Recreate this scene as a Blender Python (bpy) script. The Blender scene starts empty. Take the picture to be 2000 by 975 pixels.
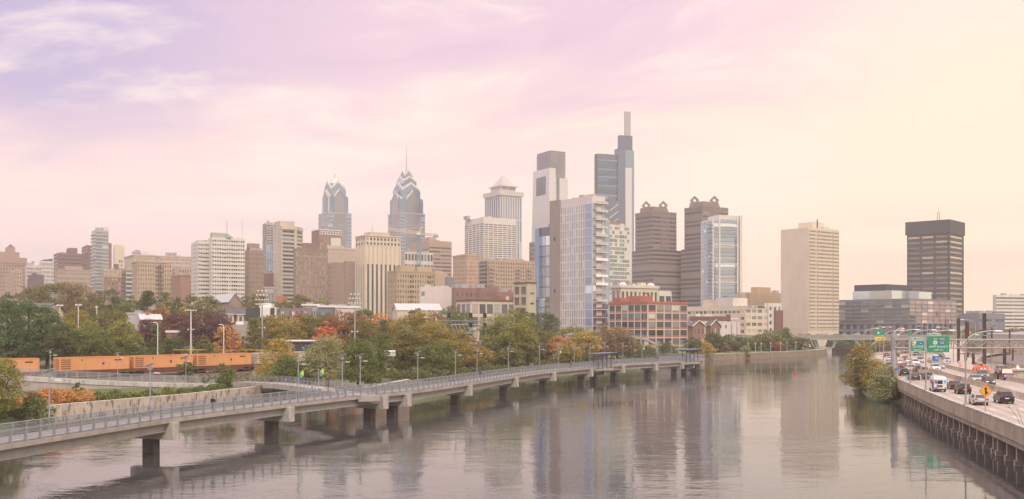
EXPO = 0.33; SKYGAIN = 0.96; ZEN = 1.0; SUNE = 1.3; WAVE = 0.065; HAZE = 0.00022; LEAFK = 2.2
import bpy, math, random
import numpy as np
from mathutils import Vector, Matrix
random.seed(7)
SC = bpy.context.scene
COL = SC.collection
PI = math.pi
R_ = math.radians
# ---------------------------------------------------------------- camera
F, HZ, HC = 1950.0, 640.0, 14.0          # focal length in photo pixels, horizon row, eye height
cam = bpy.data.cameras.new('camera'); camo = bpy.data.objects.new('camera', cam); COL.objects.link(camo)
camo.location = (0, 0, HC); camo.rotation_euler = (PI/2, 0, 0)
cam.sensor_width = 36; cam.lens = 36*F/2000; cam.shift_y = (HZ-487.5)/2000
cam.clip_start = 0.5; cam.clip_end = 12000
SC.camera = camo
# ---------------------------------------------------------------- render / exposure
SC.view_settings.view_transform = 'Standard'; SC.view_settings.look = 'None'
SC.view_settings.gamma = 1; SC.view_settings.exposure = EXPO
SC.view_settings.use_curve_mapping = False
SC.render.engine = 'CYCLES'
try:
    SC.cycles.use_denoising = True
    SC.cycles.max_bounces = 6; SC.cycles.diffuse_bounces = 3; SC.cycles.glossy_bounces = 3
    SC.cycles.volume_bounces = 1; SC.cycles.transparent_max_bounces = 6
    SC.cycles.caustics_reflective = False; SC.cycles.caustics_refractive = False
    SC.cycles.sample_clamp_indirect = 4
except Exception:
    pass
def lin(c):
    return tuple(((v/255)/12.92 if v/255 <= .04045 else ((v/255+.055)/1.055)**2.4) for v in c)
# ---------------------------------------------------------------- world
SUN = Vector((0.14, -0.72, 0.62)).normalized()
world = bpy.data.worlds.new('World'); SC.world = world; world.use_nodes = True
def build_world():
    nt = world.node_tree; nt.nodes.clear(); nd = nt.nodes; lk = nt.links
    def sock(i, v):
        if isinstance(v, (int, float)): i.default_value = v
        elif isinstance(v, tuple): i.default_value = v if len(i.default_value) == len(v) else (*v, 1)
        else: lk.new(v, i)
    def m(op, a, b=0.0, c=None, clamp=False):
        n = nd.new('ShaderNodeMath'); n.operation = op; n.use_clamp = clamp
        sock(n.inputs[0], a); sock(n.inputs[1], b)
        if c is not None: sock(n.inputs[2], c)
        return n.outputs[0]
    def ss(x, a, b):
        n = nd.new('ShaderNodeMapRange'); n.interpolation_type = 'SMOOTHSTEP'
        sock(n.inputs[0], x); n.inputs[1].default_value = a; n.inputs[2].default_value = b
        return n.outputs[0]
    def mix(f, a, b):
        n = nd.new('ShaderNodeMix'); n.data_type = 'RGBA'; n.clamp_factor = True
        sock(n.inputs[0], f); sock(n.inputs[6], a); sock(n.inputs[7], b)
        return n.outputs[2]
    def C(r, g, b): return (*lin((r, g, b)), 1.0)
    def comb(x, y, z):
        n = nd.new('ShaderNodeCombineXYZ'); sock(n.inputs[0], x); sock(n.inputs[1], y); sock(n.inputs[2], z); return n.outputs[0]
    def noise(vec, scale, detail=5, rough=.5, dist=0):
        n = nd.new('ShaderNodeTexNoise'); lk.new(vec, n.inputs['Vector']); n.inputs['Scale'].default_value = scale
        n.inputs['Detail'].default_value = detail; n.inputs['Roughness'].default_value = rough; n.inputs['Distortion'].default_value = dist
        return n.outputs[0]
    tc = nd.new('ShaderNodeTexCoord'); sp = nd.new('ShaderNodeSeparateXYZ'); lk.new(tc.outputs['Generated'], sp.inputs[0])
    x, y, z = sp.outputs
    az = m('ARCTAN2', x, y)
    u = m('MAXIMUM', m('MINIMUM', m('DIVIDE', az, 0.474), 2.6), -2.6)
    v = m('DIVIDE', m('MAXIMUM', z, 0.0), 0.31)
    vc = m('MINIMUM', v, 2.2)
    # long cloud streaks rising to the right
    vec1 = comb(m('ADD', m('MULTIPLY', u, 1.0), m('MULTIPLY', vc, .7)), m('SUBTRACT', m('MULTIPLY', vc, 2.1), m('MULTIPLY', u, .55)), 3.7)
    n1 = noise(vec1, 1.5, 6, .52, .5)
    vec2 = comb(m('ADD', m('MULTIPLY', u, 1.5), m('MULTIPLY', vc, .5)), m('SUBTRACT', m('MULTIPLY', vc, 3.8), m('MULTIPLY', u, .8)), 9.1)
    n2 = noise(vec2, 1.25, 7, .58, .4)
    vec3 = comb(m('MULTIPLY', u, .7), m('MULTIPLY', vc, 5.0), 1.3)
    n3 = noise(vec3, 1.3, 4, .5, .3)
    su = ss(u, -1.0, 1.0)
    vp = m('ADD', vc, m('MULTIPLY', m('SUBTRACT', n1, .5), 1.0))
    hor = mix(su, C(226, 203, 201), C(252, 221, 193))
    mid = mix(ss(u, -1.0, .9), C(249, 219, 214), C(254, 234, 211))
    top = mix(ss(u, -1.05, -.25), C(176, 164, 208), C(224, 194, 212))
    top = mix(ss(u, .15, 1.0), top, C(251, 221, 220))
    c = mix(ss(v, .12, .42), hor, mid)
    c = mix(m('MULTIPLY', ss(vp, .36, .9), m('SUBTRACT', 1.0, m('MULTIPLY', ss(u, .25, 1.0), .45))), c, top)
    # violet patch upper left
    vi = m('MULTIPLY', m('MULTIPLY', ss(m('SUBTRACT', vp, m('MULTIPLY', u, .55)), 1.02, 1.5), ss(u, -.2, -.8)), ss(n2, .38, .62))
    c = mix(m('MULTIPLY', vi, .8), c, C(170, 160, 206))
    # bright streaks
    br = m('MULTIPLY', ss(n2, .5, .66), ss(v, .2, .55))
    c = mix(m('MULTIPLY', br, .6), c, C(255, 238, 228))
    dk = m('MULTIPLY', m('MULTIPLY', ss(n2, .5, .36), ss(v, .4, .9)), ss(u, .9, .2))
    c = mix(m('MULTIPLY', dk, .7), c, C(212, 184, 208))
    # thin grey bands low on the left
    gb = m('MULTIPLY', m('MULTIPLY', ss(n3, .5, .68), ss(v, .62, .3)), ss(u, .1, -.9))
    c = mix(m('MULTIPLY', gb, .85), c, C(208, 191, 201))
    # warm glow on the right
    gl = m('MULTIPLY', ss(u, .2, 1.15), m('MULTIPLY', ss(v, .02, .4), ss(v, 1.1, .55)))
    c = mix(m('MULTIPLY', gl, .9), c, C(255, 232, 197))
    pk = m('MULTIPLY', m('MULTIPLY', ss(n3, .47, .66), ss(v, .5, .22)), ss(u, .45, .9))
    c = mix(m('MULTIPLY', pk, .75), c, C(249, 212, 190))
    # overcast dome grows brighter and more neutral towards the zenith
    zf = ss(v, 1.0, 2.6)
    c = mix(m('MULTIPLY', zf, .7), c, C(252, 240, 234))
    gain = m('MULTIPLY', m('ADD', SKYGAIN, m('MULTIPLY', zf, ZEN)), 1.0/0.1)
    n = nd.new('ShaderNodeVectorMath'); n.operation = 'SCALE'; lk.new(c, n.inputs[0]); lk.new(gain, n.inputs['Scale'])
    cloud = n.outputs[0]
    sky = nd.new('ShaderNodeTexSky'); sky.sky_type = 'NISHITA'; sky.sun_disc = False
    sky.sun_elevation = math.asin(SUN.z); sky.sun_rotation = math.atan2(SUN.x, SUN.y)
    sky.dust_density = 4
    out = mix(0.95, sky.outputs[0], cloud)
    bg = nd.new('ShaderNodeBackground'); lk.new(out, bg.inputs[0]); bg.inputs[1].default_value = 0.1
    o = nd.new('ShaderNodeOutputWorld'); lk.new(bg.outputs[0], o.inputs[0])
build_world()
sl = bpy.data.lights.new('sun', 'SUN'); sl.energy = SUNE; sl.angle = R_(14); sl.color = (1, .9, .78)
so = bpy.data.objects.new('sun', sl); COL.objects.link(so); so.rotation_euler = SUN.to_track_quat('Z', 'Y').to_euler(); so.location = (60, -60, 200)
# ---------------------------------------------------------------- helpers
def X(px, Y): return (px-1000)/F*Y
def Zp(py, Y): return HC-(py-HZ)/F*Y
def YZ(py, z): return (HC-z)*F/(py-HZ)      # depth at which height z shows on row py (below horizon)
def smooth(a, b, x):
    t = np.clip((x-a)/(b-a), 0, 1); return t*t*(3-2*t)
def tag(o, label=None, cat=None, group=None, kind=None):
    if label: o['label'] = label
    if cat: o['category'] = cat
    if group: o['group'] = group
    if kind: o['kind'] = kind
    return o
def empty(name, loc, rz=0, label=None, cat=None, group=None):
    o = bpy.data.objects.new(name, None); COL.objects.link(o); o.location = loc; o.rotation_euler = (0, 0, rz)
    o.empty_display_size = .3
    return tag(o, label, cat, group)
def link(name, me, parent=None, loc=(0, 0, 0), rz=0, mat=None):
    o = bpy.data.objects.new(name, me); COL.objects.link(o); o.location = loc
    if rz: o.rotation_euler = (0, 0, rz)
    if parent: o.parent = parent
    if mat is not None:
        o.material_slots[0].link = 'OBJECT'; o.material_slots[0].material = mat
    return o
def kids_map():
    d = {}
    for o in COL.objects:
        if o.parent: d.setdefault(o.parent, []).append(o)
    return d
def copy_tree(o, parent=None, km=None):
    c = o.copy(); COL.objects.link(c)
    if parent: c.parent = parent
    for ch in (km[o] if km and o in km else ([] if km is not None else o.children)): copy_tree(ch, c, km)
    return c
class MB:
    def __init__(s): s.v = []; s.f = []
    def add(s, vs, fs):
        k = len(s.v); s.v += [tuple(p) for p in vs]; s.f += [tuple(i+k for i in f) for f in fs]; return s
    def hexa(s, p):   # 8 points: bottom loop then top loop
        return s.add(p, [(3, 2, 1, 0), (4, 5, 6, 7), (0, 1, 5, 4), (1, 2, 6, 5), (2, 3, 7, 6), (3, 0, 4, 7)])
    def box(s, x0, x1, y0, y1, z0, z1):
        return s.hexa([(x0, y0, z0), (x1, y0, z0), (x1, y1, z0), (x0, y1, z0), (x0, y0, z1), (x1, y0, z1), (x1, y1, z1), (x0, y1, z1)])
    def prism(s, poly, z0, z1, top=None):   # ccw polygon
        n = len(poly); t = top or poly
        vs = [(p[0], p[1], z0) for p in poly]+[(p[0], p[1], z1) for p in t]
        return s.add(vs, [tuple(range(n))[::-1], tuple(range(n, 2*n))]+[(i, (i+1) % n, n+(i+1) % n, n+i) for i in range(n)])
    def cone(s, c, r, z0, z1, n=8, r1=0.0):
        ring = lambda q, z: [(c[0]+q*math.cos(2*PI*i/n), c[1]+q*math.sin(2*PI*i/n), z) for i in range(n)]
        if r1 > 0: return s.prism([p[:2] for p in ring(r, 0)], z0, z1, [p[:2] for p in ring(r1, 0)])
        return s.add(ring(r, z0)+[(c[0], c[1], z1)], [tuple(range(n))[::-1]]+[(i, (i+1) % n, n) for i in range(n)])
    def tube(s, pts, r, n=6, r1=None):
        pts = [Vector(p) for p in pts]; k = len(pts); rings = []
        for i, p in enumerate(pts):
            d = (pts[min(i+1, k-1)]-pts[max(i-1, 0)]).normalized()
            a = d.cross(Vector((0, 0, 1)) if abs(d.z) < .9 else Vector((1, 0, 0))).normalized(); b = d.cross(a)
            q = r if r1 is None else r+(r1-r)*i/(k-1)
            rings.append([p+a*q*math.cos(2*PI*j/n)+b*q*math.sin(2*PI*j/n) for j in range(n)])
        vs = [q for rg in rings for q in rg]
        fs = [(i*n+j, i*n+(j+1) % n, (i+1)*n+(j+1) % n, (i+1)*n+j)[::-1] for i in range(k-1) for j in range(n)]
        fs += [tuple(range(n)), tuple(range((k-1)*n, k*n))[::-1]]
        return s.add(vs, fs)
    def ball(s, c, r, nu=8, nv=6):
        rx, ry, rz = r if isinstance(r, tuple) else (r, r, r)
        vs = [(c[0], c[1], c[2]-rz)]
        for i in range(1, nv):
            t = -PI/2+PI*i/nv
            vs += [(c[0]+rx*math.cos(t)*math.cos(2*PI*j/nu), c[1]+ry*math.cos(t)*math.sin(2*PI*j/nu), c[2]+rz*math.sin(t)) for j in range(nu)]
        vs.append((c[0], c[1], c[2]+rz)); e = len(vs)-1
        fs = [(0, 1+(j+1) % nu, 1+j) for j in range(nu)]
        for i in range(nv-2):
            fs += [(1+i*nu+j, 1+i*nu+(j+1) % nu, 1+(i+1)*nu+(j+1) % nu, 1+(i+1)*nu+j) for j in range(nu)]
        fs += [(1+(nv-2)*nu+j, 1+(nv-2)*nu+(j+1) % nu, e) for j in range(nu)]
        return s.add(vs, fs)
    def quad(s, a, b, c, d): return s.add([a, b, c, d], [(0, 1, 2, 3)])
    def mesh(s, name, mat, sm=False):
        me = bpy.data.meshes.new(name); me.from_pydata(s.v, [], s.f); me.materials.append(mat)
        if sm:
            for p in me.polygons: p.use_smooth = True
        return me
    def build(s, name, mat, parent=None, loc=(0, 0, 0), rz=0, sm=False):
        return link(name, s.mesh(name, mat, sm), parent, loc, rz)
ORD = ['first', 'second', 'third', 'fourth', 'fifth', 'sixth', 'seventh', 'eighth', 'ninth', 'tenth', 'eleventh', 'twelfth', 'thirteenth', 'fourteenth', 'fifteenth', 'sixteenth', 'seventeenth', 'eighteenth', 'nineteenth', 'twentieth']
for _t, _q in (('twent', 'twenty'), ('thirt', 'thirty'), ('fort', 'forty'), ('fift', 'fifty'), ('sixt', 'sixty'), ('sevent', 'seventy'), ('eight', 'eighty')): ORD += [_t+'ieth']+[_q+'-'+o for o in ORD[:9]]
# ---------------------------------------------------------------- materials
MATS = {}
def newmat(name):
    m = bpy.data.materials.new(name); m.use_nodes = True; nt = m.node_tree
    return m, nt, nt.nodes['Principled BSDF']
def M(name, rgb, rough=.8, var=.18, scale=.25, metal=0.0, streak=0.0, spec=.3, bump=0.0, ss=(.9, .9, .06), sr=(.45, .75)):
    if name in MATS: return MATS[name]
    m, nt, b = newmat(name); nd, lk = nt.nodes, nt.links
    tc = nd.new('ShaderNodeTexCoord')
    def noise(sc, det, stretch=None):
        n = nd.new('ShaderNodeTexNoise'); n.inputs['Scale'].default_value = sc; n.inputs['Detail'].default_value = det
        n.inputs['Roughness'].default_value = .6
        if stretch:
            mp = nd.new('ShaderNodeMapping'); mp.inputs['Scale'].default_value = stretch; lk.new(tc.outputs['Object'], mp.inputs[0]); lk.new(mp.outputs[0], n.inputs['Vector'])
        else: lk.new(tc.outputs['Object'], n.inputs['Vector'])
        return n.outputs[0]
    mr = nd.new('ShaderNodeMapRange'); lk.new(noise(scale, 6), mr.inputs[0]); mr.inputs[1].default_value = .25; mr.inputs[2].default_value = .75
    mr.inputs[3].default_value = 1-var; mr.inputs[4].default_value = 1+var
    val = mr.outputs[0]
    if streak:
        m2 = nd.new('ShaderNodeMapRange'); lk.new(noise(1.0, 4, ss), m2.inputs[0]); m2.inputs[1].default_value = sr[0]; m2.inputs[2].default_value = sr[1]
        m2.inputs[3].default_value = 1; m2.inputs[4].default_value = 1-streak
        mm = nd.new('ShaderNodeMath'); mm.operation = 'MULTIPLY'; lk.new(val, mm.inputs[0]); lk.new(m2.outputs[0], mm.inputs[1]); val = mm.outputs[0]
    vm = nd.new('ShaderNodeVectorMath'); vm.operation = 'SCALE'; vm.inputs[0].default_value = rgb; lk.new(val, vm.inputs['Scale'])
    lk.new(vm.outputs[0], b.inputs['Base Color'])
    b.inputs['Roughness'].default_value = rough; b.inputs['Metallic'].default_value = metal
    b.inputs['Specular IOR Level'].default_value = spec
    if bump:
        bp = nd.new('ShaderNodeBump'); bp.inputs['Strength'].default_value = bump; bp.inputs['Distance'].default_value = .05
        lk.new(noise(scale*12, 5), bp.inputs['Height']); lk.new(bp.outputs[0], b.inputs['Normal'])
    MATS[name] = m; return m
def G(name, c1, c2, rough=.12, metal=.35, spec=.6, lightfrac=.15):
    """glass: pane-to-pane differences (blinds, tilt) from the random value of each pane"""
    if name in MATS: return MATS[name]
    m, nt, b = newmat(name); nd, lk = nt.nodes, nt.links
    oi = nd.new('ShaderNodeObjectInfo'); ge = nd.new('ShaderNodeNewGeometry')
    ad = nd.new('ShaderNodeMath'); ad.operation = 'ADD'; lk.new(oi.outputs['Random'], ad.inputs[0]); lk.new(ge.outputs['Random Per Island'], ad.inputs[1])
    fr = nd.new('ShaderNodeMath'); fr.operation = 'FRACT'; lk.new(ad.outputs[0], fr.inputs[0])
    cr = nd.new('ShaderNodeValToRGB'); e = cr.color_ramp; e.elements[0].color = (*c1, 1); e.elements[1].color = (*c2, 1); e.elements[1].position = .8
    n = e.elements.new(1-lightfrac); n.color = (*c2, 1)
    n = e.elements.new(min(.999, 1-lightfrac+.01)); n.color = (min(1, c2[0]*1.7+.1), min(1, c2[1]*1.65+.09), min(1, c2[2]*1.5+.07), 1)
    e.elements[-1].color = n.color
    lk.new(fr.outputs[0], cr.inputs[0]); lk.new(cr.outputs[0], b.inputs['Base Color'])
    b.inputs['Roughness'].default_value = rough; b.inputs['Metallic'].default_value = metal; b.inputs['Specular IOR Level'].default_value = spec
    # slight waviness of the panes
    tc = nd.new('ShaderNodeTexCoord'); nz = nd.new('ShaderNodeTexNoise'); lk.new(tc.outputs['Object'], nz.inputs['Vector']); nz.inputs['Scale'].default_value = .35
    bp = nd.new('ShaderNodeBump'); bp.inputs['Strength'].default_value = .12; bp.inputs['Distance'].default_value = .3; lk.new(nz.outputs[0], bp.inputs['Height']); lk.new(bp.outputs[0], b.inputs['Normal'])
    MATS[name] = m; return m
def leafmat(name, c1, c2):
    if name in MATS: return MATS[name]
    m, nt, b = newmat(name); nd, lk = nt.nodes, nt.links
    ge = nd.new('ShaderNodeNewGeometry'); tc = nd.new('ShaderNodeTexCoord')
    nz = nd.new('ShaderNodeTexNoise'); lk.new(tc.outputs['Object'], nz.inputs['Vector']); nz.inputs['Scale'].default_value = .33; nz.inputs['Detail'].default_value = 3
    mr = nd.new('ShaderNodeMapRange'); lk.new(nz.outputs[0], mr.inputs[0]); mr.inputs[1].default_value = .36; mr.inputs[2].default_value = .66
    mx = nd.new('ShaderNodeMix'); mx.data_type = 'RGBA'; lk.new(mr.outputs[0], mx.inputs[0]); mx.inputs[6].default_value = (*c1, 1); mx.inputs[7].default_value = (*c2, 1)
    m2 = nd.new('ShaderNodeMapRange'); lk.new(ge.outputs['Random Per Island'], m2.inputs[0]); m2.inputs[3].default_value = .55; m2.inputs[4].default_value = 1.5
    vm = nd.new('ShaderNodeVectorMath'); vm.operation = 'SCALE'; lk.new(mx.outputs[2], vm.inputs[0]); lk.new(m2.outputs[0], vm.inputs['Scale'])
    lk.new(vm.outputs[0], b.inputs['Base Color']); b.inputs['Roughness'].default_value = .6; b.inputs['Specular IOR Level'].default_value = .25
    tr = nd.new('ShaderNodeBsdfTranslucent'); lk.new(vm.outputs[0], tr.inputs[0])
    ms = nd.new('ShaderNodeMixShader'); ms.inputs[0].default_value = .35; lk.new(b.outputs[0], ms.inputs[1]); lk.new(tr.outputs[0], ms.inputs[2])
    lk.new(ms.outputs[0], nd['Material Output'].inputs[0])
    MATS[name] = m; return m
CONC = M('concrete', (.42, .38, .34), .85, .2, .4, streak=.25)
CONC_L = M('pale concrete', (.52, .49, .45), .85, .2, .5, streak=.5, ss=(1.1, 1.1, .3), sr=(.48, .72))
DRIP = M('dripped concrete', (.55, .48, .4), .9, .25, .5, streak=.65, ss=(1.7, 1.7, .6), sr=(.5, .64))
CONC_D = M('stained concrete', (.34, .28, .22), .9, .3, .5, streak=.45)
STEEL = M('galvanised steel', (.42, .43, .44), .45, .08, .5, .5)
STEELP = M('grey painted steel', (.36, .37, .38), .5, .08, .5, .2)
DARKST = M('dark painted steel', (.06, .06, .065), .5, .1, .5, .2)
RUST = M('brown painted steel', (.09, .055, .045), .7, .2, .5, .1)
WHITE = M('white paint', (.75, .73, .7), .6, .06, .3)
BLACK = M('black rubber', (.025, .025, .027), .7, .1, 1)
# ---------------------------------------------------------------- paths
def spline(pts, step=2.0):
    pts = [np.array(p, float) for p in pts]; out = []
    for i in range(len(pts)-1):
        p0 = pts[max(i-1, 0)]; p1 = pts[i]; p2 = pts[i+1]; p3 = pts[min(i+2, len(pts)-1)]
        n = max(1, int(np.linalg.norm(p2-p1)/step))
        for k in range(n):
            t = k/n
            out.append(.5*((2*p1)+(-p0+p2)*t+(2*p0-5*p1+4*p2-p3)*t*t+(-p0+3*p1-3*p2+p3)*t**3))
    out.append(pts[-1]); return np.array(out)
def normals(P):   # unit right-hand normals of a 2D path running away from the camera
    T = np.gradient(P[:, :2], axis=0); T /= np.linalg.norm(T, axis=1)[:, None]
    return np.stack([T[:, 1], -T[:, 0]], 1)
def offset(P, d): return P[:, :2]+normals(P)*d
def loft(mb, P, prof, close_ends=True):   # prof: list of (right offset, z), ccw seen from behind; z may be added to P[:,2]
    N = normals(P); n = len(prof); k0 = len(mb.v)
    for i in range(len(P)):
        zb = P[i, 2] if P.shape[1] > 2 else 0
        for o, z in prof: mb.v.append((P[i, 0]+N[i, 0]*o, P[i, 1]+N[i, 1]*o, zb+z))
    for i in range(len(P)-1):
        for j in range(n):
            a = k0+i*n+j; b = k0+i*n+(j+1) % n
            mb.f.append((a, b, b+n, a+n))
    if close_ends:
        mb.f.append(tuple(range(k0, k0+n))[::-1]); e = k0+(len(P)-1)*n; mb.f.append(tuple(range(e, e+n)))
    return mb
def at_y(P, y):   # point and heading of a path at depth y
    i = int(np.argmin(np.abs(P[:, 1]-y))); t = np.gradient(P[:, :2], axis=0)[i]; t = t/np.linalg.norm(t)
    return P[i], t
LEFT_BANK = [(-82, -60), (-76, 60), (-70, 118), (-66, 137), (-60, 152), (-54.5, 163), (-50.5, 176), (-46, 189), (-38, 188), (-31, 173), (-27.5, 159), (-24, 162), (-19.5, 188), (-14, 215), (-4, 246), (8, 280), (26, 312), (50, 352), (72, 398), (89, 433), (110, 455), (146, 496), (172, 545), (184, 600), (196, 660)]
RIGHT_BANK = [(262, 660), (235, 545), (206, 465), (162, 412), (137, 367), (119, 324), (106, 287), (90, 250), (83, 238), (77, 222), (73.5, 206), (70, 191), (76, 181), (69, 143), (58, 97), (46, 50), (32, 0), (16, -60)]
RIVER = np.array(LEFT_BANK+RIGHT_BANK, float)
def sdist(x, y):   # signed distance to the river outline, negative on the water
    x = np.asarray(x, float); y = np.asarray(y, float); d = np.full(x.shape, 1e9); ins = np.zeros(x.shape, bool)
    for a, b in zip(RIVER, np.roll(RIVER, -1, 0)):
        e = b-a; t = np.clip(((x-a[0])*e[0]+(y-a[1])*e[1])/(e@e), 0, 1)
        d = np.minimum(d, np.hypot(x-a[0]-t*e[0], y-a[1]-t*e[1]))
        c = ((a[1] > y) != (b[1] > y)) & (x < (b[0]-a[0])*(y-a[1])/(b[1]-a[1]+1e-12)+a[0]); ins ^= c
    return np.where(ins, -d, d)
MED = spline([(38, 0), (50, 50), (62, 97), (75.4, 147), (81.8, 171), (90.7, 205), (97.5, 230), (112, 287), (126, 324), (146, 367), (174, 412), (215, 458), (275, 510), (350, 560)])
def right_side(x, y):
    mx = np.interp(y, MED[:, 1], MED[:, 0]); return smooth(-16, -10, x-mx)*smooth(600, 500, y)
def ground(x, y):
    x = np.asarray(x, float); y = np.asarray(y, float); d = sdist(x, y)
    left = 1.4+1.2*smooth(0, 10, d)+1.0*smooth(38, 60, d)+1.0*smooth(62, 90, d)+3.2*smooth(70, 200, d)+4*smooth(250, 1100, d)
    r = right_side(x, y); right = 2.6+0*d
    h = left*(1-r)+right*r
    return np.where(d < 0, np.maximum(-2.5, d*.6), np.minimum(h, d*1.2-.2))
def gz(x, y): return float(ground(np.array([x]), np.array([y]))[0])
def build_ground():
    xs = np.unique(np.concatenate([np.arange(-2500, -240, 90), np.arange(-240, 330, 4), np.arange(330, 2501, 90)])).astype(float)
    ys = np.unique(np.concatenate([np.arange(-120, 660, 4), np.arange(660, 2301, 60)])).astype(float)
    Xg, Yg = np.meshgrid(xs, ys); Zg = ground(Xg, Yg)
    nx, ny = len(xs), len(ys)
    co = np.stack([Xg, Yg, Zg], -1).reshape(-1, 3)
    i = np.arange((ny-1)*(nx-1)); r = i//(nx-1); c = i % (nx-1); a = r*nx+c
    f = np.stack([a, a+1, a+nx+1, a+nx], 1)
    me = bpy.data.meshes.new('ground'); me.vertices.add(len(co)); me.vertices.foreach_set('co', co.ravel())
    me.loops.add(f.size); me.loops.foreach_set('vertex_index', f.ravel()); me.polygons.add(len(f)); me.polygons.foreach_set('loop_start', np.arange(0, f.size, 4))
    me.update(); me.validate()
    m, nt, b = newmat('bank ground'); nd, lk = nt.nodes, nt.links
    tc = nd.new('ShaderNodeTexCoord'); n1 = nd.new('ShaderNodeTexNoise'); lk.new(tc.outputs['Object'], n1.inputs['Vector']); n1.inputs['Scale'].default_value = .05; n1.inputs['Detail'].default_value = 8
    cr = nd.new('ShaderNodeValToRGB'); e = cr.color_ramp.elements; e[0].position = .38; e[0].color = (.085, .1, .035, 1); e[1].position = .62; e[1].color = (.16, .13, .09, 1)
    q = cr.color_ramp.elements.new(.5); q.color = (.1, .125, .04, 1)
    lk.new(n1.outputs[0], cr.inputs[0]); lk.new(cr.outputs[0], b.inputs['Base Color']); b.inputs['Roughness'].default_value = .95
    me.materials.append(m); tag(link('ground', me), kind='structure')
build_ground()
def build_water():
    m, nt, b = newmat('river water'); nd, lk = nt.nodes, nt.links
    b.inputs['Base Color'].default_value = (.06, .058, .056, 1); b.inputs['Roughness'].default_value = .015; b.inputs['IOR'].default_value = 1.45
    tc = nd.new('ShaderNodeTexCoord')
    def nz(sc, stretch, det, rough=.55):
        mp = nd.new('ShaderNodeMapping'); mp.inputs['Scale'].default_value = stretch; lk.new(tc.outputs['Object'], mp.inputs[0])
        n = nd.new('ShaderNodeTexNoise'); n.inputs['Scale'].default_value = sc; n.inputs['Detail'].default_value = det; n.inputs['Roughness'].default_value = rough
        lk.new(mp.outputs[0], n.inputs['Vector']); return n.outputs[0]
    def mth(op, a, c):
        n = nd.new('ShaderNodeMath'); n.operation = op
        for s, v in zip(n.inputs, (a, c)):
            if isinstance(v, float): s.default_value = v
            else: lk.new(v, s)
        return n.outputs[0]
    h = mth('ADD', mth('MULTIPLY', nz(1.1, (.5, .9, 1), 3, .6), .55), mth('MULTIPLY', nz(.3, (.5, .8, 1), 3, .55), 1.3))
    # calmer and rougher patches of water
    mr = nd.new('ShaderNodeMapRange'); lk.new(nz(.018, (.5, 1.3, 1), 4), mr.inputs[0]); mr.inputs[1].default_value = .42; mr.inputs[2].default_value = .6; mr.inputs[3].default_value = .2; mr.inputs[4].default_value = 1.0
    bp = nd.new('ShaderNodeBump'); bp.inputs['Distance'].default_value = WAVE; lk.new(mr.outputs[0], bp.inputs['Strength']); lk.new(h, bp.inputs['Height'])
    lk.new(bp.outputs[0], b.inputs['Normal'])
    mb = MB(); mb.quad((-160, -110, 0), (420, -110, 0), (420, 700, 0), (-160, 700, 0))
    tag(mb.build('water', m), kind='structure')
build_water()
def build_haze():
    m = bpy.data.materials.new('haze air'); m.use_nodes = True; nt = m.node_tree
    nt.nodes.remove(nt.nodes['Principled BSDF']); v = nt.nodes.new('ShaderNodeVolumePrincipled')
    v.inputs['Color'].default_value = (1, .93, .9, 1); v.inputs['Density'].default_value = HAZE; v.inputs['Anisotropy'].default_value = .1
    nt.links.new(v.outputs[0], nt.nodes['Material Output'].inputs['Volume'])
    mb = MB(); mb.box(-2600, 2600, -220, 2400, -4.0, 385)
    tag(mb.build('haze', m), kind='stuff')
build_haze()
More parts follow.
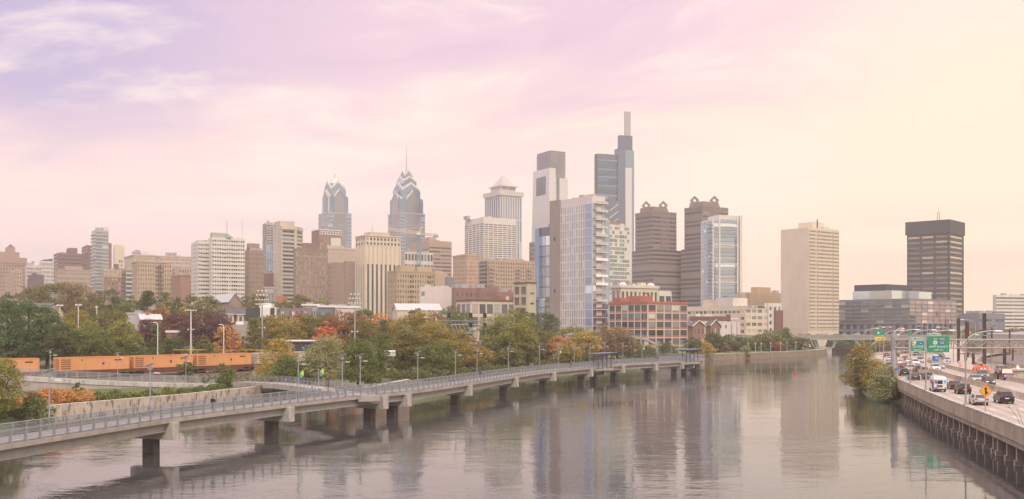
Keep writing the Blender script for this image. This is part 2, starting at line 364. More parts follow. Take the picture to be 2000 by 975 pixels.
# ---------------------------------------------------------------- boardwalk on the river
BW = spline([(-66, -20), (-53, 45), (-48, 68), (-43.9, 85.6), (-41.1, 97.5), (-37, 113), (-30.2, 130), (-22.6, 147), (-15.4, 160), (-7.7, 182), (7, 226), (21.7, 256), (31.4, 275), (41.6, 288), (52.5, 302), (60, 317), (63.5, 331), (61, 343), (54, 352)], 2.0)
DZ, BWW = 3.9, 4.8
WALKM = M('boardwalk planking', (.27, .25, .24), .8, .15, .6, streak=.1)
RAILM = M('grey steel railing', (.33, .35, .38), .45, .06, .5, .25)
GIRD = M('pale girder', (.44, .41, .39), .6, .1, .4, .1, streak=.15)
def build_boardwalk():
    rt = empty('boardwalk', (BW[3, 0], BW[3, 1], 0), 0, 'long curving grey boardwalk bridge with steel railings standing on concrete piers in the river', 'footbridge')
    o = Vector(rt.location)
    def part(mb, name, mat, **k):
        return mb.build(name, mat, rt, loc=-o, **k)
    part(loft(MB(), BW, [(-BWW, DZ-.02), (-BWW, DZ-.45), (0, DZ-.45), (0, DZ-.02)]), 'deck', CONC)
    part(loft(MB(), BW, [(-BWW+.3, DZ+.03), (-BWW+.3, DZ-.1), (-.3, DZ-.1), (-.3, DZ+.03)]), 'walking_surface', WALKM)
    pts = [YZ_at for YZ_at in (60, 84, 111, 131, 152, 158, 182, 208, 232, 253, 260, 274, 288, 300, 308, 322, 338)]
    idx = []
    for y in pts: idx.append(int(np.argmin(np.abs(BW[:340, 1]-y)+np.where(np.arange(len(BW[:340])) > 0, 0, 0))))
    idx = sorted(set(idx)); N = normals(BW)
    for a, b in zip([0]+idx, idx+[len(BW)-1]):
        if b-a < 2: continue
        for off in (-.75, -BWW+.75):
            seg = BW[a:b+1]
            part(loft(MB(), seg, [(off-.22, DZ-1.45), (off+.22, DZ-1.45), (off+.22, DZ-1.37), (off+.06, DZ-1.33), (off+.06, DZ-.46), (off-.06, DZ-.46), (off-.06, DZ-1.33), (off-.22, DZ-1.37)]), 'girder', GIRD)
    for i in idx:
        c, n = BW[i], N[i]; ang = math.atan2(n[1], n[0])
        p = empty('pier', Vector((c[0], c[1], 0))-o, ang); p.parent = rt
        mb = MB(); mb.box(-BWW-.35, .35, -.65, .65, 1.6, DZ-.46); mb.build('pier_cap', CONC_L, p)
        mb = MB(); mb.box(-BWW+1.2, -2.2, -.6, .6, -2.4, 1.597); mb.build('column', M('wet shaded concrete', (.13, .11, .09), .7, .25, .6, streak=.3), p)  # wet column, its colour also darkened to imitate the shade under the cap
    # railings
    d = np.concatenate([[0], np.cumsum(np.linalg.norm(np.diff(BW[:, :2], axis=0), axis=1))])
    pm = MB(); pm.box(-.07, .07, -.11, .11, 0, 1.18); pm.box(-.045, .045, -.3, -.1, .12, .2)
    pme = pm.mesh('railing_post', RAILM); spots = []
    for off in (-.14, -BWW+.14):
        for s in np.arange(1, d[-1], 1.9):
            x, y = np.interp(s, d, BW[:, 0]), np.interp(s, d, BW[:, 1]); nx, ny = np.interp(s, d, N[:, 0]), np.interp(s, d, N[:, 1])
            spots.append((x+nx*off, y+ny*off, math.atan2(ny, nx)))
        for nm, z0, z1, w in (('top_rail', 1.14, 1.22, .07), ('hand_rail', .93, .98, .03), ('bottom_rail', .12, .18, .03)):
            q = off+(.0 if nm != 'hand_rail' else (-.14 if off > -1 else .14))
            part(loft(MB(), BW, [(q-w, DZ+z1), (q-w, DZ+z0), (q+w, DZ+z0), (q+w, DZ+z1)]), nm, RAILM)
        mb = MB()
        for z in (.3, .42, .54, .66, .78, .9, 1.02): loft(mb, BW, [(off-.015, DZ+z+.045), (off-.015, DZ+z), (off+.015, DZ+z), (off+.015, DZ+z+.045)])
        part(mb, 'railing_infill', RAILM)
    spots = [s for s in spots if abs(s[0]/max(s[1], 1)) < .56 and s[1] > 70]
    spots.sort(key=lambda s: s[1]); rest = MB()
    for k, (x, y, a) in enumerate(spots):
        if k < 100: link('railing_post', pme, rt, Vector((x, y, DZ+.03))-o, a)
        else:
            ca, sa = math.cos(a), math.sin(a)
            rest.add([(x+v[0]*ca-v[1]*sa, y+v[0]*sa+v[1]*ca, DZ+.03+v[2]) for v in pm.v], pm.f)
    tag(part(rest, 'railing_post', RAILM), kind='stuff')
    # end of the boardwalk: solid curved abutment on the bank
    part(loft(MB(), BW[-14:], [(-BWW, DZ-.47), (-BWW, .2), (0, .2), (0, DZ-.47)]), 'abutment', CONC)
build_boardwalk()
BWN = normals(BW)
def bw_far(px, side=-BWW+.05):   # point on a boardwalk edge seen on photo column px
    P = BW+0; E = P[:, :2]+BWN*side; s = E[:, 0]/np.maximum(E[:, 1], 1)*F+1000
    ok = np.where((E[:, 1] > 60) & (np.arange(len(E)) < len(E)-14))[0]
    i = ok[int(np.argmin(np.abs(s[ok]-px)))]; t = np.gradient(E, axis=0)[i]
    return E[i], math.atan2(t[1], t[0])
# two shelters with flat roofs on the river side of the deck
SHEL = M('slate blue painted steel', (.16, .18, .22), .5, .08, .5, .2)
def shelter(px0, px1, label):
    (p0, a0), (p1, a1) = bw_far(px0, .1), bw_far(px1, .1)
    c = (p0+p1)/2; L = float(np.linalg.norm(p1-p0)); a = math.atan2(p1[1]-p0[1], p1[0]-p0[0])
    rt = empty('boardwalk_shelter', (c[0], c[1], DZ), a, label, 'shelter', 'shelters on the boardwalk')
    mb = MB(); mb.prism([(-L*.62, -1.6), (L*.62, -1.6), (L*.62, 1.5), (-L*.62, 1.5)], 3.35, 3.55); mb.build('roof', SHEL, rt)
    mb = MB(); mb.prism([(-L*.45, -.9), (L*.45, -.9), (L*.45, .8), (-L*.45, .8)], 2.95, 3.34, [(-L*.56, -1.4), (L*.56, -1.4), (L*.56, 1.3), (-L*.56, 1.3)]); mb.build('soffit', SHEL, rt)
    for x in (-.4, -.13, .13, .4):
        for y in (-.7, .6):
            mb = MB(); mb.box(L*x-.11, L*x+.11, y-.11, y+.11, -.9 if y < 0 else 0, 2.94); mb.build('post', SHEL, rt)
    mb = MB(); mb.box(-L*.5, L*.5, -1.1, .1, -1.0, -.55); mb.build('floor_beam', GIRD, rt)
    mb = MB(); mb.box(-L*.3, L*.3, .1, .5, .4, .48); mb.box(-L*.28, -L*.25, .12, .48, 0, .4); mb.box(L*.25, L*.28, .12, .48, 0, .4); mb.build('bench', RAILM, rt)
shelter(1160, 1190, 'flat roofed blue grey shelter midway along the boardwalk, the nearer of two')
shelter(1336, 1362, 'flat roofed blue grey shelter near the far end of the boardwalk')
# ---------------------------------------------------------------- lamps and banners along the boardwalk
PANELM = M('solar panel', (.42, .42, .44), .3, .15, 2, .3)
GREENB = M('lime banner cloth', (.5, .72, .08), .7, .05, 1); BLUEB = M('blue banner cloth', (.05, .35, .6), .7, .05, 1)
LAMPGL = M('lamp lens', (.75, .73, .68), .3, .03, 1)
def leaf_banner(par, z, s=1.0):
    b = empty('banner', (0, 0, z)); b.parent = par
    def leaf(c, w, h, t, y0):
        ps = []
        for k in range(17):
            q = k/16; wd = math.sin(PI*q)**.8*w*(1-.35*q)
            ps.append((c[0]+wd+t*q, c[1]+h*q))
        for k in range(15, 0, -1):
            q = k/16; wd = math.sin(PI*q)**.8*w*(.75+.1*q)
            ps.append((c[0]-wd*.8+t*q, c[1]+h*q))
        n = len(ps); vs = [(x, y0, zz) for x, zz in ps]+[(x, y0+.03, zz) for x, zz in ps]
        return MB().add(vs, [tuple(range(n)), tuple(range(n, 2*n))[::-1]]+[(i, n+i, n+(i+1) % n, (i+1) % n) for i in range(n)])
    leaf((.42*s, 0), .5*s, 1.5*s, .45*s, -.02).build('green_leaf', GREENB, b)
    leaf((.34*s, .02), .3*s, .85*s, .25*s, -.06).build('blue_leaf', BLUEB, b)
    mb = MB(); mb.tube([(0, 0, .1*s), (.5*s, 0, .1*s)], .02); mb.build('bracket', STEELP, b)
def make_solar(h=6.0):
    rt = empty('solar_lamp', (0, 0, 0))
    mb = MB(); mb.tube([(0, 0, 0), (0, 0, h-.35)], .085, 8, .06); mb.box(-.16, .16, -.16, .16, 0, .06); mb.build('pole', STEEL, rt)
    mb = MB(); mb.hexa([(-.62, -.4, h-.42), (.5, -.4, h+.0), (.5, .4, h+.0), (-.62, .4, h-.42), (-.65, -.4, h-.36), (.47, -.4, h+.06), (.47, .4, h+.06), (-.65, .4, h-.36)]); mb.build('solar_panel', PANELM, rt)
    mb = MB(); mb.box(-.18, .2, -.2, .2, h-.75, h-.33); mb.build('battery_box', STEELP, rt)
    mb = MB(); mb.tube([(0, 0, h-1.25), (.45, 0, h-1.1), (.7, 0, h-1.08)], .035); mb.build('arm', STEEL, rt)
    mb = MB(); mb.hexa([(.55, -.14, h-1.16), (1.2, -.1, h-1.18), (1.2, .1, h-1.18), (.55, .14, h-1.16), (.6, -.14, h-1.04), (1.1, -.1, h-1.1), (1.1, .1, h-1.1), (.6, .14, h-1.04)]); mb.build('lamp_head', LAMPGL, rt)
    return rt
SOLAR = make_solar(); SKM = kids_map(); first_solar = [True]
def place_solar(loc, rz, label, group, sc=1.0):
    if first_solar[0]: r = SOLAR; first_solar[0] = False
    else: r = copy_tree(SOLAR, None, SKM)
    r.location = loc; r.rotation_euler = (0, 0, rz); r.scale = (sc, sc, sc); tag(r, label, 'street lamp', group); return r
LP = [85, 303, 575, 662, 700, 817, 887, 935, 993, 1050, 1090, 1122, 1151, 1179, 1214, 1253, 1283, 1308, 1331]
for k, px in enumerate(LP):
    p, a = bw_far(px)
    extra = {575: ', with a lime leaf banner', 1090: ', with a leaf banner', 1253: ', with a small leaf banner'}.get(px, '')
    r = place_solar((p[0], p[1], DZ+.03), random.uniform(-.15, .15), f'solar lamp {ORD[k]} from the left along the boardwalk'+extra, 'solar lamps along the boardwalk')
    if extra: leaf_banner(r, 2.9 if px == 575 else 3.4, .75)
for k, (px, pyb, Y, sc) in enumerate([(98, None, 200, 1.12), (230, 3.9, 187, .92), (498, 3.6, 191, .8), (1094, None, 330, .9), (363, 3.2, 193, .88)]):
    z = gz(X(px, Y), Y) if pyb is None else pyb
    place_solar((X(px, Y), Y, min(z, 7)), .3-.2*k, ['solar lamp standing behind the ramp at the far left', 'solar lamp on the ramp before the orange freight cars', 'short solar lamp where the upper walkway starts', 'solar lamp half hidden among the yellow bank trees', 'short slim solar lamp beside the small tree behind the ramp'][k], 'solar lamps on the bank', sc)
for k, (px, Y) in enumerate([(1344, 352), (1352, 362), (1361, 350), (1366, 372)]):
    x = X(px, Y); r = place_solar((x, Y, gz(x, Y)), .2*k, f'solar lamp in the cluster where the boardwalk meets the bank, {ORD[k]} from the left', 'solar lamps at the boardwalk landing', 1.05)
    if k == 2: leaf_banner(r, 2.6, .8)
x = X(622, 149); p = empty('banner_pole', (x, 149, 4.4), 0, 'grey pole with a lime and blue leaf shaped banner at the walkway junction', 'banner pole')
mb = MB(); mb.tube([(0, 0, 0), (0, 0, 3.5)], .06, 8); mb.build('pole', STEEL, p); leaf_banner(p, 2.35, .8)
# ---------------------------------------------------------------- ramp, walkway and walls on the left bank
def wall_run(name, label, cat, P, prof, mat, parts=()):
    rt = empty(name, (P[0][0], P[0][1], 0), 0, label, cat); o = Vector(rt.location)
    loft(MB(), P, prof).build('wall', mat, rt, loc=-o)
    return rt, o
def rail_run(rt, o, P, off, z, step=1.9, h=1.1):
    N = normals(P); d = np.concatenate([[0], np.cumsum(np.linalg.norm(np.diff(P[:, :2], axis=0), axis=1))]); pm = MB(); pm.box(-.04, .04, -.05, .05, 0, h); pme = pm.mesh('railing_post', RAILM)
    for s in np.arange(.5, d[-1], step):
        q = [np.interp(s, d, P[:, j]) for j in range(P.shape[1])]; n = [np.interp(s, d, N[:, j]) for j in (0, 1)]
        link('railing_post', pme, rt, Vector((q[0]+n[0]*off, q[1]+n[1]*off, z+(q[2] if len(q) > 2 else 0)))-o, math.atan2(n[1], n[0]))
    loft(MB(), P, [(off-.045, z+h+.07), (off-.045, z+h), (off+.045, z+h), (off+.045, z+h+.07)]).build('top_rail', RAILM, rt, loc=-o)
    mb = MB()
    for zz in np.arange(.12, h-.1, .14): loft(mb, P, [(off-.012, z+zz+.024), (off-.012, z+zz), (off+.012, z+zz), (off+.012, z+zz+.024)])
    mb.build('railing_infill', RAILM, rt, loc=-o)
def P3(*pts): # (px, Y, z)
    a = spline([(X(px, Y), Y, z) for px, Y, z in pts], 2.0); return a
RAMP = P3((-60, 178, 5.9), (20, 180, 5.25), (160, 184, 4.35), (300, 189, 3.5), (425, 192, 3.05))
rt, o = wall_run('access_ramp', 'long concrete ramp with steel railing sloping down before the freight train', 'ramp', RAMP, [(-4.0, 0), (-4.0, -5), (0, -5), (0, 0)], CONC)
loft(MB(), RAMP, [(-.1, .01), (-.1, -.75), (.18, -.75), (.18, .01)]).build('edge_beam', CONC_L, rt, loc=-o)
rail_run(rt, o, RAMP, -.05, 0, 1.9, 1.35); rail_run(rt, o, RAMP, -3.9, 0, 1.9, 1.35)
CONN = P3((455, 193, 3.5), (530, 182, 3.8), (600, 167, 3.9), (660, 153, 3.95), (700, 147, 3.95))
rt, o = wall_run('upper_walkway', 'grey railed walkway joining the ramp to the boardwalk', 'walkway', CONN, [(-3.6, 0), (-3.6, -.9), (0, -.9), (0, 0)], CONC)
rail_run(rt, o, CONN[:-8], -.1, 0); rail_run(rt, o, CONN, -3.5, 0)
for k in (6, 16): 
    mb = MB(); mb.box(-.4, .4, -.4, .4, -2, 3.4); mb.build('column', CONC_D, rt, loc=Vector((CONN[k, 0]-1.5, CONN[k, 1]+1.2, 0))-o)
SW = spline([(X(px, Y), Y) for px, Y in ((60, 137), (120, 143), (230, 152.5), (340, 163), (440, 176.5), (512, 188))], 2)
rt, o = wall_run('stained_wall', 'low weathered concrete river wall with black stains under the shrubs', 'wall', SW, [(-.9, 3.0), (-.9, -1), (0, -1), (0, 3.0)], DRIP)
for k in range(4, len(SW)-4, 6):
    a = math.atan2(*(SW[k+1]-SW[k])[::-1]); mb = MB(); mb.box(-1.6, 1.6, -.16, -.02, .6, 3.12-.1*(k % 3)); mb.build('facing_slab', DRIP if k % 12 else CONC, rt, loc=Vector((SW[k, 0], SW[k, 1], 0))-o, rz=a)
mb = MB(); loft(mb, SW, [(-14, 2.6), (-14, 0), (-.903, 0), (-.903, 2.88)]); tag(mb.build('planting_bed', M('bed soil', (.12, .11, .05), .95, .4, .6)), kind='structure')
LW = spline([(X(px, Y), Y) for px, Y in ((668, 158), (720, 165), (760, 176), (800, 190))], 2)
rt, o = wall_run('low_wall', 'pinkish low concrete wall on the bank behind the boardwalk lamps', 'wall', LW, [(-.6, 4.1), (-.6, -1), (0, -1), (0, 4.1)], M('pink concrete', (.46, .36, .29), .85, .2, .5, streak=.3))
loft(MB(), LW, [(-.68, 4.22), (-.68, 4.103), (.06, 4.103), (.06, 4.22)]).build('coping', CONC_L, rt, loc=-o)
# ---------------------------------------------------------------- freight train
ORANGE = M('orange container paint', (.72, .35, .16), .55, .08, .3, streak=.12); OXIDE = M('oxide red wagon', (.14, .06, .045), .75, .2, .6)
TR = spline([(-118, 168), (-98, 190), (-83, 208), (-66, 231), (-52, 252), (-38, 280), (-20, 320)], 1.0)
dT = np.concatenate([[0], np.cumsum(np.linalg.norm(np.diff(TR, axis=0), axis=1))])
def on_track(px):
    s = TR[:, 0]/TR[:, 1]*F+1000; i = int(np.argmin(np.abs(s-px))); return dT[i]
TGZ = 4.05
mb = MB(); loft(mb, TR, [(-2.2, TGZ-.35), (-2.6, 1), (2.6, 1), (2.2, TGZ-.35)]); tag(mb.build('railway_bed', M('ballast', (.2, .17, .15), .95, .3, 2)), kind='structure')
mb = MB()
for off in (-.75, .75): loft(mb, TR, [(off-.04, TGZ-.12), (off-.04, TGZ-.345), (off+.04, TGZ-.345), (off+.04, TGZ-.12)])
tag(mb.build('railway_track', RUST), kind='structure')
def container(px0, px1, label, mat, h=2.55, wagon=OXIDE, flat=1.35, wl=''):
    s0, s1 = on_track(px0), on_track(px1); L = s1-s0
    a = np.array([np.interp(s0, dT, TR[:, 0]), np.interp(s0, dT, TR[:, 1])]); b = np.array([np.interp(s1, dT, TR[:, 0]), np.interp(s1, dT, TR[:, 1])])
    c = (a+b)/2; ang = math.atan2(*(b-a)[::-1]); L = float(np.linalg.norm(b-a)); z0 = TGZ+flat
    w = empty('freight_wagon', (c[0], c[1], TGZ-.1), ang, wl or 'rust red flat wagon under the '+label.split(',')[0].split(' on the')[0], 'freight wagon', 'wagons of the freight train')
    mb = MB(); mb.box(-L/2-.5, L/2+.5, -1.3, 1.3, .85, 1.43); mb.box(-L/2+2.2, L/2-2.2, -1.42, 1.42, .3, .847); mb.build('frame', wagon, w)
    for x in (-L/2+1.2, L/2-1.2):
        mb = MB(); mb.box(x-1.2, x+1.2, -1.1, 1.1, .12, .5)
        for xx in (-.8, .8): mb.tube([(x+xx, -.95, .32), (x+xx, .95, .32)], .42, 10)
        mb.build('bogie', RUST, w)
    t = empty('freight_container', (c[0], c[1], z0), ang, label, 'container', 'containers on the freight train')
    mb = MB(); mb.box(-L/2+.1, L/2-.1, -1.2, 1.2, 0, h)
    n = int(L/.8)
    for k in range(n):
        x = -L/2+.4+(L-.8)*k/n; mb.box(x, x+.25, -1.24, -1.2, .2, h-.2)
    mb.build('body', mat, t)
    mb = MB()
    for q in (-1.2, 1.2): mb.box(-L/2+.05, L/2-.05, q-.07, q+.07, h+.002, h+.1)
    for x in (-L/2+.12, L/2-.12): mb.box(x-.1, x+.1, -1.28, 1.28, .02, h+.103)
    mb.build('frame_rail', mat, t)
    mb = MB(); mb.box(-L/2+.02, -L/2+.09, -1.1, -.06, .15, h-.2); mb.box(-L/2+.02, -L/2+.09, .06, 1.1, .15, h-.2)
    for y in (-.7, -.35, .35, .7): mb.tube([(-L/2-.02, y, .2), (-L/2-.02, y, h-.3)], .03, 5)
    mb.build('door', mat, t)
    mb = MB()
    for k in range(5): mb.box(-L/2+.35, -L/2+2.3, -1.275, -1.242, .3+.43*k, .52+.43*k)
    mb.build('slatted_panel', M('dark slats', tuple(c*.4 for c in ((.72, .35, .16) if mat is ORANGE else (.5, .45, .4))), .8), t)  # slats take a much darker tone of the container orange
    mb = MB(); mb.box(L*.1, L*.1+.45, -1.262, -1.242, 1.0, 1.5); mb.box(L*.28, L*.28+1.5, -1.262, -1.242, h-.75, h-.5); mb.box(-L*.2, -L*.2+.3, -1.262, -1.242, h-.6, h-.35); mb.build('stencil_mark', M('dark stencil', (.1, .06, .045), .8), t)
container(-60, 70, 'orange container at the far left, partly behind the foreground tree', ORANGE)
container(106, 250, 'longest orange container on the train behind the ramp', ORANGE)
container(252, 374, 'orange container in the middle of the train, right of the longest one', ORANGE)
container(377, 484, 'orange container at the right end of the orange row', ORANGE)
PALE = M('cream container paint', (.6, .53, .46), .6, .08, .4, streak=.15)
YW = M('yellow ochre wagon', (.42, .22, .06), .7, .15, .5)
container(500, 560, 'cream container left of the yellow shrub', PALE, 2.5)
container(562, 606, 'cream container seen right behind the yellow shrub', PALE, 2.5, YW, wl='ochre flat wagon under the right cream container')
# ---------------------------------------------------------------- seawall and park edge on the far bank
STONE = M('river wall stone', (.3, .24, .18), .9, .3, .6, streak=.35)
SWALL = spline([(70, 398), (89, 432.5), (110, 454.5), (146, 495.5), (172, 544.5), (180, 580)], 3)
rt = empty('river_wall', (89, 432, 0), 0, 'long low stained stone wall along the far grassy river bank', 'wall'); o = Vector(rt.location)
loft(MB(), SWALL, [(-1.2, 2.5), (-1.2, -2), (.5, -2), (.5, 2.5)]).build('wall', STONE, rt, loc=-o)
loft(MB(), SWALL, [(-1.3, 2.75), (-1.3, 2.503), (.6, 2.503), (.6, 2.75)]).build('coping', CONC_L, rt, loc=-o)
g = spline([(66, 405), (84, 440), (106, 462), (141, 503), (166, 550)], 3)
mb = MB(); loft(mb, g, [(-26, 4.9), (-26, 2.6), (1, 2.4), (1, 2.78)]); tag(mb.build('lawn', M('mown grass', (.13, .19, .045), .9, .25, .15)), kind='structure')
mb = MB(); loft(mb, g, [(-14, 4.02), (-14, 2.9), (-10.5, 2.85), (-10.5, 3.74)]); tag(mb.build('path', M('park path', (.42, .36, .31), .9, .1, .5)), kind='structure')
for k, px in enumerate([1462, 1476, 1490, 1507, 1524, 1540, 1556, 1571]):
    ok = SWALL[:, 0]/SWALL[:, 1]*F+1000; i = int(np.argmin(np.abs(ok-px))); x, y = SWALL[i]
    rt = empty('park_lamp', (x-.4, y, 2.75), 0, f'short park lamp post on the far river wall, {ORD[k]} from the left', 'lamp post', 'lamp posts on the far river wall')
    mb = MB(); mb.tube([(0, 0, 0), (0, 0, 3.7)], .12, 8); mb.cone((0, 0), .2, 0, .4, 8, .13); mb.build('pole', CONC_L, rt)
    mb = MB(); mb.cone((0, 0), .22, 3.7, 4.15, 8, .27); mb.cone((0, 0), .36, 4.16, 4.3, 8, .1); mb.build('lantern', LAMPGL, rt)
# ---------------------------------------------------------------- road bridge in the distance
BRM = M('bridge parapet', (.33, .28, .24), .85, .15, .3, streak=.2); BGREEN = M('pale green bridge steel', (.3, .38, .3), .6, .1, .3)
BY = 540; BX0, BX1 = X(1330, 540), X(1890, BY)+20
BP = spline([(X(1330, 500), 500), (X(1450, 516), 516), (X(1560, BY-6), BY-6), (X(1700, BY), BY), (X(1890, BY), BY), (X(2050, BY), BY)], 4)
rt = empty('road_bridge', (X(1600, BY), BY, 0), 0, 'road bridge with pale green steel frames crossing the river far away', 'bridge'); o = Vector(rt.location)
def bpart(prof, nm, mat): loft(MB(), BP, prof).build(nm, mat, rt, loc=-o)
bpart([(-14, 9.2), (-14, 8.6), (.5, 8.6), (.5, 9.2)], 'deck', BRM)
bpart([(0, 10.2), (0, 9.203), (.45, 9.203), (.45, 10.2)], 'parapet', BRM)
bpart([(.0, 8.597), (.0, 7.4), (.3, 7.4), (.3, 8.597)], 'girder', BGREEN)
bpart([(-13.5, 8.597), (-13.5, 7.4), (-13.2, 7.4), (-13.2, 8.597)], 'girder', BGREEN)
px0 = X(1605, BY)
def leg(xa, za, xb, zb, y0, w=.55):
    mb = MB(); mb.hexa([(xa-w, y0, za), (xa+w, y0, za), (xa+w, y0+.9, za), (xa-w, y0+.9, za), (xb-w, y0, zb), (xb+w, y0, zb), (xb+w, y0+.9, zb), (xb-w, y0+.9, zb)])
    mb.build('frame_leg', BGREEN, rt, loc=-o)
for y0 in (BY-.4, BY+5, BY+11):
    leg(px0-1.5, 3.0, px0-3.5, 7.4, y0); leg(px0+6, 3.0, px0+7.5, 7.4, y0)
    leg(X(1690, BY), 2.0, X(1668, BY), 7.4, y0); leg(X(1692, BY), 2.0, X(1714, BY), 7.4, y0)
mb = MB(); mb.box(X(1589, BY), X(1621, BY), BY-3, BY+14, -2.5, 3.0); mb.box(X(1588, BY), X(1622, BY), BY-3.3, BY+14.3, 3.003, 3.4); mb.build('pier', CONC_L, rt, loc=-o)
mb = MB(); mb.box(X(1678, BY), X(1702, BY), BY-2, BY+14, -2.5, 2.0); mb.build('pier', CONC_L, rt, loc=-o)
for px in (1500, 1530, 1556, 1790, 1830, 1870):
    mb = MB(); mb.box(X(px, BY)-.6, X(px, BY)+.6, BY-4, BY-3, 0, 8.6); mb.build('column', BRM, rt, loc=-o)
# fence of the river walk below the bridge
wp = spline([(176, 548), (190, 556), (203, 548), (212, 530)], 2); rt = empty('river_walk_fence', (wp[0][0], wp[0][1], 2), 0, 'pale stone edged river walk below the green bridge', 'fence'); o = Vector(rt.location)
loft(MB(), wp, [(-.5, 2.6), (-.5, -1), (.3, -1), (.3, 2.6)]).build('wall', STONE, rt, loc=-o); rail_run(rt, o, wp, 0, 2.6, 2.5, .9)
# ---------------------------------------------------------------- expressway on the right
RZ = 3.4
LE = spline([(24, 0), (37, 50), (49.7, 97), (61, 143), (72.7, 187), (84, 230), (98.5, 287), (112, 324), (131, 367), (160, 412), (202, 462), (262, 520), (340, 575)])
RE = spline([(54, 0), (64, 50), (75.5, 97), (86.5, 147), (97, 190), (107, 236), (125.5, 300), (139, 332), (159, 374), (187, 420), (228, 462), (288, 508), (360, 550)])
def resample(P, n):
    d = np.concatenate([[0], np.cumsum(np.linalg.norm(np.diff(P, axis=0), axis=1))]); s = np.linspace(0, d[-1], n)
    return np.stack([np.interp(s, d, P[:, 0]), np.interp(s, d, P[:, 1])], 1)
def strip(A, B, z): 
    mb = MB(); n = len(A); mb.v = [(a[0], a[1], z) for a in A]+[(b[0], b[1], z) for b in B]
    mb.f = [(i, n+i, n+i+1, i+1) for i in range(n-1)]; return mb
ROADM = M('worn concrete road', (.42, .36, .31), .85, .1, .12, streak=0); MARK = M('road paint', (.72, .7, .66), .7, .1, 1.5)
NR = 260; LE2, MD2, RE2 = resample(LE, NR), resample(MED, NR), resample(RE, NR)
SHO = spline([(70, 0), (80, 50), (92, 97), (103, 147), (113, 190), (124, 236), (140, 290), (156, 332), (178, 374), (206, 415), (250, 455)])
SH2 = resample(SHO, NR)
tag(strip(LE2, RE2, RZ).build('expressway', ROADM), kind='structure')
mb = MB(); n = NR; mb.v = [(a[0], a[1], RZ-.006) for a in RE2]+[(b[0], b[1], RZ-.006) for b in SH2]; mb.f = [(i, n+i, n+i+1, i+1) for i in range(n-1)]
tag(mb.build('shoulder', M('shoulder asphalt', (.26, .23, .2), .9, .2, .2)), kind='structure')
def between(A, B, t): return A*(1-t)+B*t
mb = MB()
def dashes(P, on=3.0, per=12.0, w=.09):
    d = np.concatenate([[0], np.cumsum(np.linalg.norm(np.diff(P, axis=0), axis=1))])
    for s in np.arange(0, d[-1]-4, per):
        q = np.array([[np.interp(s+k*on/2, d, P[:, j]) for j in (0, 1)] for k in range(3)]); nn = normals(q)
        a, b = q-nn*w, q+nn*w
        for i in range(2): mb.quad((*a[i], RZ+.006), (*b[i], RZ+.006), (*b[i+1], RZ+.006), (*a[i+1], RZ+.006))
for t in (.36, .66): dashes(between(LE2, MD2, t))
for t in (.5,): dashes(between(MD2, RE2, t))
for A, B, t in ((LE2, MD2, .07), (LE2, MD2, .93), (MD2, RE2, .08), (MD2, RE2, .93)): dashes(between(A, B, t), 11.9, 12.0, .07)
tm = MB()
for A, B, ts in ((LE2, MD2, (.22, .51, .8)), (MD2, RE2, (.3, .7))):
    for t in ts:
        for w in (-.07, .07):
            q = strip(between(A, B, t+w-.025), between(A, B, t+w+.025), RZ+.0045); tm.add(q.v, q.f)
tag(tm.build('tyre_tracks', M('rubbered concrete', (.345, .295, .255), .8, .15, .3)), kind='structure')
tag(mb.build('lane_markings', MARK), kind='structure')
TAR = M('tar seam', (.2, .17, .15), .8, .2, 1)
mb = MB()
for y in np.arange(40, 360, 9.3):
    a, _ = at_y(LE, y); b, _ = at_y(MED, y-1.5); c, _ = at_y(RE, y-2.5); mb.quad((a[0]+.5, a[1], RZ+.003), (b[0]-.4, b[1], RZ+.003), (b[0]-.4, b[1]+.12, RZ+.003), (a[0]+.5, a[1]+.12, RZ+.003)); mb.quad((b[0]+.4, b[1], RZ+.003), (c[0]-.4, c[1], RZ+.003), (c[0]-.4, c[1]+.12, RZ+.003), (b[0]+.4, b[1]+.12, RZ+.003))
tag(mb.build('road_joints', TAR), kind='structure')
# viaduct: parapet, edge beam and piers over the water
VCON = M('viaduct concrete', (.45, .36, .265), .9, .18, .4, streak=.35)
rt = empty('expressway_viaduct', (LE[20, 0], LE[20, 1], 0), 0, 'brown concrete viaduct edge with parapet on piers standing in the river', 'viaduct'); o = Vector(rt.location)
loft(MB(), LE, [(-.32, 4.3), (-.42, 2.75), (.12, 2.75), (.12, 3.75), (-.05, 4.3)]).build('parapet', VCON, rt, loc=-o)
loft(MB(), LE, [(-.37, 4.43), (-.37, 4.303), (0, 4.303), (0, 4.43)]).build('coping', CONC_L, rt, loc=-o)
loft(MB(), LE, [(-.2, 2.747), (-.2, 2.1), (9, 2.1), (9, 2.747)]).build('deck_slab', VCON, rt, loc=-o)
N = normals(LE); pm = MB(); pm.box(.3, .95, -.3, .3, -2.4, 2.097); pm.box(1.0, 7.5, -.28, .28, -2.4, 2.09); pm.box(.1, 1.1, -.36, .36, -2.4, .55); pme = pm.mesh('pier', VCON)
for y in np.arange(40, 330, 3.6):
    i = int(np.argmin(np.abs(LE[:, 1]-y))); link('pier', pme, rt, Vector((LE[i, 0], LE[i, 1], 0))-o, math.atan2(N[i, 1], N[i, 0]))
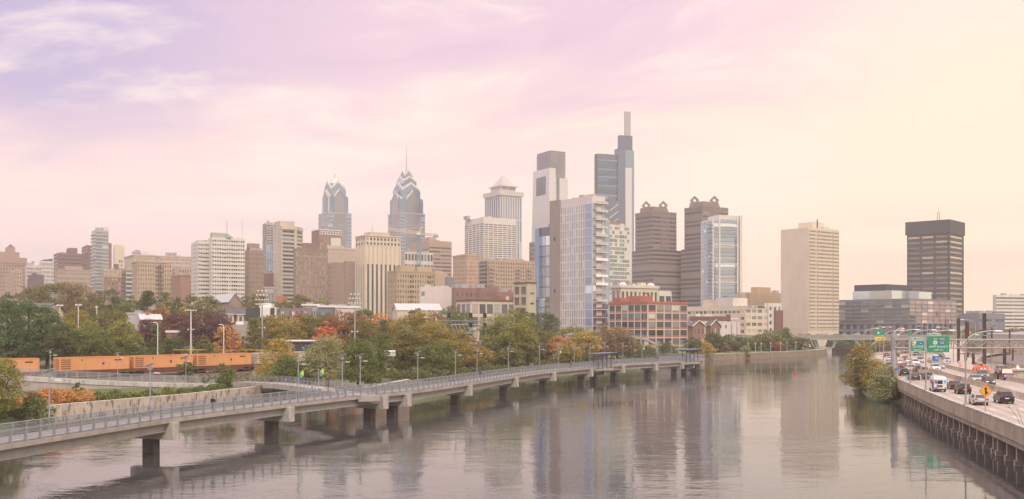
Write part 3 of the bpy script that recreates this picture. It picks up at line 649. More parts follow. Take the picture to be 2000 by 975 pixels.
# jersey barriers: separate segments
def jersey(P, y0, y1, group, lab, pale=(), z=RZ, L=6.0, scale=1.0):
    d = np.concatenate([[0], np.cumsum(np.linalg.norm(np.diff(P, axis=0), axis=1))]); mb = MB()
    vs = []
    prof = [(-.3, 0), (.3, 0), (.26, .1), (.14, .33), (.09, .95), (-.09, .95), (-.14, .33), (-.26, .1)]
    for x in (0, L-.04): vs += [(x, a, b) for a, b in prof]
    n = len(prof); mb.add(vs, [tuple(range(n)), tuple(range(n, 2*n))[::-1]]+[(i, n+i, n+(i+1) % n, (i+1) % n) for i in range(n)])
    me = mb.mesh('concrete_barrier', VCON); s = float(np.interp(y0, P[:, 1], d)); k = 0
    while s < np.interp(y1, P[:, 1], d):
        q = [np.array([np.interp(s+e, d, P[:, j]) for j in (0, 1)]) for e in (0, L)]
        ob = link('concrete_barrier', me, None, (*q[0], z), math.atan2(*(q[1]-q[0])[::-1]), CONC_L if k in pale else (VCON if k % 5 else CONC_D)); ob.scale.z = scale
        tag(ob, (f'{"pale" if k in pale else "brown"} barrier segment '+lab+f', {ORD[k]} from the near end'), 'barrier', group); s += L; k += 1
jersey(MED, 80, 420, 'median barrier segments', 'between the two carriageways', pale=(9, 10, 12))
jersey(RE, 90, 330, 'barrier segments on the right of the expressway', 'right of the oncoming lanes')
jersey(SHO, 120, 330, 'barrier segments beside the rail yard', 'along the rail yard', z=RZ-.01, scale=1.35)
# ramp that leaves to the right in the distance
RAMP2 = spline([(113, 255, 3.42), (124, 285, 3.5), (137, 313, 3.8), (152, 350, 4.6), (172, 400, 6.2), (205, 450, 8)], 3)
mb = MB(); loft(mb, RAMP2, [(-.5, 0), (-.5, -.6), (7.5, -.6), (7.5, 0)]); tag(mb.build('slip_road', ROADM), kind='structure')
rt = empty('slip_road_wall', (152, 350, 3), 0, 'curved concrete wall edging the slip road that bends away', 'wall'); o = Vector(rt.location)
loft(MB(), RAMP2, [(7.5, 1.0), (7.5, -3), (7.9, -3), (7.9, 1.0)]).build('wall', VCON, rt, loc=-o); loft(MB(), RAMP2[6:], [(-.9, .9), (-.9, -.8), (-.5, -.8), (-.5, .9)]).build('barrier', CONC_L, rt, loc=-o)
# ---------------------------------------------------------------- expressway lamps
def make_road_lamp(h=9.2, arm=3.4):
    r = empty('road_lamp', (0, 0, 0)); mb = MB(); mb.tube([(0, 0, 0), (0, 0, h-1.4)], .13, 8, .09); mb.box(-.22, .22, -.22, .22, 0, .3); mb.build('pole', M('lamp pole aluminium', (.4, .36, .33), .5, .06, .5, .3), r)
    pts = [(arm*(1-math.cos(t)), 0, h-1.4+1.5*math.sin(t)) for t in np.linspace(0, PI/2, 9)]
    mb = MB(); mb.tube(pts, .1, 6, .08); mb.build('arm', MATS['lamp pole aluminium'], r)
    mb = MB(); mb.ball((arm+.45, 0, h+.06), (.62, .2, .13), 10, 6); mb.build('lamp_head', LAMPGL, r); return r
RL = make_road_lamp(); RKM = kids_map(); RK = [0]
def road_lamp(x, y, z, rz, label, group, sc=1.0):
    r = RL if RK[0] == 0 else copy_tree(RL, None, RKM); RK[0] += 1
    r.location = (x, y, z); r.rotation_euler = (0, 0, rz); r.scale = (sc,)*3; tag(r, label, 'street lamp', group)
for k, px in enumerate([1887, 1807, 1779, 1752, 1730]):
    s = (LE[:, 0]-.2)/np.maximum(LE[:, 1], 1)*F+1000; ok = np.where((LE[:, 1] > 90) & (LE[:, 1] < 240))[0]; i = ok[int(np.argmin(np.abs(s[ok]-px)))]
    if px == 1730: x, y = 80.5, 216
    else: x, y = LE[i]
    road_lamp(x-.15, y, 4.3, -.1, ['tallest looking arched lamp on the river parapet, behind the yellow sign', 'arched parapet lamp crossing the left edge of the large green sign', 'arched parapet lamp crossing the smaller green sign', 'arched parapet lamp between the gantry post and smaller green sign', 'arched lamp above the riverside trees left of the gantry post'][k], 'arched lamps on the viaduct parapet', 1.0 if px != 1730 else .98)
for k, (px, Y, z, rz, sc) in enumerate([(1937, 262, 2.8, PI, 1.0), (1687, 300, 4, 0, 1.05), (1700, 330, 4, 0, 1.1), (1862, 300, 3, PI, 1.2), (1905, 380, 5, PI, 1.3), (1946, 430, 5, PI, 1.2), (1766, 420, 4, 0, 1.0), (1815, 430, 4, PI, 1.15), (1718, 400, 4, 0, 1.1)]):
    road_lamp(X(px, Y), Y, z, rz, 'arched street lamp '+['by the orange compressor in the yard', 'farthest left behind the riverside trees', 'second from left behind the riverside trees', 'seen just right of the large green sign', 'beside the red diamond sign in the distance', 'right of the far green signs beyond the tracks', 'far down the expressway behind the smaller sign', 'above the large green sign facing left', 'behind the riverside trees near the yellow banded sign'][k], 'arched street lamps beyond the gantry', sc)
# ---------------------------------------------------------------- signs (the photograph is mirrored, so the lettering runs backwards)
SIGNG = M('highway sign green', (.02, .27, .15), .45, .05, .4); SWHITE = M('sign white', (.8, .8, .77), .5, .03, 1); SBLUE = M('sign blue', (.05, .15, .45), .5, .05, 1)
SRED = M('sign red', (.6, .07, .06), .5, .05, 1); SYEL = M('sign yellow', (.75, .5, .06), .5, .05, 1); SAMB = M('sign amber', (.75, .36, .04), .5, .05, 1); SBLK = M('sign black', (.02, .02, .02), .6, .05, 1)
def text_mesh(txt, h, mat, parent, x, z, y=-.09, name='lettering', width=None, mirror=True):
    cu = bpy.data.curves.new('t', 'FONT'); cu.body = txt; cu.size = 1; cu.align_x = 'CENTER'; cu.extrude = .01
    ob = bpy.data.objects.new('t', cu); COL.objects.link(ob); bpy.context.view_layer.update()
    me = bpy.data.meshes.new_from_object(ob.evaluated_get(bpy.context.evaluated_depsgraph_get())); bpy.data.objects.remove(ob)
    co = np.empty(len(me.vertices)*3); me.vertices.foreach_get('co', co); co = co.reshape(-1, 3)
    cap = .72; sc = h/cap; sx = sc
    if width: sx = width/(co[:, 0].max()-co[:, 0].min())
    cx = (co[:, 0].max()+co[:, 0].min())/2
    out = np.stack([(co[:, 0]-cx)*sx*(-1 if mirror else 1), -co[:, 2]*.5, co[:, 1]*sc], 1); me.vertices.foreach_set('co', out.ravel())
    if mirror: me.flip_normals()
    me.materials.clear(); me.materials.append(mat); return link(name, me, parent, (x, y, z))
def rrect(x0, x1, z0, z1, r, y0, y1, n=5):
    ps = []
    for cx, cz, a in ((x1-r, z1-r, 0), (x0+r, z1-r, PI/2), (x0+r, z0+r, PI), (x1-r, z0+r, 1.5*PI)):
        ps += [(cx+r*math.cos(a+PI/2*k/n), cz+r*math.sin(a+PI/2*k/n)) for k in range(n+1)]
    k = len(ps); vs = [(a, y0, b) for a, b in ps]+[(a, y1, b) for a, b in ps]
    return MB().add(vs, [tuple(range(k))[::-1], tuple(range(k, 2*k))]+[(i, (i+1) % k, k+(i+1) % k, k+i) for i in range(k)])
def panel(par, name, x0, x1, z0, z1, border=True, mat=SIGNG):
    rrect(x0, x1, z0, z1, .18, -.03, .05).build(name, mat, par)
    if border:
        t = .07; mb = MB()
        for a, b, c, d in ((x0+.1, x1-.1, z1-.12, z1-.05), (x0+.1, x1-.1, z0+.05, z0+.12), (x0+.05, x0+.12, z0+.13, z1-.13), (x1-.12, x1-.05, z0+.13, z1-.13)): mb.box(a, b, -.045, -.031, c, d)
        mb.build('border', SWHITE, par)
GY = 190
def sign_at(px, pyb, Y, label):
    return empty('highway_sign', (X(px, Y), Y-.75, Zp(pyb, Y)), 0, label, 'road sign', 'green highway signs on the gantry')
k = GY/F
s = sign_at(1829, 688, GY, 'large green highway sign with mirrored lettering for Central Phila')
W, H = 43*k, 31*k
panel(s, 'sign_panel', -W/2, W/2, 0, H, False); panel(s, 'exit_tab', -W/2, -W/2+27*k, H+.02, H+6.3*k)
text_mesh('EXIT 344', .36, SWHITE, s, -W/2+13.5*k, H+.17, width=2.0); text_mesh('EAST   EAST', .26, SWHITE, s, .05, H-.62, width=2.1)
text_mesh('Central Phila', .42, SWHITE, s, 0, .9, width=3.5); text_mesh('1/2  MILE', .3, SWHITE, s, .05, .3, width=1.7)
sh = rrect(-.95, -.2, 1.5, 2.18, .22, -.06, -.031).build('route_shield', SWHITE, s); text_mesh('30', .4, SBLK, sh, -.58, 1.66, width=.5)
ps = [(.3, 2.25), (.55, 2.12), (.72, 2.2), (.9, 2.12), (1.15, 2.25), (1.25, 1.95), (1.1, 1.62), (.72, 1.42), (.34, 1.62), (.2, 1.95)]; n = len(ps)
def flat(ps, y0, y1, name, mat, par):
    n = len(ps); return MB().add([(a, y0, b) for a, b in ps]+[(a, y1, b) for a, b in ps], [tuple(range(n)), tuple(range(n, 2*n))[::-1]]+[(i, n+i, n+(i+1) % n, (i+1) % n) for i in range(n)]).build(name, mat, par)
isd = flat(ps, -.06, -.031, 'route_shield', SBLUE, s); text_mesh('676', .36, SWHITE, isd, .72, 1.6, width=.62)
flat([(.3, 2.235), (.55, 2.12), (.72, 2.19), (.9, 2.12), (1.15, 2.235), (1.21, 2.04), (.24, 2.04)], -.07, -.061, 'shield_band', SRED, s)
s = sign_at(1788, 687, GY, 'smaller green highway sign for 30th St with two small blue symbols')
W, H = 32*k, 22.5*k
panel(s, 'sign_panel', -W/2, W/2, 0, H); panel(s, 'exit_tab', -W/2, -W/2+27*k, H+.02, H+6.3*k)
text_mesh('EXIT 345', .36, SWHITE, s, -W/2+13.5*k, H+.17, width=2.0); text_mesh('30TH ST', .44, SWHITE, s, .1, .76, width=2.1); text_mesh('1/2 MILE', .26, SWHITE, s, .1, .25, width=1.45)
flat([(-.95, 1.3), (-.2, 1.3), (-.2, 1.95), (-.95, 1.95)], -.06, -.031, 'service_symbol', SWHITE, s)
flat([(-.9, 1.35), (-.72, 1.35), (-.6, 1.62), (-.7, 1.9), (-.9, 1.9)], -.075, -.061, 'symbol_mark', SRED, s); flat([(-.25, 1.35), (-.25, 1.7), (-.4, 1.62), (-.5, 1.35)], -.075, -.061, 'symbol_mark', SBLUE, s)
flat([(.3, 1.3), (1.05, 1.3), (1.05, 1.95), (.3, 1.95)], -.06, -.031, 'service_symbol', SBLUE, s); flat([(.42, 1.66), (.6, 1.52), (.78, 1.54), (.93, 1.66), (.78, 1.62), (.6, 1.62)], -.075, -.061, 'symbol_mark', SWHITE, s)
def plain_sign(px0, px1, py0, py1, Y, label, lines, yellow=None, tab=None, group='distant green highway signs'):
    r = empty('highway_sign', (X((px0+px1)/2, Y), Y, Zp(py1, Y)), 0, label, 'road sign', group); W = (px1-px0)/F*Y; H = (py1-py0)/F*Y
    panel(r, 'sign_panel', -W/2, W/2, 0, H, False)
    if tab: panel(r, 'exit_tab', -W/2, -W/2+W*.7, H+.02, H+5/F*Y, False); 
    if yellow: rrect(-W/2, W/2, -.22*H-.9, -.02, .1, -.03, .05).build('exit_only_band', SYEL, r); text_mesh('EXIT  ONLY', .4, SBLK, r, 0, -.22*H-.55, width=W*.7)
    for z, t, w in lines: text_mesh(t, H*.17, SWHITE, r, 0, z*H, width=w*W)
    for x in (-.38*W, .38*W):
        mb = MB(); mb.tube([(x, .18, -max(2, Zp(py1, Y)-3)), (x, .18, H)], .1, 6); mb.build('sign_post', STEEL, r)
    return r
r = plain_sign(1708.5, 1729, 647, 657.5, 330, 'green sign with a yellow band and mirrored lettering above the riverside trees', [(.12, '30TH ST', .7)], True, True)
flat([(-.8, .9), (-.3, .9), (-.3, 1.5), (-.8, 1.5)], -.07, -.04, 'service_symbol', SWHITE, r); flat([(.2, .9), (.9, .9), (.9, 1.4), (.2, 1.4)], -.07, -.04, 'service_symbol', SBLUE, r)
plain_sign(1773.5, 1781, 650, 656, 420, 'small bare green sign peeking out above the smaller gantry sign', [])
plain_sign(1896, 1913, 650.5, 657.5, 430, 'distant green sign beside the red diamond sign', [(.3, 'EAST 30', .6)])
plain_sign(1912, 1928, 648.5, 655, 440, 'distant green sign right of its twin beyond the rail yard', [(.4, 'EXIT', .5)])
# gantry that carries the signs
GT = M('gantry steel', (.36, .32, .28), .6, .1, .4, .1)
rt = empty('sign_gantry', (X(1745, GY), GY, 2.0), 0, 'overhead truss gantry on a thick grey post spanning the expressway', 'gantry')
gx0, gx1 = X(1745, GY), X(2075, GY); zt, zb = Zp(663.5, GY)-2, Zp(679.5, GY)-2; LX = gx1-gx0
mb = MB(); mb.tube([(0, 0, -1), (0, 0, Zp(650, GY)-2)], .48, 12, .44); mb.tube([(0, 0, zt-.9), (0, 0, zt-.7)], .56, 12); mb.tube([(0, 0, zt+.3), (0, 0, zt+.55)], .56, 12); mb.build('post', STEEL, rt)
mb = MB(); mb.tube([(LX, 0, 0), (LX, 0, zt+1)], .48, 12); mb.build('post', STEEL, rt)
for y in (-.55, .55):
    mb = MB(); mb.tube([(0, y, zt), (LX, y, zt)], .17, 6); mb.tube([(0, y, zb), (LX, y, zb)], .17, 6); mb.build('chord', GT, rt)
    mb = MB(); n = 20
    for i in range(n):
        xa, xb = LX*i/n, LX*(i+1)/n; mb.tube([(xa, y, zb), (xa, y, zt)], .085, 5); mb.tube([(xa, y, zb), (xb, y, zt)] if i % 2 == 0 else [(xa, y, zt), (xb, y, zb)], .1, 5)
    mb.build('truss_web', GT, rt)
mb = MB()
for i in range(21):
    for z in (zt, zb): mb.tube([(LX*i/20, -.55, z), (LX*i/20, .55, z)], .05, 5)
mb.build('cross_brace', GT, rt)
mb = MB(); mb.box(X(1893, GY)-gx0, X(1921, GY)-gx0, .9, 1.0, zb-.9, zt-.3); mb.build('sign_back', M('bare aluminium sign back', (.33, .3, .27), .5, .1, .6, .3), rt)
mb = MB(); mb.tube([(0, -.1, Zp(650, GY)-2), (.35, -.3, Zp(646, GY)-2), (.95, -.4, Zp(641.5, GY)-2), (1.6, -.4, Zp(641, GY)-2)], .07, 6); mb.build('camera_arm', LAMPGL, rt)
mb = MB(); mb.box(1.5, 1.9, -.55, -.25, Zp(643.5, GY)-2, Zp(640.5, GY)-2); mb.box(.5, 1.0, -.5, -.2, Zp(655, GY)-2, Zp(652.3, GY)-2); mb.build('camera', WHITE, rt)
# amber merge sign
y = 116; i = int(np.argmin(np.abs(LE[:, 1]-y))); rt = empty('warning_sign', (X(1925, y), y, 3.7), 0, 'amber diamond merge sign with a black arrow on the viaduct parapet', 'road sign')
mb = MB(); mb.box(-.05, .05, .0, .08, 0, 3.4); mb.build('post', STEEL, rt)
zc = Zp(764, y)-3.7; R = .82
flat([(-R, zc), (0, zc-R), (R, zc), (0, zc+R)], -.05, -.01, 'sign_plate', SAMB, rt)
mb = MB()
for a in range(4):
    c, s2 = math.cos(a*PI/2), math.sin(a*PI/2); e = [(R-.08, 0), (R-.12, 0), (0, R-.12), (0, R-.08)]
    mb.add([(p*c-q*s2, -.056, zc+p*s2+q*c) for p, q in e]+[(p*c-q*s2, -.051, zc+p*s2+q*c) for p, q in e], [(0, 1, 2, 3), (7, 6, 5, 4)])
mb.build('border', SBLK, rt)
flat([(-.09, zc-.45), (.07, zc-.45), (.07, zc-.16), (.2, zc-.33), (.31, zc-.25), (.07, zc+.06), (.07, zc+.2), (.21, zc+.2), (-.01, zc+.5), (-.23, zc+.2), (-.09, zc+.2)], -.07, -.056, 'arrow', SBLK, rt)
# small marker signs
rt = empty('marker_sign', (X(1771.5, 178), 178, 4.4), 0, 'small green marker plate on a short post on the parapet', 'road sign'); mb = MB(); mb.box(-.04, .04, 0, .06, 0, 1.1); mb.build('post', STEEL, rt); rrect(-.17, .17, .5, 1.15, .05, -.04, -.01).build('sign_plate', M('bright green plate', (.03, .42, .28), .5, .05, 1), rt)
rt = empty('marker_sign', (X(1751.5, 188.5), 188.5, 4.4), 0, 'small blue plate on a short post beside the gantry post', 'road sign'); mb = MB(); mb.box(-.05, .05, 0, .06, 0, 2); mb.build('post', STEEL, rt); rrect(-.36, .36, 1.5, 1.95, .05, -.04, -.01).build('sign_plate', SBLUE, rt)
Y = 420; rt = empty('warning_sign', (X(1894.5, Y), Y, Zp(655, Y)), 0, 'small red orange diamond sign far beyond the tracks', 'road sign'); mb = MB(); mb.tube([(0, .1, -7), (0, .1, 1)], .08); mb.build('post', STEEL, rt); flat([(-.6, 1.2), (0, .3), (.6, 1.2), (0, 2.1)], -.05, -.01, 'sign_plate', M('work sign orange', (.8, .16, .04), .5, .05, 1), rt)
# ---------------------------------------------------------------- rail yard
mb = MB(); PY0, PY1 = 150, 470
yp = spline([(118, 120), (128, 165), (140, 210), (152, 255), (170, 300), (195, 345), (235, 400), (300, 460)], 4)
loft(mb, yp, [(0, 2.72), (0, 2), (110, 2), (110, 2.72)]); tag(mb.build('rail_yard', M('yard ballast', (.17, .145, .13), .95, .3, .4)), kind='structure')
A2 = resample(yp, NR); mb = MB(); n = NR; mb.v = [(a[0], a[1], 2.70) for a in SH2]+[(b[0]+1, b[1], 2.70) for b in A2]; mb.f = [(i, n+i, n+i+1, i+1) for i in range(n-1)]; tag(mb.build('yard_apron', MATS['yard ballast']), kind='structure')
mb = MB()
for off in (6, 11.5, 17, 22.5, 30, 36):
    for q in (-.75, .75): loft(mb, yp, [(off+q-.06, 2.95), (off+q-.06, 2.724), (off+q+.06, 2.724), (off+q+.06, 2.95)])
tag(mb.build('yard_tracks', M('worn rail steel', (.4, .34, .28), .35, .1, 1, .6)), kind='structure')
mb = MB()
for off in (7.6, 14.2, 19.8): loft(mb, yp, [(off, 2.86), (off, 2.73), (off+1.9, 2.73), (off+1.9, 2.86)])
tag(mb.build('yard_walkway', M('sandy ballast', (.46, .38, .28), .9, .15, .5)), kind='structure')
SILVER = M('silver train skin', (.4, .39, .39), .35, .08, .3, .35); TWIN = G('train glass', (.05, .05, .06), (.1, .1, .12), .15, .2)
def train(y0, off, ncar, label, group, roof, gzz=2.95):
    d = np.concatenate([[0], np.cumsum(np.linalg.norm(np.diff(yp, axis=0), axis=1))]); Q = offset(yp, off)
    s = float(np.interp(y0, yp[:, 1], d)); Lc = 22.0
    for k in range(ncar):
        s1 = s-Lc; a, b = [np.array([np.interp(t, d, Q[:, j]) for j in (0, 1)]) for t in (s, s1)]
        c = (a+b)/2; L = float(np.linalg.norm(b-a)); t = empty('train_car', (c[0], c[1], gzz), math.atan2(*(b-a)[::-1]), label[k], 'train car', group)
        prof = [(-1.5, .4), (1.5, .4), (1.55, 1.6), (1.5, 2.9), (1.15, 3.7), (.5, 4.0), (-.5, 4.0), (-1.15, 3.7), (-1.5, 2.9), (-1.55, 1.6)]
        mb = MB(); n = len(prof); xs = [(-L/2+.2, 1.0), (L/2-.25, 1.0)] if k else [(-L/2, .35), (-L/2+1.2, .72), (-L/2+3, .93), (-L/2+5, 1.0), (L/2-.25, 1.0)]
        for x, f in xs: mb.v += [(x, p*(.6+.4*f), .4+(q-.4)*f) for p, q in prof]
        for i in range(len(xs)-1): mb.f += [(i*n+j, i*n+(j+1) % n, (i+1)*n+(j+1) % n, (i+1)*n+j)[::-1] for j in range(n)]
        mb.f += [tuple(range(n)), tuple(range((len(xs)-1)*n, len(xs)*n))[::-1]]; mb.build('body', SILVER, t)
        for sd in (-1, 1):
            w = MB(); w.box(-.55, .55, -.02, .02, -.4, .4); me = w.mesh('window', TWIN)
            for x in np.arange(-L/2+(6 if not k else 2), L/2-1.5, 1.7): link('window', me, t, (x, sd*1.545, 2.45))
        mb = MB(); mb.box(-L/2+5, L/2-.5, -.9, .9, 4.003, 4.2); mb.build('roof', roof, t)
        mb = MB(); mb.box(-L/2+1.5, L/2-1.5, -1.3, 1.3, -.2, .398); mb.build('undercarriage', BLACK, t)
        s = s1
train(296, 24.5, 3, ['silver train front car with a sloping nose in the rail yard', 'second silver train car behind the sloping nose car', 'silver train car at the right edge of the photo'], 'cars of the silver passenger train', SILVER)
train(352, 34, 3, ['bluish roofed train car standing far back in the yard', 'middle bluish roofed train car far back in the yard', 'bluish roofed train car at the right edge far back in the yard'], 'cars of the far train', M('pale blue roof', (.42, .46, .58), .5, .08, .5))
train(372, 44, 3, ['pale roofed train car on the farthest yard track', 'second pale roofed train car on the farthest yard track', 'third pale roofed train car on the farthest yard track'], 'cars of the farthest train', M('pale blue roof', (.42, .46, .58)))
for k, (px, pyt, pyb, Y, r) in enumerate([(1872, 622, 703, 300, .32), (1887, 628, 705, 310, .26), (1891, 630, 705, 330, .2), (1922.5, 612, 714, 275, .36), (1937, 640, 705, 340, .2), (1962, 676, 717, 262, .32), (1972, 644, 690, 400, .24), (1901, 690, 712, 285, .28), (1978, 676, 700, 330, .2)]):
    t = empty('catenary_mast', (X(px, Y), Y, 2.7), 0, f'brown steel overhead line mast in the rail yard, {ORD[k]} from the left' if k < 4 else 'brown steel rail yard mast '+['with wires right of the tall mast', 'in front of the silver train', 'rising above the far train roofs', 'short, standing left of the orange compressor', 'short, between the two trains'][k-4], 'mast', 'masts in the rail yard')
    h = Zp(pyt, Y)-2.7; mb = MB(); w = r
    mb.box(-w, w, -.04, .04, 0, h); mb.box(-w, -w+.07, -w, w, 0, h); mb.box(w-.07, w, -w, w, 0, h); mb.build('column', RUST, t)
    mb = MB(); mb.box(-w-.3, w+.3, -w-.3, w+.3, -.6, .3); mb.build('base', CONC, t)
    if k in (0, 3, 5):
        mb = MB(); mb.tube([(0, 0, h*.72), (3.2, 0, h*.78)], .06); mb.tube([(0, 0, h*.86), (3.2, 0, h*.78)], .03); mb.build('bracket', RUST, t)
t = empty('portal_beam', (X(1890, 300), 300, 2.7), 0, 'brown lattice beam carried between the rail yard masts', 'gantry beam'); L = X(1962, 280)-X(1872, 300)
mb = MB(); zz = Zp(692, 300)-2.7; mb.box(-3, L, -.15, .15, zz, zz+.25); mb.build('beam', RUST, t); mb = MB(); mb.tube([(-1, 0, zz-2), (-1, 0, zz)], .08); mb.tube([(L*.5, 0, zz-2), (L*.5, 0, zz)], .08); mb.build('hanger', RUST, t)
# retaining wall and climbing street behind the yard
RWP = spline([(X(1862, 560), 560), (X(1910, 520), 520), (X(1990, 480), 480), (X(2120, 440), 440)], 6); rt = empty('retaining_wall', (RWP[0][0], RWP[0][1], 3), 0, 'grey retaining wall of the climbing street behind the rail yard', 'wall'); o = Vector(rt.location)
loft(MB(), RWP, [(-.5, 10.4), (-.5, 2), (.4, 2), (.4, 10.4)]).build('wall', CONC, rt, loc=-o); loft(MB(), RWP, [(-.6, 10.75), (-.6, 10.403), (.5, 10.403), (.5, 10.75)]).build('coping', CONC_L, rt, loc=-o)
mb = MB(); loft(mb, RWP, [(-40, 12.0), (-40, 2), (-.52, 2), (-.52, 9.6)]); tag(mb.build('street', M('grey street', (.3, .28, .27), .85, .12, .2)), kind='structure')
RW2 = spline([(X(1885, 430), 430), (X(1940, 420), 420), (X(2060, 400), 400)], 6); rt = empty('retaining_wall', (RW2[0][0], RW2[0][1], 3), 0, 'lower brown retaining wall at the back of the rail yard', 'wall'); o = Vector(rt.location)
loft(MB(), RW2, [(-.5, 6.2), (-.5, 2), (.4, 2), (.4, 6.2)]).build('wall', VCON, rt, loc=-o)
mb = MB(); loft(mb, RW2, [(-60, 6.6), (-60, 2), (-.52, 2), (-.52, 6.0)]); tag(mb.build('yard_ground', MATS['yard ballast']), kind='structure')
# concrete hut at the right edge
Y = 205; t = empty('yard_hut', (X(1990, Y), Y, 2.7), 0, 'low brown concrete yard structure at the right edge of the road', 'hut')
mb = MB(); mb.box(-2.8, 9, -1.5, 3, 0, 2.5); mb.build('wall', VCON, t); mb = MB(); mb.box(-3.1, 9.3, -1.8, 3.3, 2.503, 2.8); mb.build('roof', CONC_L, t); mb = MB(); mb.cone((0, .5), .45, 2.8, 3.2, 8, .3); mb.cone((0, .5), .3, 3.2, 3.75, 8); mb.build('vent', WHITE, t); mb = MB(); mb.box(-2, .5, -1.56, -1.5, .4, 1.9); mb.box(2.1, 3, -1.58, -1.5, .2, 2.2); mb.build('panel', CONC_L, t)
# ---------------------------------------------------------------- vehicles
CGL = G('car glass', (.02, .022, .026), (.05, .055, .06), .08, .05, .4, .1)
TAIL = M('tail lamp red', (.5, .02, .02), .25, .05, 2); HEAD = M('head lamp clear', (.8, .8, .76), .1, .03, 2); RIM = M('alloy rim', (.45, .45, .46), .3, .05, 2, .6); PLATE = M('plate', (.7, .68, .6), .5, .04, 2); TRIM = M('dark trim', (.03, .03, .033), .6, .1, 2)
def paint(n, c, met=.3): return M('car paint '+n, c, .28, .05, 1.5, met, spec=.6)
CP = {'silver': paint('silver', (.5, .5, .5), .5), 'black': paint('black', (.02, .02, .023)), 'white': paint('white', (.75, .74, .72), 0), 'grey': paint('grey', (.18, .18, .19), .5), 'dark blue': paint('dark blue', (.03, .05, .12)), 'red': paint('red', (.42, .03, .05)), 'beige': paint('beige', (.45, .38, .29), .3), 'maroon': paint('maroon', (.2, .02, .04)), 'dark grey': paint('dark grey', (.07, .075, .08), .4), 'blue': paint('blue', (.04, .12, .4))}
WM = MB(); WM.tube([(0, -.11, 0), (0, .11, 0)], .34, 16); RMM = MB(); RMM.tube([(0, -.13, 0), (0, .13, 0)], .21, 12)
wme = WM.mesh('wheel', BLACK); rme = RMM.mesh('rim', RIM)
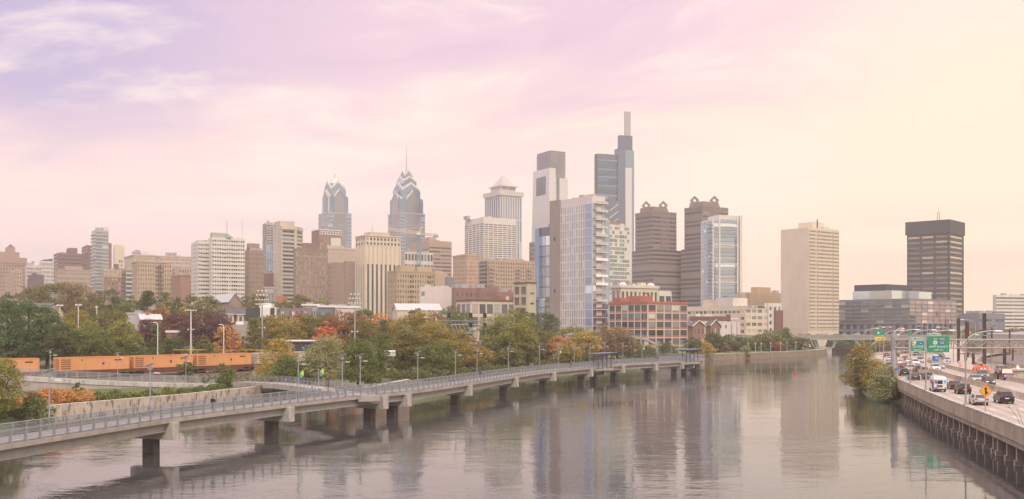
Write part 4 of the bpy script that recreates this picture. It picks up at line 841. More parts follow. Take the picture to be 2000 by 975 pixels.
def make_car(kind):
    S = {'sedan': dict(L=4.75, W=.9, h=1.46, hood=(.72, .93), belt=1.0, g=(1.2, 4.2), r=(2.0, 3.4), tail=1.02),
         'suv': dict(L=4.7, W=.94, h=1.72, hood=(.8, 1.08), belt=1.12, g=(1.15, 4.62), r=(1.95, 4.3), tail=1.12),
         'hatch': dict(L=4.3, W=.88, h=1.52, hood=(.74, .95), belt=1.03, g=(1.0, 4.2), r=(1.8, 3.75), tail=1.03),
         'pickup': dict(L=5.5, W=.97, h=1.85, hood=(.95, 1.15), belt=1.18, g=(1.45, 3.75), r=(2.15, 3.5), tail=1.12)}[kind]
    L, W, b = S['L'], S['W'], S['belt']; f = lambda x: L/2-x       # x measured back from the front bumper
    rt = empty(kind+'_car' if kind != 'pickup' else 'pickup_truck', (0, 0, 0))
    prof = [(0.04, .3), (0, .45), (.02, S['hood'][0]-.05), (.18, S['hood'][0]+.08), (S['g'][0], S['hood'][1]), (S['g'][1] if kind != 'pickup' else 3.75, b), (L-.06, S['tail']-.02), (L, .75), (L-.02, .45), (L-.1, .3)]
    mb = MB(); n = len(prof)
    ws = [(-1.0, .93), (-.93, 1.0), (.93, 1.0), (1.0, .93)]
    mid = sum(z for _, z in prof)/n
    rings = []
    for q, sc in ws:
        rings.append([(f(L/2+(x-L/2)*(.985 if sc < 1 else 1)), q*W, mid+(z-mid)*sc) for x, z in prof])
    mb.v = [p for r in rings for p in r]
    for i in range(3): mb.f += [(i*n+j, i*n+(j+1) % n, (i+1)*n+(j+1) % n, (i+1)*n+j) for j in range(n)]
    mb.f += [tuple(range(n))[::-1], tuple(range(3*n, 4*n))]
    # roof and pillars
    g0, g1 = S['g']; r0, r1 = S['r']; h = S['h']; wb, wr = W*.9, W*.72; z0 = b-.06
    mb.hexa([(f(g1), -wb, z0), (f(g0), -wb, z0-.03), (f(g0), wb, z0-.03), (f(g1), wb, z0), (f(r1), -wr, h-.06), (f(r0), -wr, h-.06), (f(r0), wr, h-.06), (f(r1), wr, h-.06)])
    mb.hexa([(f(r1+.04), -wr-.01, h-.058), (f(r0-.06), -wr-.01, h-.058), (f(r0-.06), wr+.01, h-.058), (f(r1+.04), wr+.01, h-.058), (f(r1-.2), -wr*.8, h), (f(r0+.25), -wr*.8, h), (f(r0+.25), wr*.8, h), (f(r1-.2), wr*.8, h)])
    if kind == 'pickup':
        for q in (-1, 1): mb.box(f(L-.05), f(3.8), min(q*W*.99, q*W*.9), max(q*W*.99, q*W*.9), .7, b+.1)
        mb.box(f(L), f(L-.09), -W*.89, W*.89, .7, b+.1)
    body = mb.build('body', CP['grey'], rt)
    def lerp(a, c, t): return tuple(p+(q-p)*t for p, q in zip(a, c))
    def glass(name, A, B, C, D, m=.1, o=(0, 0, 0)):
        c = tuple(sum(p[i] for p in (A, B, C, D))/4 for i in range(3)); q = [lerp(p, c, m) for p in (A, B, C, D)]
        q = [tuple(p[i]+o[i] for i in range(3)) for p in q]; MB().quad(*q).build(name, CGL, rt)
    lf = lambda x, y, z: (f(x), y, z)
    glass('windscreen', lf(g0, wb, z0), lf(g0, -wb, z0), lf(r0, -wr, h-.06), lf(r0, wr, h-.06), .07, (.015, 0, .012))
    glass('rear_window', lf(g1, -wb, z0), lf(g1, wb, z0), lf(r1, wr, h-.06), lf(r1, -wr, h-.06), .12, (-.015, 0, .012))
    for q in (-1, 1):
        gm = (g0*.45+g1*.55, r0*.45+r1*.55)
        for (a, bb, ra, rb) in ((g0+.12, gm[0]-.05, r0, gm[1]-.05), (gm[0]+.05, g1-.2, gm[1]+.05, r1)):
            A = [lf(a, q*wb, z0+.05), lf(bb, q*wb, z0+.05), lf(rb, q*wr, h-.1), lf(ra, q*wr, h-.1)]
            if q > 0: A = A[::-1]
            glass('side_window', *A, m=.06, o=(0, q*.018, .003))
        mb = MB(); mb.ball((f(g0+.45), q*(W+.1), b+.06), (.08, .11, .08)); mb.build('mirror', TRIM, rt)
        mb = MB(); mb.hexa([(f(.3), q*W*.62-.2, S['hood'][0]-.13), (f(-.015), q*W*.62-.2, S['hood'][0]-.13), (f(-.015), q*W*.62+.2, S['hood'][0]-.13), (f(.3), q*W*.62+.2, S['hood'][0]-.13), (f(.35), q*W*.62-.2, S['hood'][0]+.06), (f(.06), q*W*.62-.2, S['hood'][0]+.04), (f(.06), q*W*.62+.2, S['hood'][0]+.04), (f(.35), q*W*.62+.2, S['hood'][0]+.06)]); mb.build('headlight', HEAD, rt)
        mb = MB(); zz = .78 if kind in ('sedan', 'hatch') else .95; mb.box(f(L+.02), f(L-.3), q*W*.8-.17, q*W*.8+.12 if q > 0 else q*W*.8+.17, zz, zz+.2) if q > 0 else mb.box(f(L+.02), f(L-.3), q*W*.8-.12, q*W*.8+.17, zz, zz+.2); mb.build('tail_light', TAIL, rt)
        for x in (.88, L-.95):
            w = link('wheel', wme, rt, (f(x), q*(W-.08), .34)); link('rim', rme, w)
    mb = MB(); mb.box(f(L+.025), f(L-.05), -.26, .26, .72, .86); mb.build('licence_plate', PLATE, rt)
    mb = MB(); mb.box(f(.3), f(-.02), -.45, .45, .42, .6); mb.box(f(L+.02), f(L-.25), -W*.9, W*.9, .28, .48); mb.build('bumper_trim', TRIM, rt)
    return rt
PROTO = {}
def car(kind, colour, px, py, away, label, group, z=RZ, heading=None, Y=None, path=None):
    global CKM
    if kind not in PROTO: PROTO[kind] = make_car(kind); CKM = kids_map(); r = PROTO[kind]
    else: r = copy_tree(PROTO[kind], None, CKM)
    Y = Y or (HC-z)*F/(py-HZ); x = X(px, Y); 
    if heading is None:
        _, t = at_y(path if path is not None else MED, Y); heading = math.atan2(t[1], t[0])+(0 if away else PI)
    r.location = (x, Y, z); r.rotation_euler = (0, 0, heading); tag(r, label, 'car' if kind != 'pickup' else 'pickup truck', group)
    for ch in r.children:
        if ch.name.startswith('body'): ch.material_slots[0].link = 'OBJECT'; ch.material_slots[0].material = CP[colour]
    return r
GO, GI = 'cars driving away on the expressway', 'cars coming towards the camera'
for a in [('sedan', 'silver', 1911, 790, 1, 'silver sedan just left of the amber merge sign'), ('suv', 'black', 1960, 787, 1, 'black estate car right of the amber merge sign'),
          ('suv', 'black', 1880, 769, 1, 'black SUV right beside the tall lamp pole'), ('sedan', 'black', 1864, 760, 1, 'black sedan between the white van and the black SUV'),
          ('hatch', 'dark grey', 1811, 741, 1, 'dark hatchback just behind the white van with brake lights on'), ('sedan', 'dark grey', 1785, 742, 1, 'dark grey sedan in the lane beside the green marker plate'),
          ('suv', 'black', 1765, 734, 1, 'black SUV in the parapet lane next to the gantry post'), ('suv', 'white', 1777, 725, 1, 'white SUV in the queue below the smaller green sign'),
          ('pickup', 'beige', 1805, 732, 1, 'beige pickup truck in the queue left of the median'), ('suv', 'dark grey', 1793, 728, 1, 'dark grey SUV left of the beige pickup'),
          ('sedan', 'maroon', 1763, 720, 1, 'maroon sedan in the queue above the black SUV'), ('suv', 'dark blue', 1736, 720, 1, 'dark blue van like car left of the gantry post by the trees'),
          ('suv', 'white', 1757, 713, 1, 'white SUV farther up the queue below the smaller green sign'), ('sedan', 'white', 1737, 705, 1, 'white sedan left of the gantry post'),
          ('hatch', 'grey', 1733, 697, 1, 'grey hatchback farthest left behind the tree top'), ('suv', 'black', 1751, 697, 1, 'black SUV where the queue fades beyond the gantry post'), ('sedan', 'silver', 1755, 691.5, 1, 'silver sedan near the far end of the queue'), ('sedan', 'maroon', 1768, 691, 1, 'maroon sedan at the far bend, seen under the smaller sign')]: car(*a, GO)
for a in [('sedan', 'silver', 1905, 746, 0, 'silver oncoming sedan beside the median barrier'), ('suv', 'grey', 1920, 739, 0, 'grey oncoming SUV behind the dark hatchback'), ('hatch', 'dark grey', 1930, 752, 0, 'dark grey oncoming hatchback nearest the median'),
          ('suv', 'white', 1827, 724, 0, 'white oncoming SUV under the large green sign'), ('sedan', 'silver', 1835, 720, 0, 'silver oncoming car partly behind the white SUV'), ('suv', 'white', 1788, 713, 0, 'white oncoming SUV close to the median'),
          ('sedan', 'white', 1776, 709, 0, 'white oncoming sedan next to the red taxi'), ('hatch', 'red', 1768, 705, 0, 'red oncoming taxi with bright lights'), ('suv', 'silver', 1797, 708.5, 0, 'silver oncoming SUV below the small green sign edge'),
          ('sedan', 'grey', 1798, 699.5, 0, 'grey oncoming sedan alone in the far outer lane'), ('suv', 'dark grey', 1789, 695, 0, 'dark oncoming SUV below the smaller green sign'), ('sedan', 'white', 1812, 690, 0, 'white oncoming sedan far under the large green sign')]: car(*a, GI)
car('hatch', 'silver', 1850, 708, 0, 'silver car with headlights coming down the slip road', GI, z=3.85, path=RAMP2[:, :2])
for k, (px, c) in enumerate(zip((1503, 1520, 1545, 1562, 1580, 1597, 1613, 1632, 1650, 1672, 1745, 1772), ('white', 'grey', 'white', 'silver', 'black', 'white', 'white', 'grey', 'silver', 'white', 'white', 'grey'))):
    P = BP; s = P[:, 0]/P[:, 1]*F+1000; i = int(np.argmin(np.abs(s-px))); t = np.gradient(P[:, :2], axis=0)[i]; nn = normals(P)[i]
    lane = -4 if k % 2 else -8.5
    car('sedan' if k % 3 else 'suv', c, px, 0, 0, f'tiny {c} car on the far road bridge, {ORD[k]} from the left', 'cars on the far road bridge', z=9.2, heading=math.atan2(t[1], t[0])+(PI if k % 2 else 0), Y=float(P[i, 1]-nn[1]*0-lane))
# white paratransit van with posters
Y = YZ(764, RZ); x = X(1831, Y); _, t = at_y(MED, Y); v = empty('passenger_van', (x, Y, RZ), math.atan2(t[1], t[0]), 'white boxy passenger van with blue and red posters on its rear', 'van')
mb = MB(); mb.hexa([(-3.4, -1.12, .45), (3.0, -1.12, .45), (3.0, 1.12, .45), (-3.4, 1.12, .45), (-3.4, -1.12, 2.55), (1.9, -1.12, 2.55), (1.9, 1.12, 2.55), (-3.4, 1.12, 2.55)]); mb.hexa([(-3.4, -1.12, 2.552), (1.9, -1.12, 2.552), (1.9, 1.12, 2.552), (-3.4, 1.12, 2.552), (-3.2, -.95, 2.95), (1.6, -.95, 2.95), (1.6, .95, 2.95), (-3.2, .95, 2.95)]); mb.box(3.003, 3.7, -1.0, 1.0, .45, 1.3); mb.build('body', CP['white'], v)
mb = MB(); mb.box(-3.44, -3.403, -.42, .42, 1.55, 2.25); mb.build('rear_window', CGL, v)
mb = MB(); mb.box(-3.43, -3.403, -.42, .42, 1.05, 1.32); mb.build('rear_vent', TRIM, v)
mb = MB(); mb.box(-3.62, -3.38, -1.1, 1.1, .42, .66); mb.build('bumper', TRIM, v)
for y0, y1, z0, z1, m, nm in ((.5, 1.08, 2.05, 2.32, SRED, 'red_poster'), (.42, .98, 1.62, 2.0, SBLUE, 'blue_poster'), (.45, .62, .95, 1.5, SBLUE, 'blue_poster'), (-1.0, -.68, 1.7, 2.3, M('light blue poster', (.15, .45, .65), .5, .05, 2), 'blue_poster'), (.48, .8, .7, .92, SBLUE, 'blue_poster')):
    mb = MB(); mb.box(-3.435, -3.403, y0, y1, z0, z1); mb.build(nm, m, v)
mb = MB(); mb.box(-3.45, -3.436, -.4, .4, .94, 1.02); mb.build('red_stripe', SRED, v)
mb = MB(); mb.box(-3.2, -1.4, 1.122, 1.16, .5, 1.9); mb.build('dark_side_panel', M('dark grey panel', (.06, .06, .065), .6, .1, 1), v)
for y in (-.95, .95):
    mb = MB(); mb.box(-3.45, -3.403, y-.08, y+.08, .75, .98); mb.build('tail_light', TAIL, v)
    for x0 in (-2.3, 2.5): w = link('wheel', wme, v, (x0, y, .38)); w.scale = (1.15, 1.2, 1.15); link('rim', rme, w)
for q in (-1, 1):
    for k in range(3): mb = MB(); mb.box(-2.4+1.4*k, -1.3+1.4*k, q*1.122-.015, q*1.122+.015, 1.5, 2.2); mb.build('side_window', CGL, v)
mb = MB(); mb.quad((3.02, 1.0, 1.35), (3.02, -1.0, 1.35), (2.05, -1.0, 2.45), (2.05, 1.0, 2.45)); mb.build('windscreen', CGL, v)
v.scale = (.86, .86, .86)
# red tow truck carrying a grey car
Y = YZ(742, RZ); x = X(1964, Y); _, t = at_y(RE, Y); ang = math.atan2(t[1], t[0])+PI; v = empty('tow_truck', (x, Y, RZ), ang, 'red flatbed tow truck coming along the outer lane', 'tow truck')
mb = MB(); mb.box(1.3, 2.9, -1.0, 1.0, .6, 1.35); mb.hexa([(.2, -1.02, .6), (1.297, -1.02, .6), (1.297, 1.02, .6), (.2, 1.02, .6), (.2, -.95, 2.3), (.95, -.9, 2.3), (.95, .9, 2.3), (.2, .95, 2.3)]); mb.build('cab', CP['red'], v)
mb = MB(); mb.quad((1.3, 1.0, 1.4), (1.3, -1.0, 1.4), (.98, -.88, 2.2), (.98, .88, 2.2)); mb.build('windscreen', CGL, v)
mb = MB(); mb.box(2.9, 3.0, -.95, .95, .55, 1.2); mb.build('grille', STEELP, v)
mb = MB(); mb.box(-4.3, .15, -1.2, 1.2, 1.0, 1.18); mb.box(-4.2, .1, -.4, .4, .6, .997); mb.build('flatbed', DARKST, v)
for y in (-.85, .85):
    mb = MB(); mb.box(2.98, 3.04, y-.16, y+.16, .8, 1.05); mb.build('headlight', HEAD, v)
    for x0 in (2.1, -2.6): w = link('wheel', wme, v, (x0, y, .42)); w.scale = (1.2, 1.3, 1.2); link('rim', rme, w)
mb = MB(); mb.box(.3, .6, -.8, .8, 2.303, 2.42); mb.build('light_bar', SAMB, v)
ca, sa = math.cos(ang), math.sin(ang); r = car('suv', 'silver', 0, 0, 0, 'silver car carried on the red tow truck', GI, z=RZ+1.18, heading=ang, Y=Y-2.1*sa); r.location.x = x-2.1*ca
# yard equipment and small things
Y = 246; t = empty('air_compressor', (X(1913, Y), Y, 2.72), .3, 'orange towed compressor standing in the yard beyond the road', 'compressor')
ORG = M('equipment orange', (.75, .13, .04), .5, .08, 1)
mb = MB(); mb.hexa([(-1.7, -.8, .55), (1.6, -.8, .55), (1.6, .8, .55), (-1.7, .8, .55), (-1.2, -.7, 1.7), (1.5, -.7, 1.9), (1.5, .7, 1.9), (-1.2, .7, 1.7)]); mb.ball((-1.3, 0, 1.0), (.6, .78, .55)); mb.build('body', ORG, t)
mb = MB(); mb.tube([(-1.6, 0, .6), (-3.4, 0, .5)], .07); mb.build('tow_bar', STEEL, t); mb = MB(); mb.tube([(.6, 0, 1.85), (.6, 0, 2.3)], .22, 8); mb.build('exhaust', TRIM, t)
mb = MB(); mb.box(-.5, .2, -.83, -.79, 1.0, 1.4); mb.box(.6, 1.2, -.83, -.79, 1.0, 1.4); mb.build('panel', WHITE, t)
for y in (-.85, .85): w = link('wheel', wme, t, (.2, y, .36)); link('rim', rme, w)
t = empty('cable_reel', (X(1899, Y), Y-1, 2.72), 0, 'small orange reel left of the orange compressor', 'reel'); mb = MB(); mb.tube([(-.1, 0, .7), (.1, 0, .7)], .7, 12); mb.tube([(.5, 0, .7), (.7, 0, .7)], .7, 12); mb.build('drum', ORG, t); mb = MB(); mb.tube([(.1, 0, .7), (.5, 0, .7)], .35, 10); mb.build('core', TRIM, t)
Y = YZ(709, 3.5); t = empty('portable_toilet', (X(1827, Y), Y, 3.45), .1, 'blue portable toilet with a white roof between the carriageway and the slip road', 'toilet')
mb = MB(); mb.box(-.62, .62, -.62, .62, .08, 2.2); mb.build('cabin', M('blue plastic', (.04, .2, .5), .5, .06, 1), t); mb = MB(); mb.prism([(-.66, -.66), (.66, -.66), (.66, .66), (-.66, .66)], 2.2, 2.5, [(-.5, -.5), (.5, -.5), (.5, .5), (-.5, .5)]); mb.build('roof', WHITE, t); mb = MB(); mb.box(-.45, .45, -.66, -.62, .15, 2.0); mb.build('door', M('blue plastic door', (.05, .25, .55), .5, .06, 1), t); mb = MB(); mb.box(-.25, .25, -.68, -.66, 1.3, 1.55); mb.build('sign_plate', WHITE, t)
for k, (px, py) in enumerate([(1876, 716), (1932, 726), (1945, 728), (1873.5, 712)]):
    Y = YZ(py, 3.4); t = empty('traffic_drum', (X(px, Y), Y, RZ), 0, f'orange and white traffic drum beyond the oncoming lanes, {ORD[k]} of the row', 'traffic drum', 'orange traffic drums')
    mb = MB(); mb.cone((0, 0), .32, .08, 1.1, 10, .24); mb.box(-.4, .4, -.4, .4, 0, .078); mb.build('body', ORG, t)
    mb = MB(); mb.cone((0, 0), .3, .45, .62, 10, .285); mb.cone((0, 0), .275, .8, .95, 10, .265); mb.build('band', WHITE, t)
Y = YZ(730, 0); t = empty('river_buoy', (X(1553, Y), Y, -.2), 0, 'small red buoy floating alone on the river', 'buoy'); mb = MB(); mb.cone((0, 0), .42, 0, .7, 10, .34); mb.build('float', SRED, t); mb = MB(); mb.cone((0, 0), .3, .7, 1.25, 10); mb.build('top_cone', SRED, t)
for k, y in enumerate((141.5, 139.5)): pass
t = empty('barricade', (X(1824, 149), 149.5, 3.45), -.5, 'small striped red and white barricade beside the white van', 'barricade'); mb = MB(); mb.box(-.7, .7, -.03, .03, .55, .8); mb.build('board', WHITE, t)
for q in (-.45, 0, .45): flat([(q-.14, .55), (q, .55), (q+.12, .8), (q-.02, .8)], -.05, -.032, 'stripe', SRED, t)
for q in (-.6, .6): mb = MB(); mb.box(q-.04, q+.04, -.3, .3, 0, .06); mb.box(q-.03, q+.03, -.025, .025, .06, .55); mb.build('leg', STEEL, t)
# ---------------------------------------------------------------- people
SKIN = M('skin', (.45, .27, .19), .6, .05, 4); HAIR = M('dark hair', (.03, .02, .015), .7, .1, 10)
def skin_obj(name, J, E, rad, mat, parent, root=0, sub=1):
    me = bpy.data.meshes.new(name); me.from_pydata([tuple(j) for j in J], E, []); me.materials.append(mat); ob = link(name, me, parent)
    s = ob.modifiers.new('skin', 'SKIN'); s.use_smooth_shade = True
    for i, v in enumerate(me.skin_vertices[0].data): v.radius = rad[i] if isinstance(rad[i], tuple) else (rad[i], rad[i]); v.use_root = (i == root)
    sd = ob.modifiers.new('sub', 'SUBSURF'); sd.levels = sub; sd.render_levels = sub
    return ob
def person(loc, rz, label, top, legs, stride=.3, run=False, hat=None, shorts=False, bag=None, group=None):
    r = empty('person', loc, rz, label, 'person', group); J = []; E = []; Rr = []
    def j(p, rad, par=None):
        J.append(p); Rr.append(rad); i = len(J)-1
        if par is not None: E.append((par, i))
        return i
    lean = .1 if run else .03
    pel = j((0, 0, .95), (.13, .1)); ch = j((lean, 0, 1.25), (.16, .11), pel); ne = j((lean*1.4, 0, 1.48), (.06, .06), ch); hd = j((lean*1.7, 0, 1.6), (.085, .075), ne); tp = j((lean*1.6, 0, 1.71), (.075, .065), hd)
    j((lean*1.7+.1, 0, 1.61), .016, hd)
    arms, legp = {}, {}
    for s in (-1, 1):
        sh = j((lean*1.2, s*.17, 1.4), (.065, .065), ch); el = j((lean*1.2-s*stride*.5, s*.23, 1.13), (.045, .045), sh)
        wr = j((lean*1.2-s*stride*.5+(.2 if run else .08), s*.2, (1.2 if run else .9)), (.03, .03), el); pa = j((J[wr][0]+.05, J[wr][1], J[wr][2]-(.0 if run else .06)), (.032, .018), wr)
        for q in range(4): j((J[pa][0]+.055+.01*(q in (1, 2)), J[pa][1]+(q-1.5)*.02, J[pa][2]-.03-.004*q), (.009, .009), pa)
        j((J[wr][0]+.03, J[wr][1]-s*.04, J[wr][2]-.03), (.01, .01), wr)
        hp = j((0, s*.09, .9), (.09, .09), pel); kn = j((s*stride*.55+(.12 if run and s > 0 else 0), s*.09, .5), (.06, .06), hp); bk = -(.28 if run and s < 0 else .06)
        an = j((s*stride+(bk if s < 0 else .0), s*.09, .09+(.25 if run and s < 0 else 0)), (.04, .04), kn); j((J[an][0]+.15, J[an][1], J[an][2]-.045), (.035, .03), an)
        arms[s] = (sh, el, wr); legp[s] = (hp, kn, an)
    skin_obj('body', J, E, Rr, SKIN, r)
    Jt = [J[pel], J[ch], (J[ne][0], 0, 1.42)]; Et = [(0, 1), (1, 2)]; Rt = [(.155, .125), (.185, .135), (.09, .09)]
    for s in (-1, 1):
        k = len(Jt); Jt += [J[i] for i in arms[s]]; Et += [(1, k), (k, k+1), (k+1, k+2)]; Rt += [(.085, .085), (.065, .065), (.045, .045)]
    skin_obj('jacket', Jt, Et, Rt, top, r)
    Jl = [(0, 0, .98)]; El = []; Rl = [(.15, .125)]
    for s in (-1, 1):
        k = len(Jl); hp, kn, an = legp[s]; e = J[kn] if shorts else J[an]; m = [J[hp], J[kn], (e[0], e[1], e[2]+.03)] if not shorts else [J[hp], tuple(J[hp][i]*.35+J[kn][i]*.65 for i in range(3))]
        Jl += m; El += [(0, k)]+[(k+i, k+i+1) for i in range(len(m)-1)]; Rl += [(.11, .11), (.08, .08), (.055, .055)][:len(m)]
    skin_obj('shorts' if shorts else 'trousers', Jl, El, Rl, legs, r)
    mb = MB(); mb.ball((lean*1.6-.02, 0, 1.685), (.108, .09, .085), 10, 6); mb.build('cap' if hat else 'hair', hat or HAIR, r, sm=True)
    if bag: mb = MB(); mb.hexa([(-.3, -.14, 1.02), (-.14, -.16, 1.0), (-.14, .16, 1.0), (-.3, .14, 1.02), (-.27, -.12, 1.42), (-.12, -.14, 1.44), (-.12, .14, 1.44), (-.27, .12, 1.42)]); mb.build('backpack', bag, r)
    return r
def on_walk(px, across):
    p, a = bw_far(px, -across); return (p[0], p[1], DZ+.035), a
CB = M('black cloth', (.03, .03, .035), .9, .1, 3); CBL = M('light blue cloth', (.12, .38, .6), .9, .1, 3); CRD = M('coral cloth', (.65, .16, .14), .9, .1, 3); CNV = M('navy cloth', (.05, .07, .28), .9, .1, 3); CRED = M('red cloth', (.5, .04, .05), .9, .1, 3); CDK = M('charcoal cloth', (.06, .06, .07), .9, .1, 3)
l, a = on_walk(410, 2.3); person(l, a, 'person in black with a dark backpack walking on the boardwalk at the left', CB, CDK, .24, bag=CB)
l, a = on_walk(617, 2.2); person(l, a+PI, 'runner in a light blue shirt and coral shorts on the boardwalk', CBL, CRD, .32, True, shorts=True)
l, a = on_walk(941, 2.6); person(l, a+PI, 'person in a blue top near the middle of the boardwalk', CNV, CNV, .2)
l, a = on_walk(1113, 2.2); person(l, a, 'person with a white helmet on the far half of the boardwalk', CDK, CB, .2, hat=WHITE)
l, a = on_walk(1281, 2.6); person(l, a, 'person in red walking at the far end of the boardwalk', CRED, CDK, .22)
l, a = on_walk(1287, 2.0); person(l, a+PI, 'person in bright blue beside the one in red', CNV, CDK, .22)
for k, (px, Y, m) in enumerate([(1423, 452, CNV), (1395, 445, CB), (1402, 446, WHITE)]):
    x = X(px, Y); person((x, Y, 3.0), .5*k, ['tiny person in navy on the park path', 'tiny person in dark clothes at the boardwalk landing', 'tiny person in white at the boardwalk landing'][k], m, CDK, .15)
# ---------------------------------------------------------------- buildings
def WM_(n, c, st=.15, sc=.05, var=.1): return M('wall '+n, c, .85, var, sc, streak=st)
TAN = WM_('tan', (.46, .35, .25)); BEIGE = WM_('beige', (.52, .43, .34)); CREAM = WM_('cream', (.66, .57, .45), .1); BRICK = WM_('brick', (.29, .165, .12)); BROWN = WM_('brown', (.3, .215, .165)); MAROON = WM_('maroon', (.19, .1, .085))
WCON = WM_('white concrete', (.66, .62, .57), .1); GCON = WM_('grey concrete', (.43, .41, .39)); GRAN = WM_('brown granite', (.24, .19, .17), .05); DARKB = WM_('dark metal', (.06, .065, .075), .05); RED = WM_('red panel', (.4, .15, .1)); GREYP = WM_('blue grey panel', (.2, .21, .24), .05); WPAINT = WM_('white painted brick', (.66, .6, .57), .12)
PALEB = WM_('pale brown', (.4, .32, .26)); GRANW = WM_('pale granite', (.52, .49, .48), .05)
WD = G('window dark', (.035, .04, .05), (.1, .11, .13), .15, .15); WB = G('window blue', (.13, .2, .27), (.25, .34, .42), .1, .5); WL = G('window bright', (.12, .13, .15), (.3, .31, .32), .12, .4, lightfrac=.3); WGN = G('window green', (.16, .22, .22), (.32, .38, .36), .1, .45, lightfrac=.25)
CURT = G('curtain wall blue', (.13, .22, .35), (.22, .33, .47), .07, .75, lightfrac=.05); CURTL = G('curtain wall light blue', (.27, .37, .47), (.38, .48, .57), .07, .75, lightfrac=.08); CURTG = G('curtain wall grey', (.19, .2, .235), (.26, .27, .31), .1, .6, lightfrac=.03); CURTD = G('curtain wall dark', (.05, .09, .16), (.09, .14, .23), .08, .6, lightfrac=.05); CURTW = G('curtain wall pale', (.42, .46, .48), (.6, .62, .62), .07, .75, lightfrac=.2); WAMB = G('window amber', (.2, .165, .12), (.31, .26, .19), .12, .5, lightfrac=.15)
ROOFM = M('flat roof', (.3, .28, .26), .9, .2, .2); ROOFW = M('white roof', (.62, .6, .57), .7, .1, .2)
class Bld:
    def __init__(s, name, label, pl, pc, pr, top, Y, wall, a=33, zb=None, cat='building', group=None):
        a = R_(a); ca, sa = math.cos(a), math.sin(a); xc = X(pc, Y); tl, tr = (pl-1000)/F, (pr-1000)/F
        s.L = (xc-tl*Y)/max(.05, tl*ca+sa); s.R = (tr*Y-xc)/max(.05, ca-tr*sa); s.L = min(max(s.L, 3), 120); s.R = min(max(s.R, 3), 200)
        s.Y = Y; zb = gz(xc, Y)-.8 if zb is None else zb; s.zb = zb; s.H = Zp(top, Y)-zb; s.wall = wall
        s.root = empty(name, (xc, Y, zb), a, label, cat, group); s.mb = MB(); s.win = []; s.mb.box(0, s.R, 0, s.L, 0, s.H); s.extra = {}
    def len(s, f): return s.R if f == 'R' else s.L
    def h(s, py): return Zp(py, s.Y)-s.zb
    def ob(s, mb, f, s0, s1, h0, h1, o0, o1):
        if f == 'R': mb.box(s0, s1, -o1, -o0, h0, h1)
        else: mb.box(-o1, -o0, s0, s1, h0, h1)
    def addwin(s, f, s0, s1, h0, h1, mat, out=.06, name='window'): s.win.append((f, s0, s1, h0, h1, mat, out, name))
    def face(s, f, style, nf=None, nc=None, fw=.6, fh=.6, h0=0, h1=None, s0=0, s1=None, glass=None, mat=None, out=.35, fl=3.6, cw=3.2, base=0.0):
        glass = glass or WD; h1 = h1 or s.H-1.2; s1 = s1 or s.len(f); S = s1-s0; mb = s.mb if mat is None else s.extra.setdefault(mat, MB())
        h0 += base
        nf = nf or max(1, int((h1-h0)/fl)); nc = nc or max(1, int(S/cw)); fhh = (h1-h0)/nf; cww = S/nc
        if style == 'grid':
            for i in range(nc+1):
                w = cww*(1-fw)/2; c = s0+i*cww; s.ob(mb, f, max(s0, c-w), min(s1, c+w), h0, h1, -.02, out)
            for j in range(nf+1):
                w = fhh*(1-fh)/2; c = h0+j*fhh; s.ob(mb, f, s0, s1, max(h0, c-w), min(h1, c+w), -.02, out-.06)
            for j in range(nf):
                for i in range(nc):
                    cx, cz = s0+(i+.5)*cww, h0+(j+.5)*fhh; s.addwin(f, cx-cww*fw/2-.02, cx+cww*fw/2+.02, cz-fhh*fh/2-.02, cz+fhh*fh/2+.02, glass)
        elif style == 'rib':
            for j in range(nf+1):
                w = fhh*(1-fh)/2; c = h0+j*fhh; s.ob(mb, f, s0, s1, max(h0, c-w), min(h1, c+w), -.02, out)
            for j in range(nf):
                cz = h0+(j+.5)*fhh
                for i in range(nc): s.addwin(f, s0+i*cww+.25, s0+(i+1)*cww-.25, cz-fhh*fh/2-.02, cz+fhh*fh/2+.02, glass, name='window_band')
        elif style == 'strip':
            for i in range(nc+1):
                w = cww*(1-fw)/2; c = s0+i*cww; s.ob(mb, f, max(s0, c-w), min(s1, c+w), h0, h1, -.02, out)
            for i in range(nc):
                for j in range(nf):
                    cx = s0+(i+.5)*cww; s.addwin(f, cx-cww*fw/2-.02, cx+cww*fw/2+.02, h0+j*fhh+fhh*(1-fh)/2, h0+(j+1)*fhh-fhh*(1-fh)/2, glass, name='window_strip')
        elif style == 'curt':
            for i in range(nc+1): c = s0+i*cww; s.ob(mb, f, max(s0, c-.12), min(s1, c+.12), h0, h1, -.02, .22)
            for j in range(nf+1): c = h0+j*fhh; s.ob(mb, f, s0, s1, max(h0, c-.2), min(h1, c+.2), -.02, .18)
            for j in range(nf):
                for i in range(nc): s.addwin(f, s0+i*cww+.08, s0+(i+1)*cww-.08, h0+j*fhh+.1, h0+(j+1)*fhh-.1, glass, name='glass_panel')
        elif style == 'bal':
            bm = MB(); d = 1.4; s.ob(bm, f, s0, s1, 0, .22, .0, d); s.ob(bm, f, s0, s1, .22, 1.15, d-.12, d)
            me = bm.mesh('balcony', mat or s.wall)
            for j in range(nf):
                link('balcony', me, s.root, (0, 0, h0+j*fhh)); cz = h0+(j+.55)*fhh
                s.addwin(f, s0+.4, s1-.4, h0+j*fhh+.3, h0+(j+1)*fhh-.5, glass, name='balcony_window')
        return s
    def ph(s, x0, x1, y0, y1, z0, z1, mat=None, name='penthouse'):
        mb = MB(); mb.box(s.R*x0, s.R*x1, s.L*y0, s.L*y1, z0, z1); mb.build(name, mat or s.wall, s.root); return s
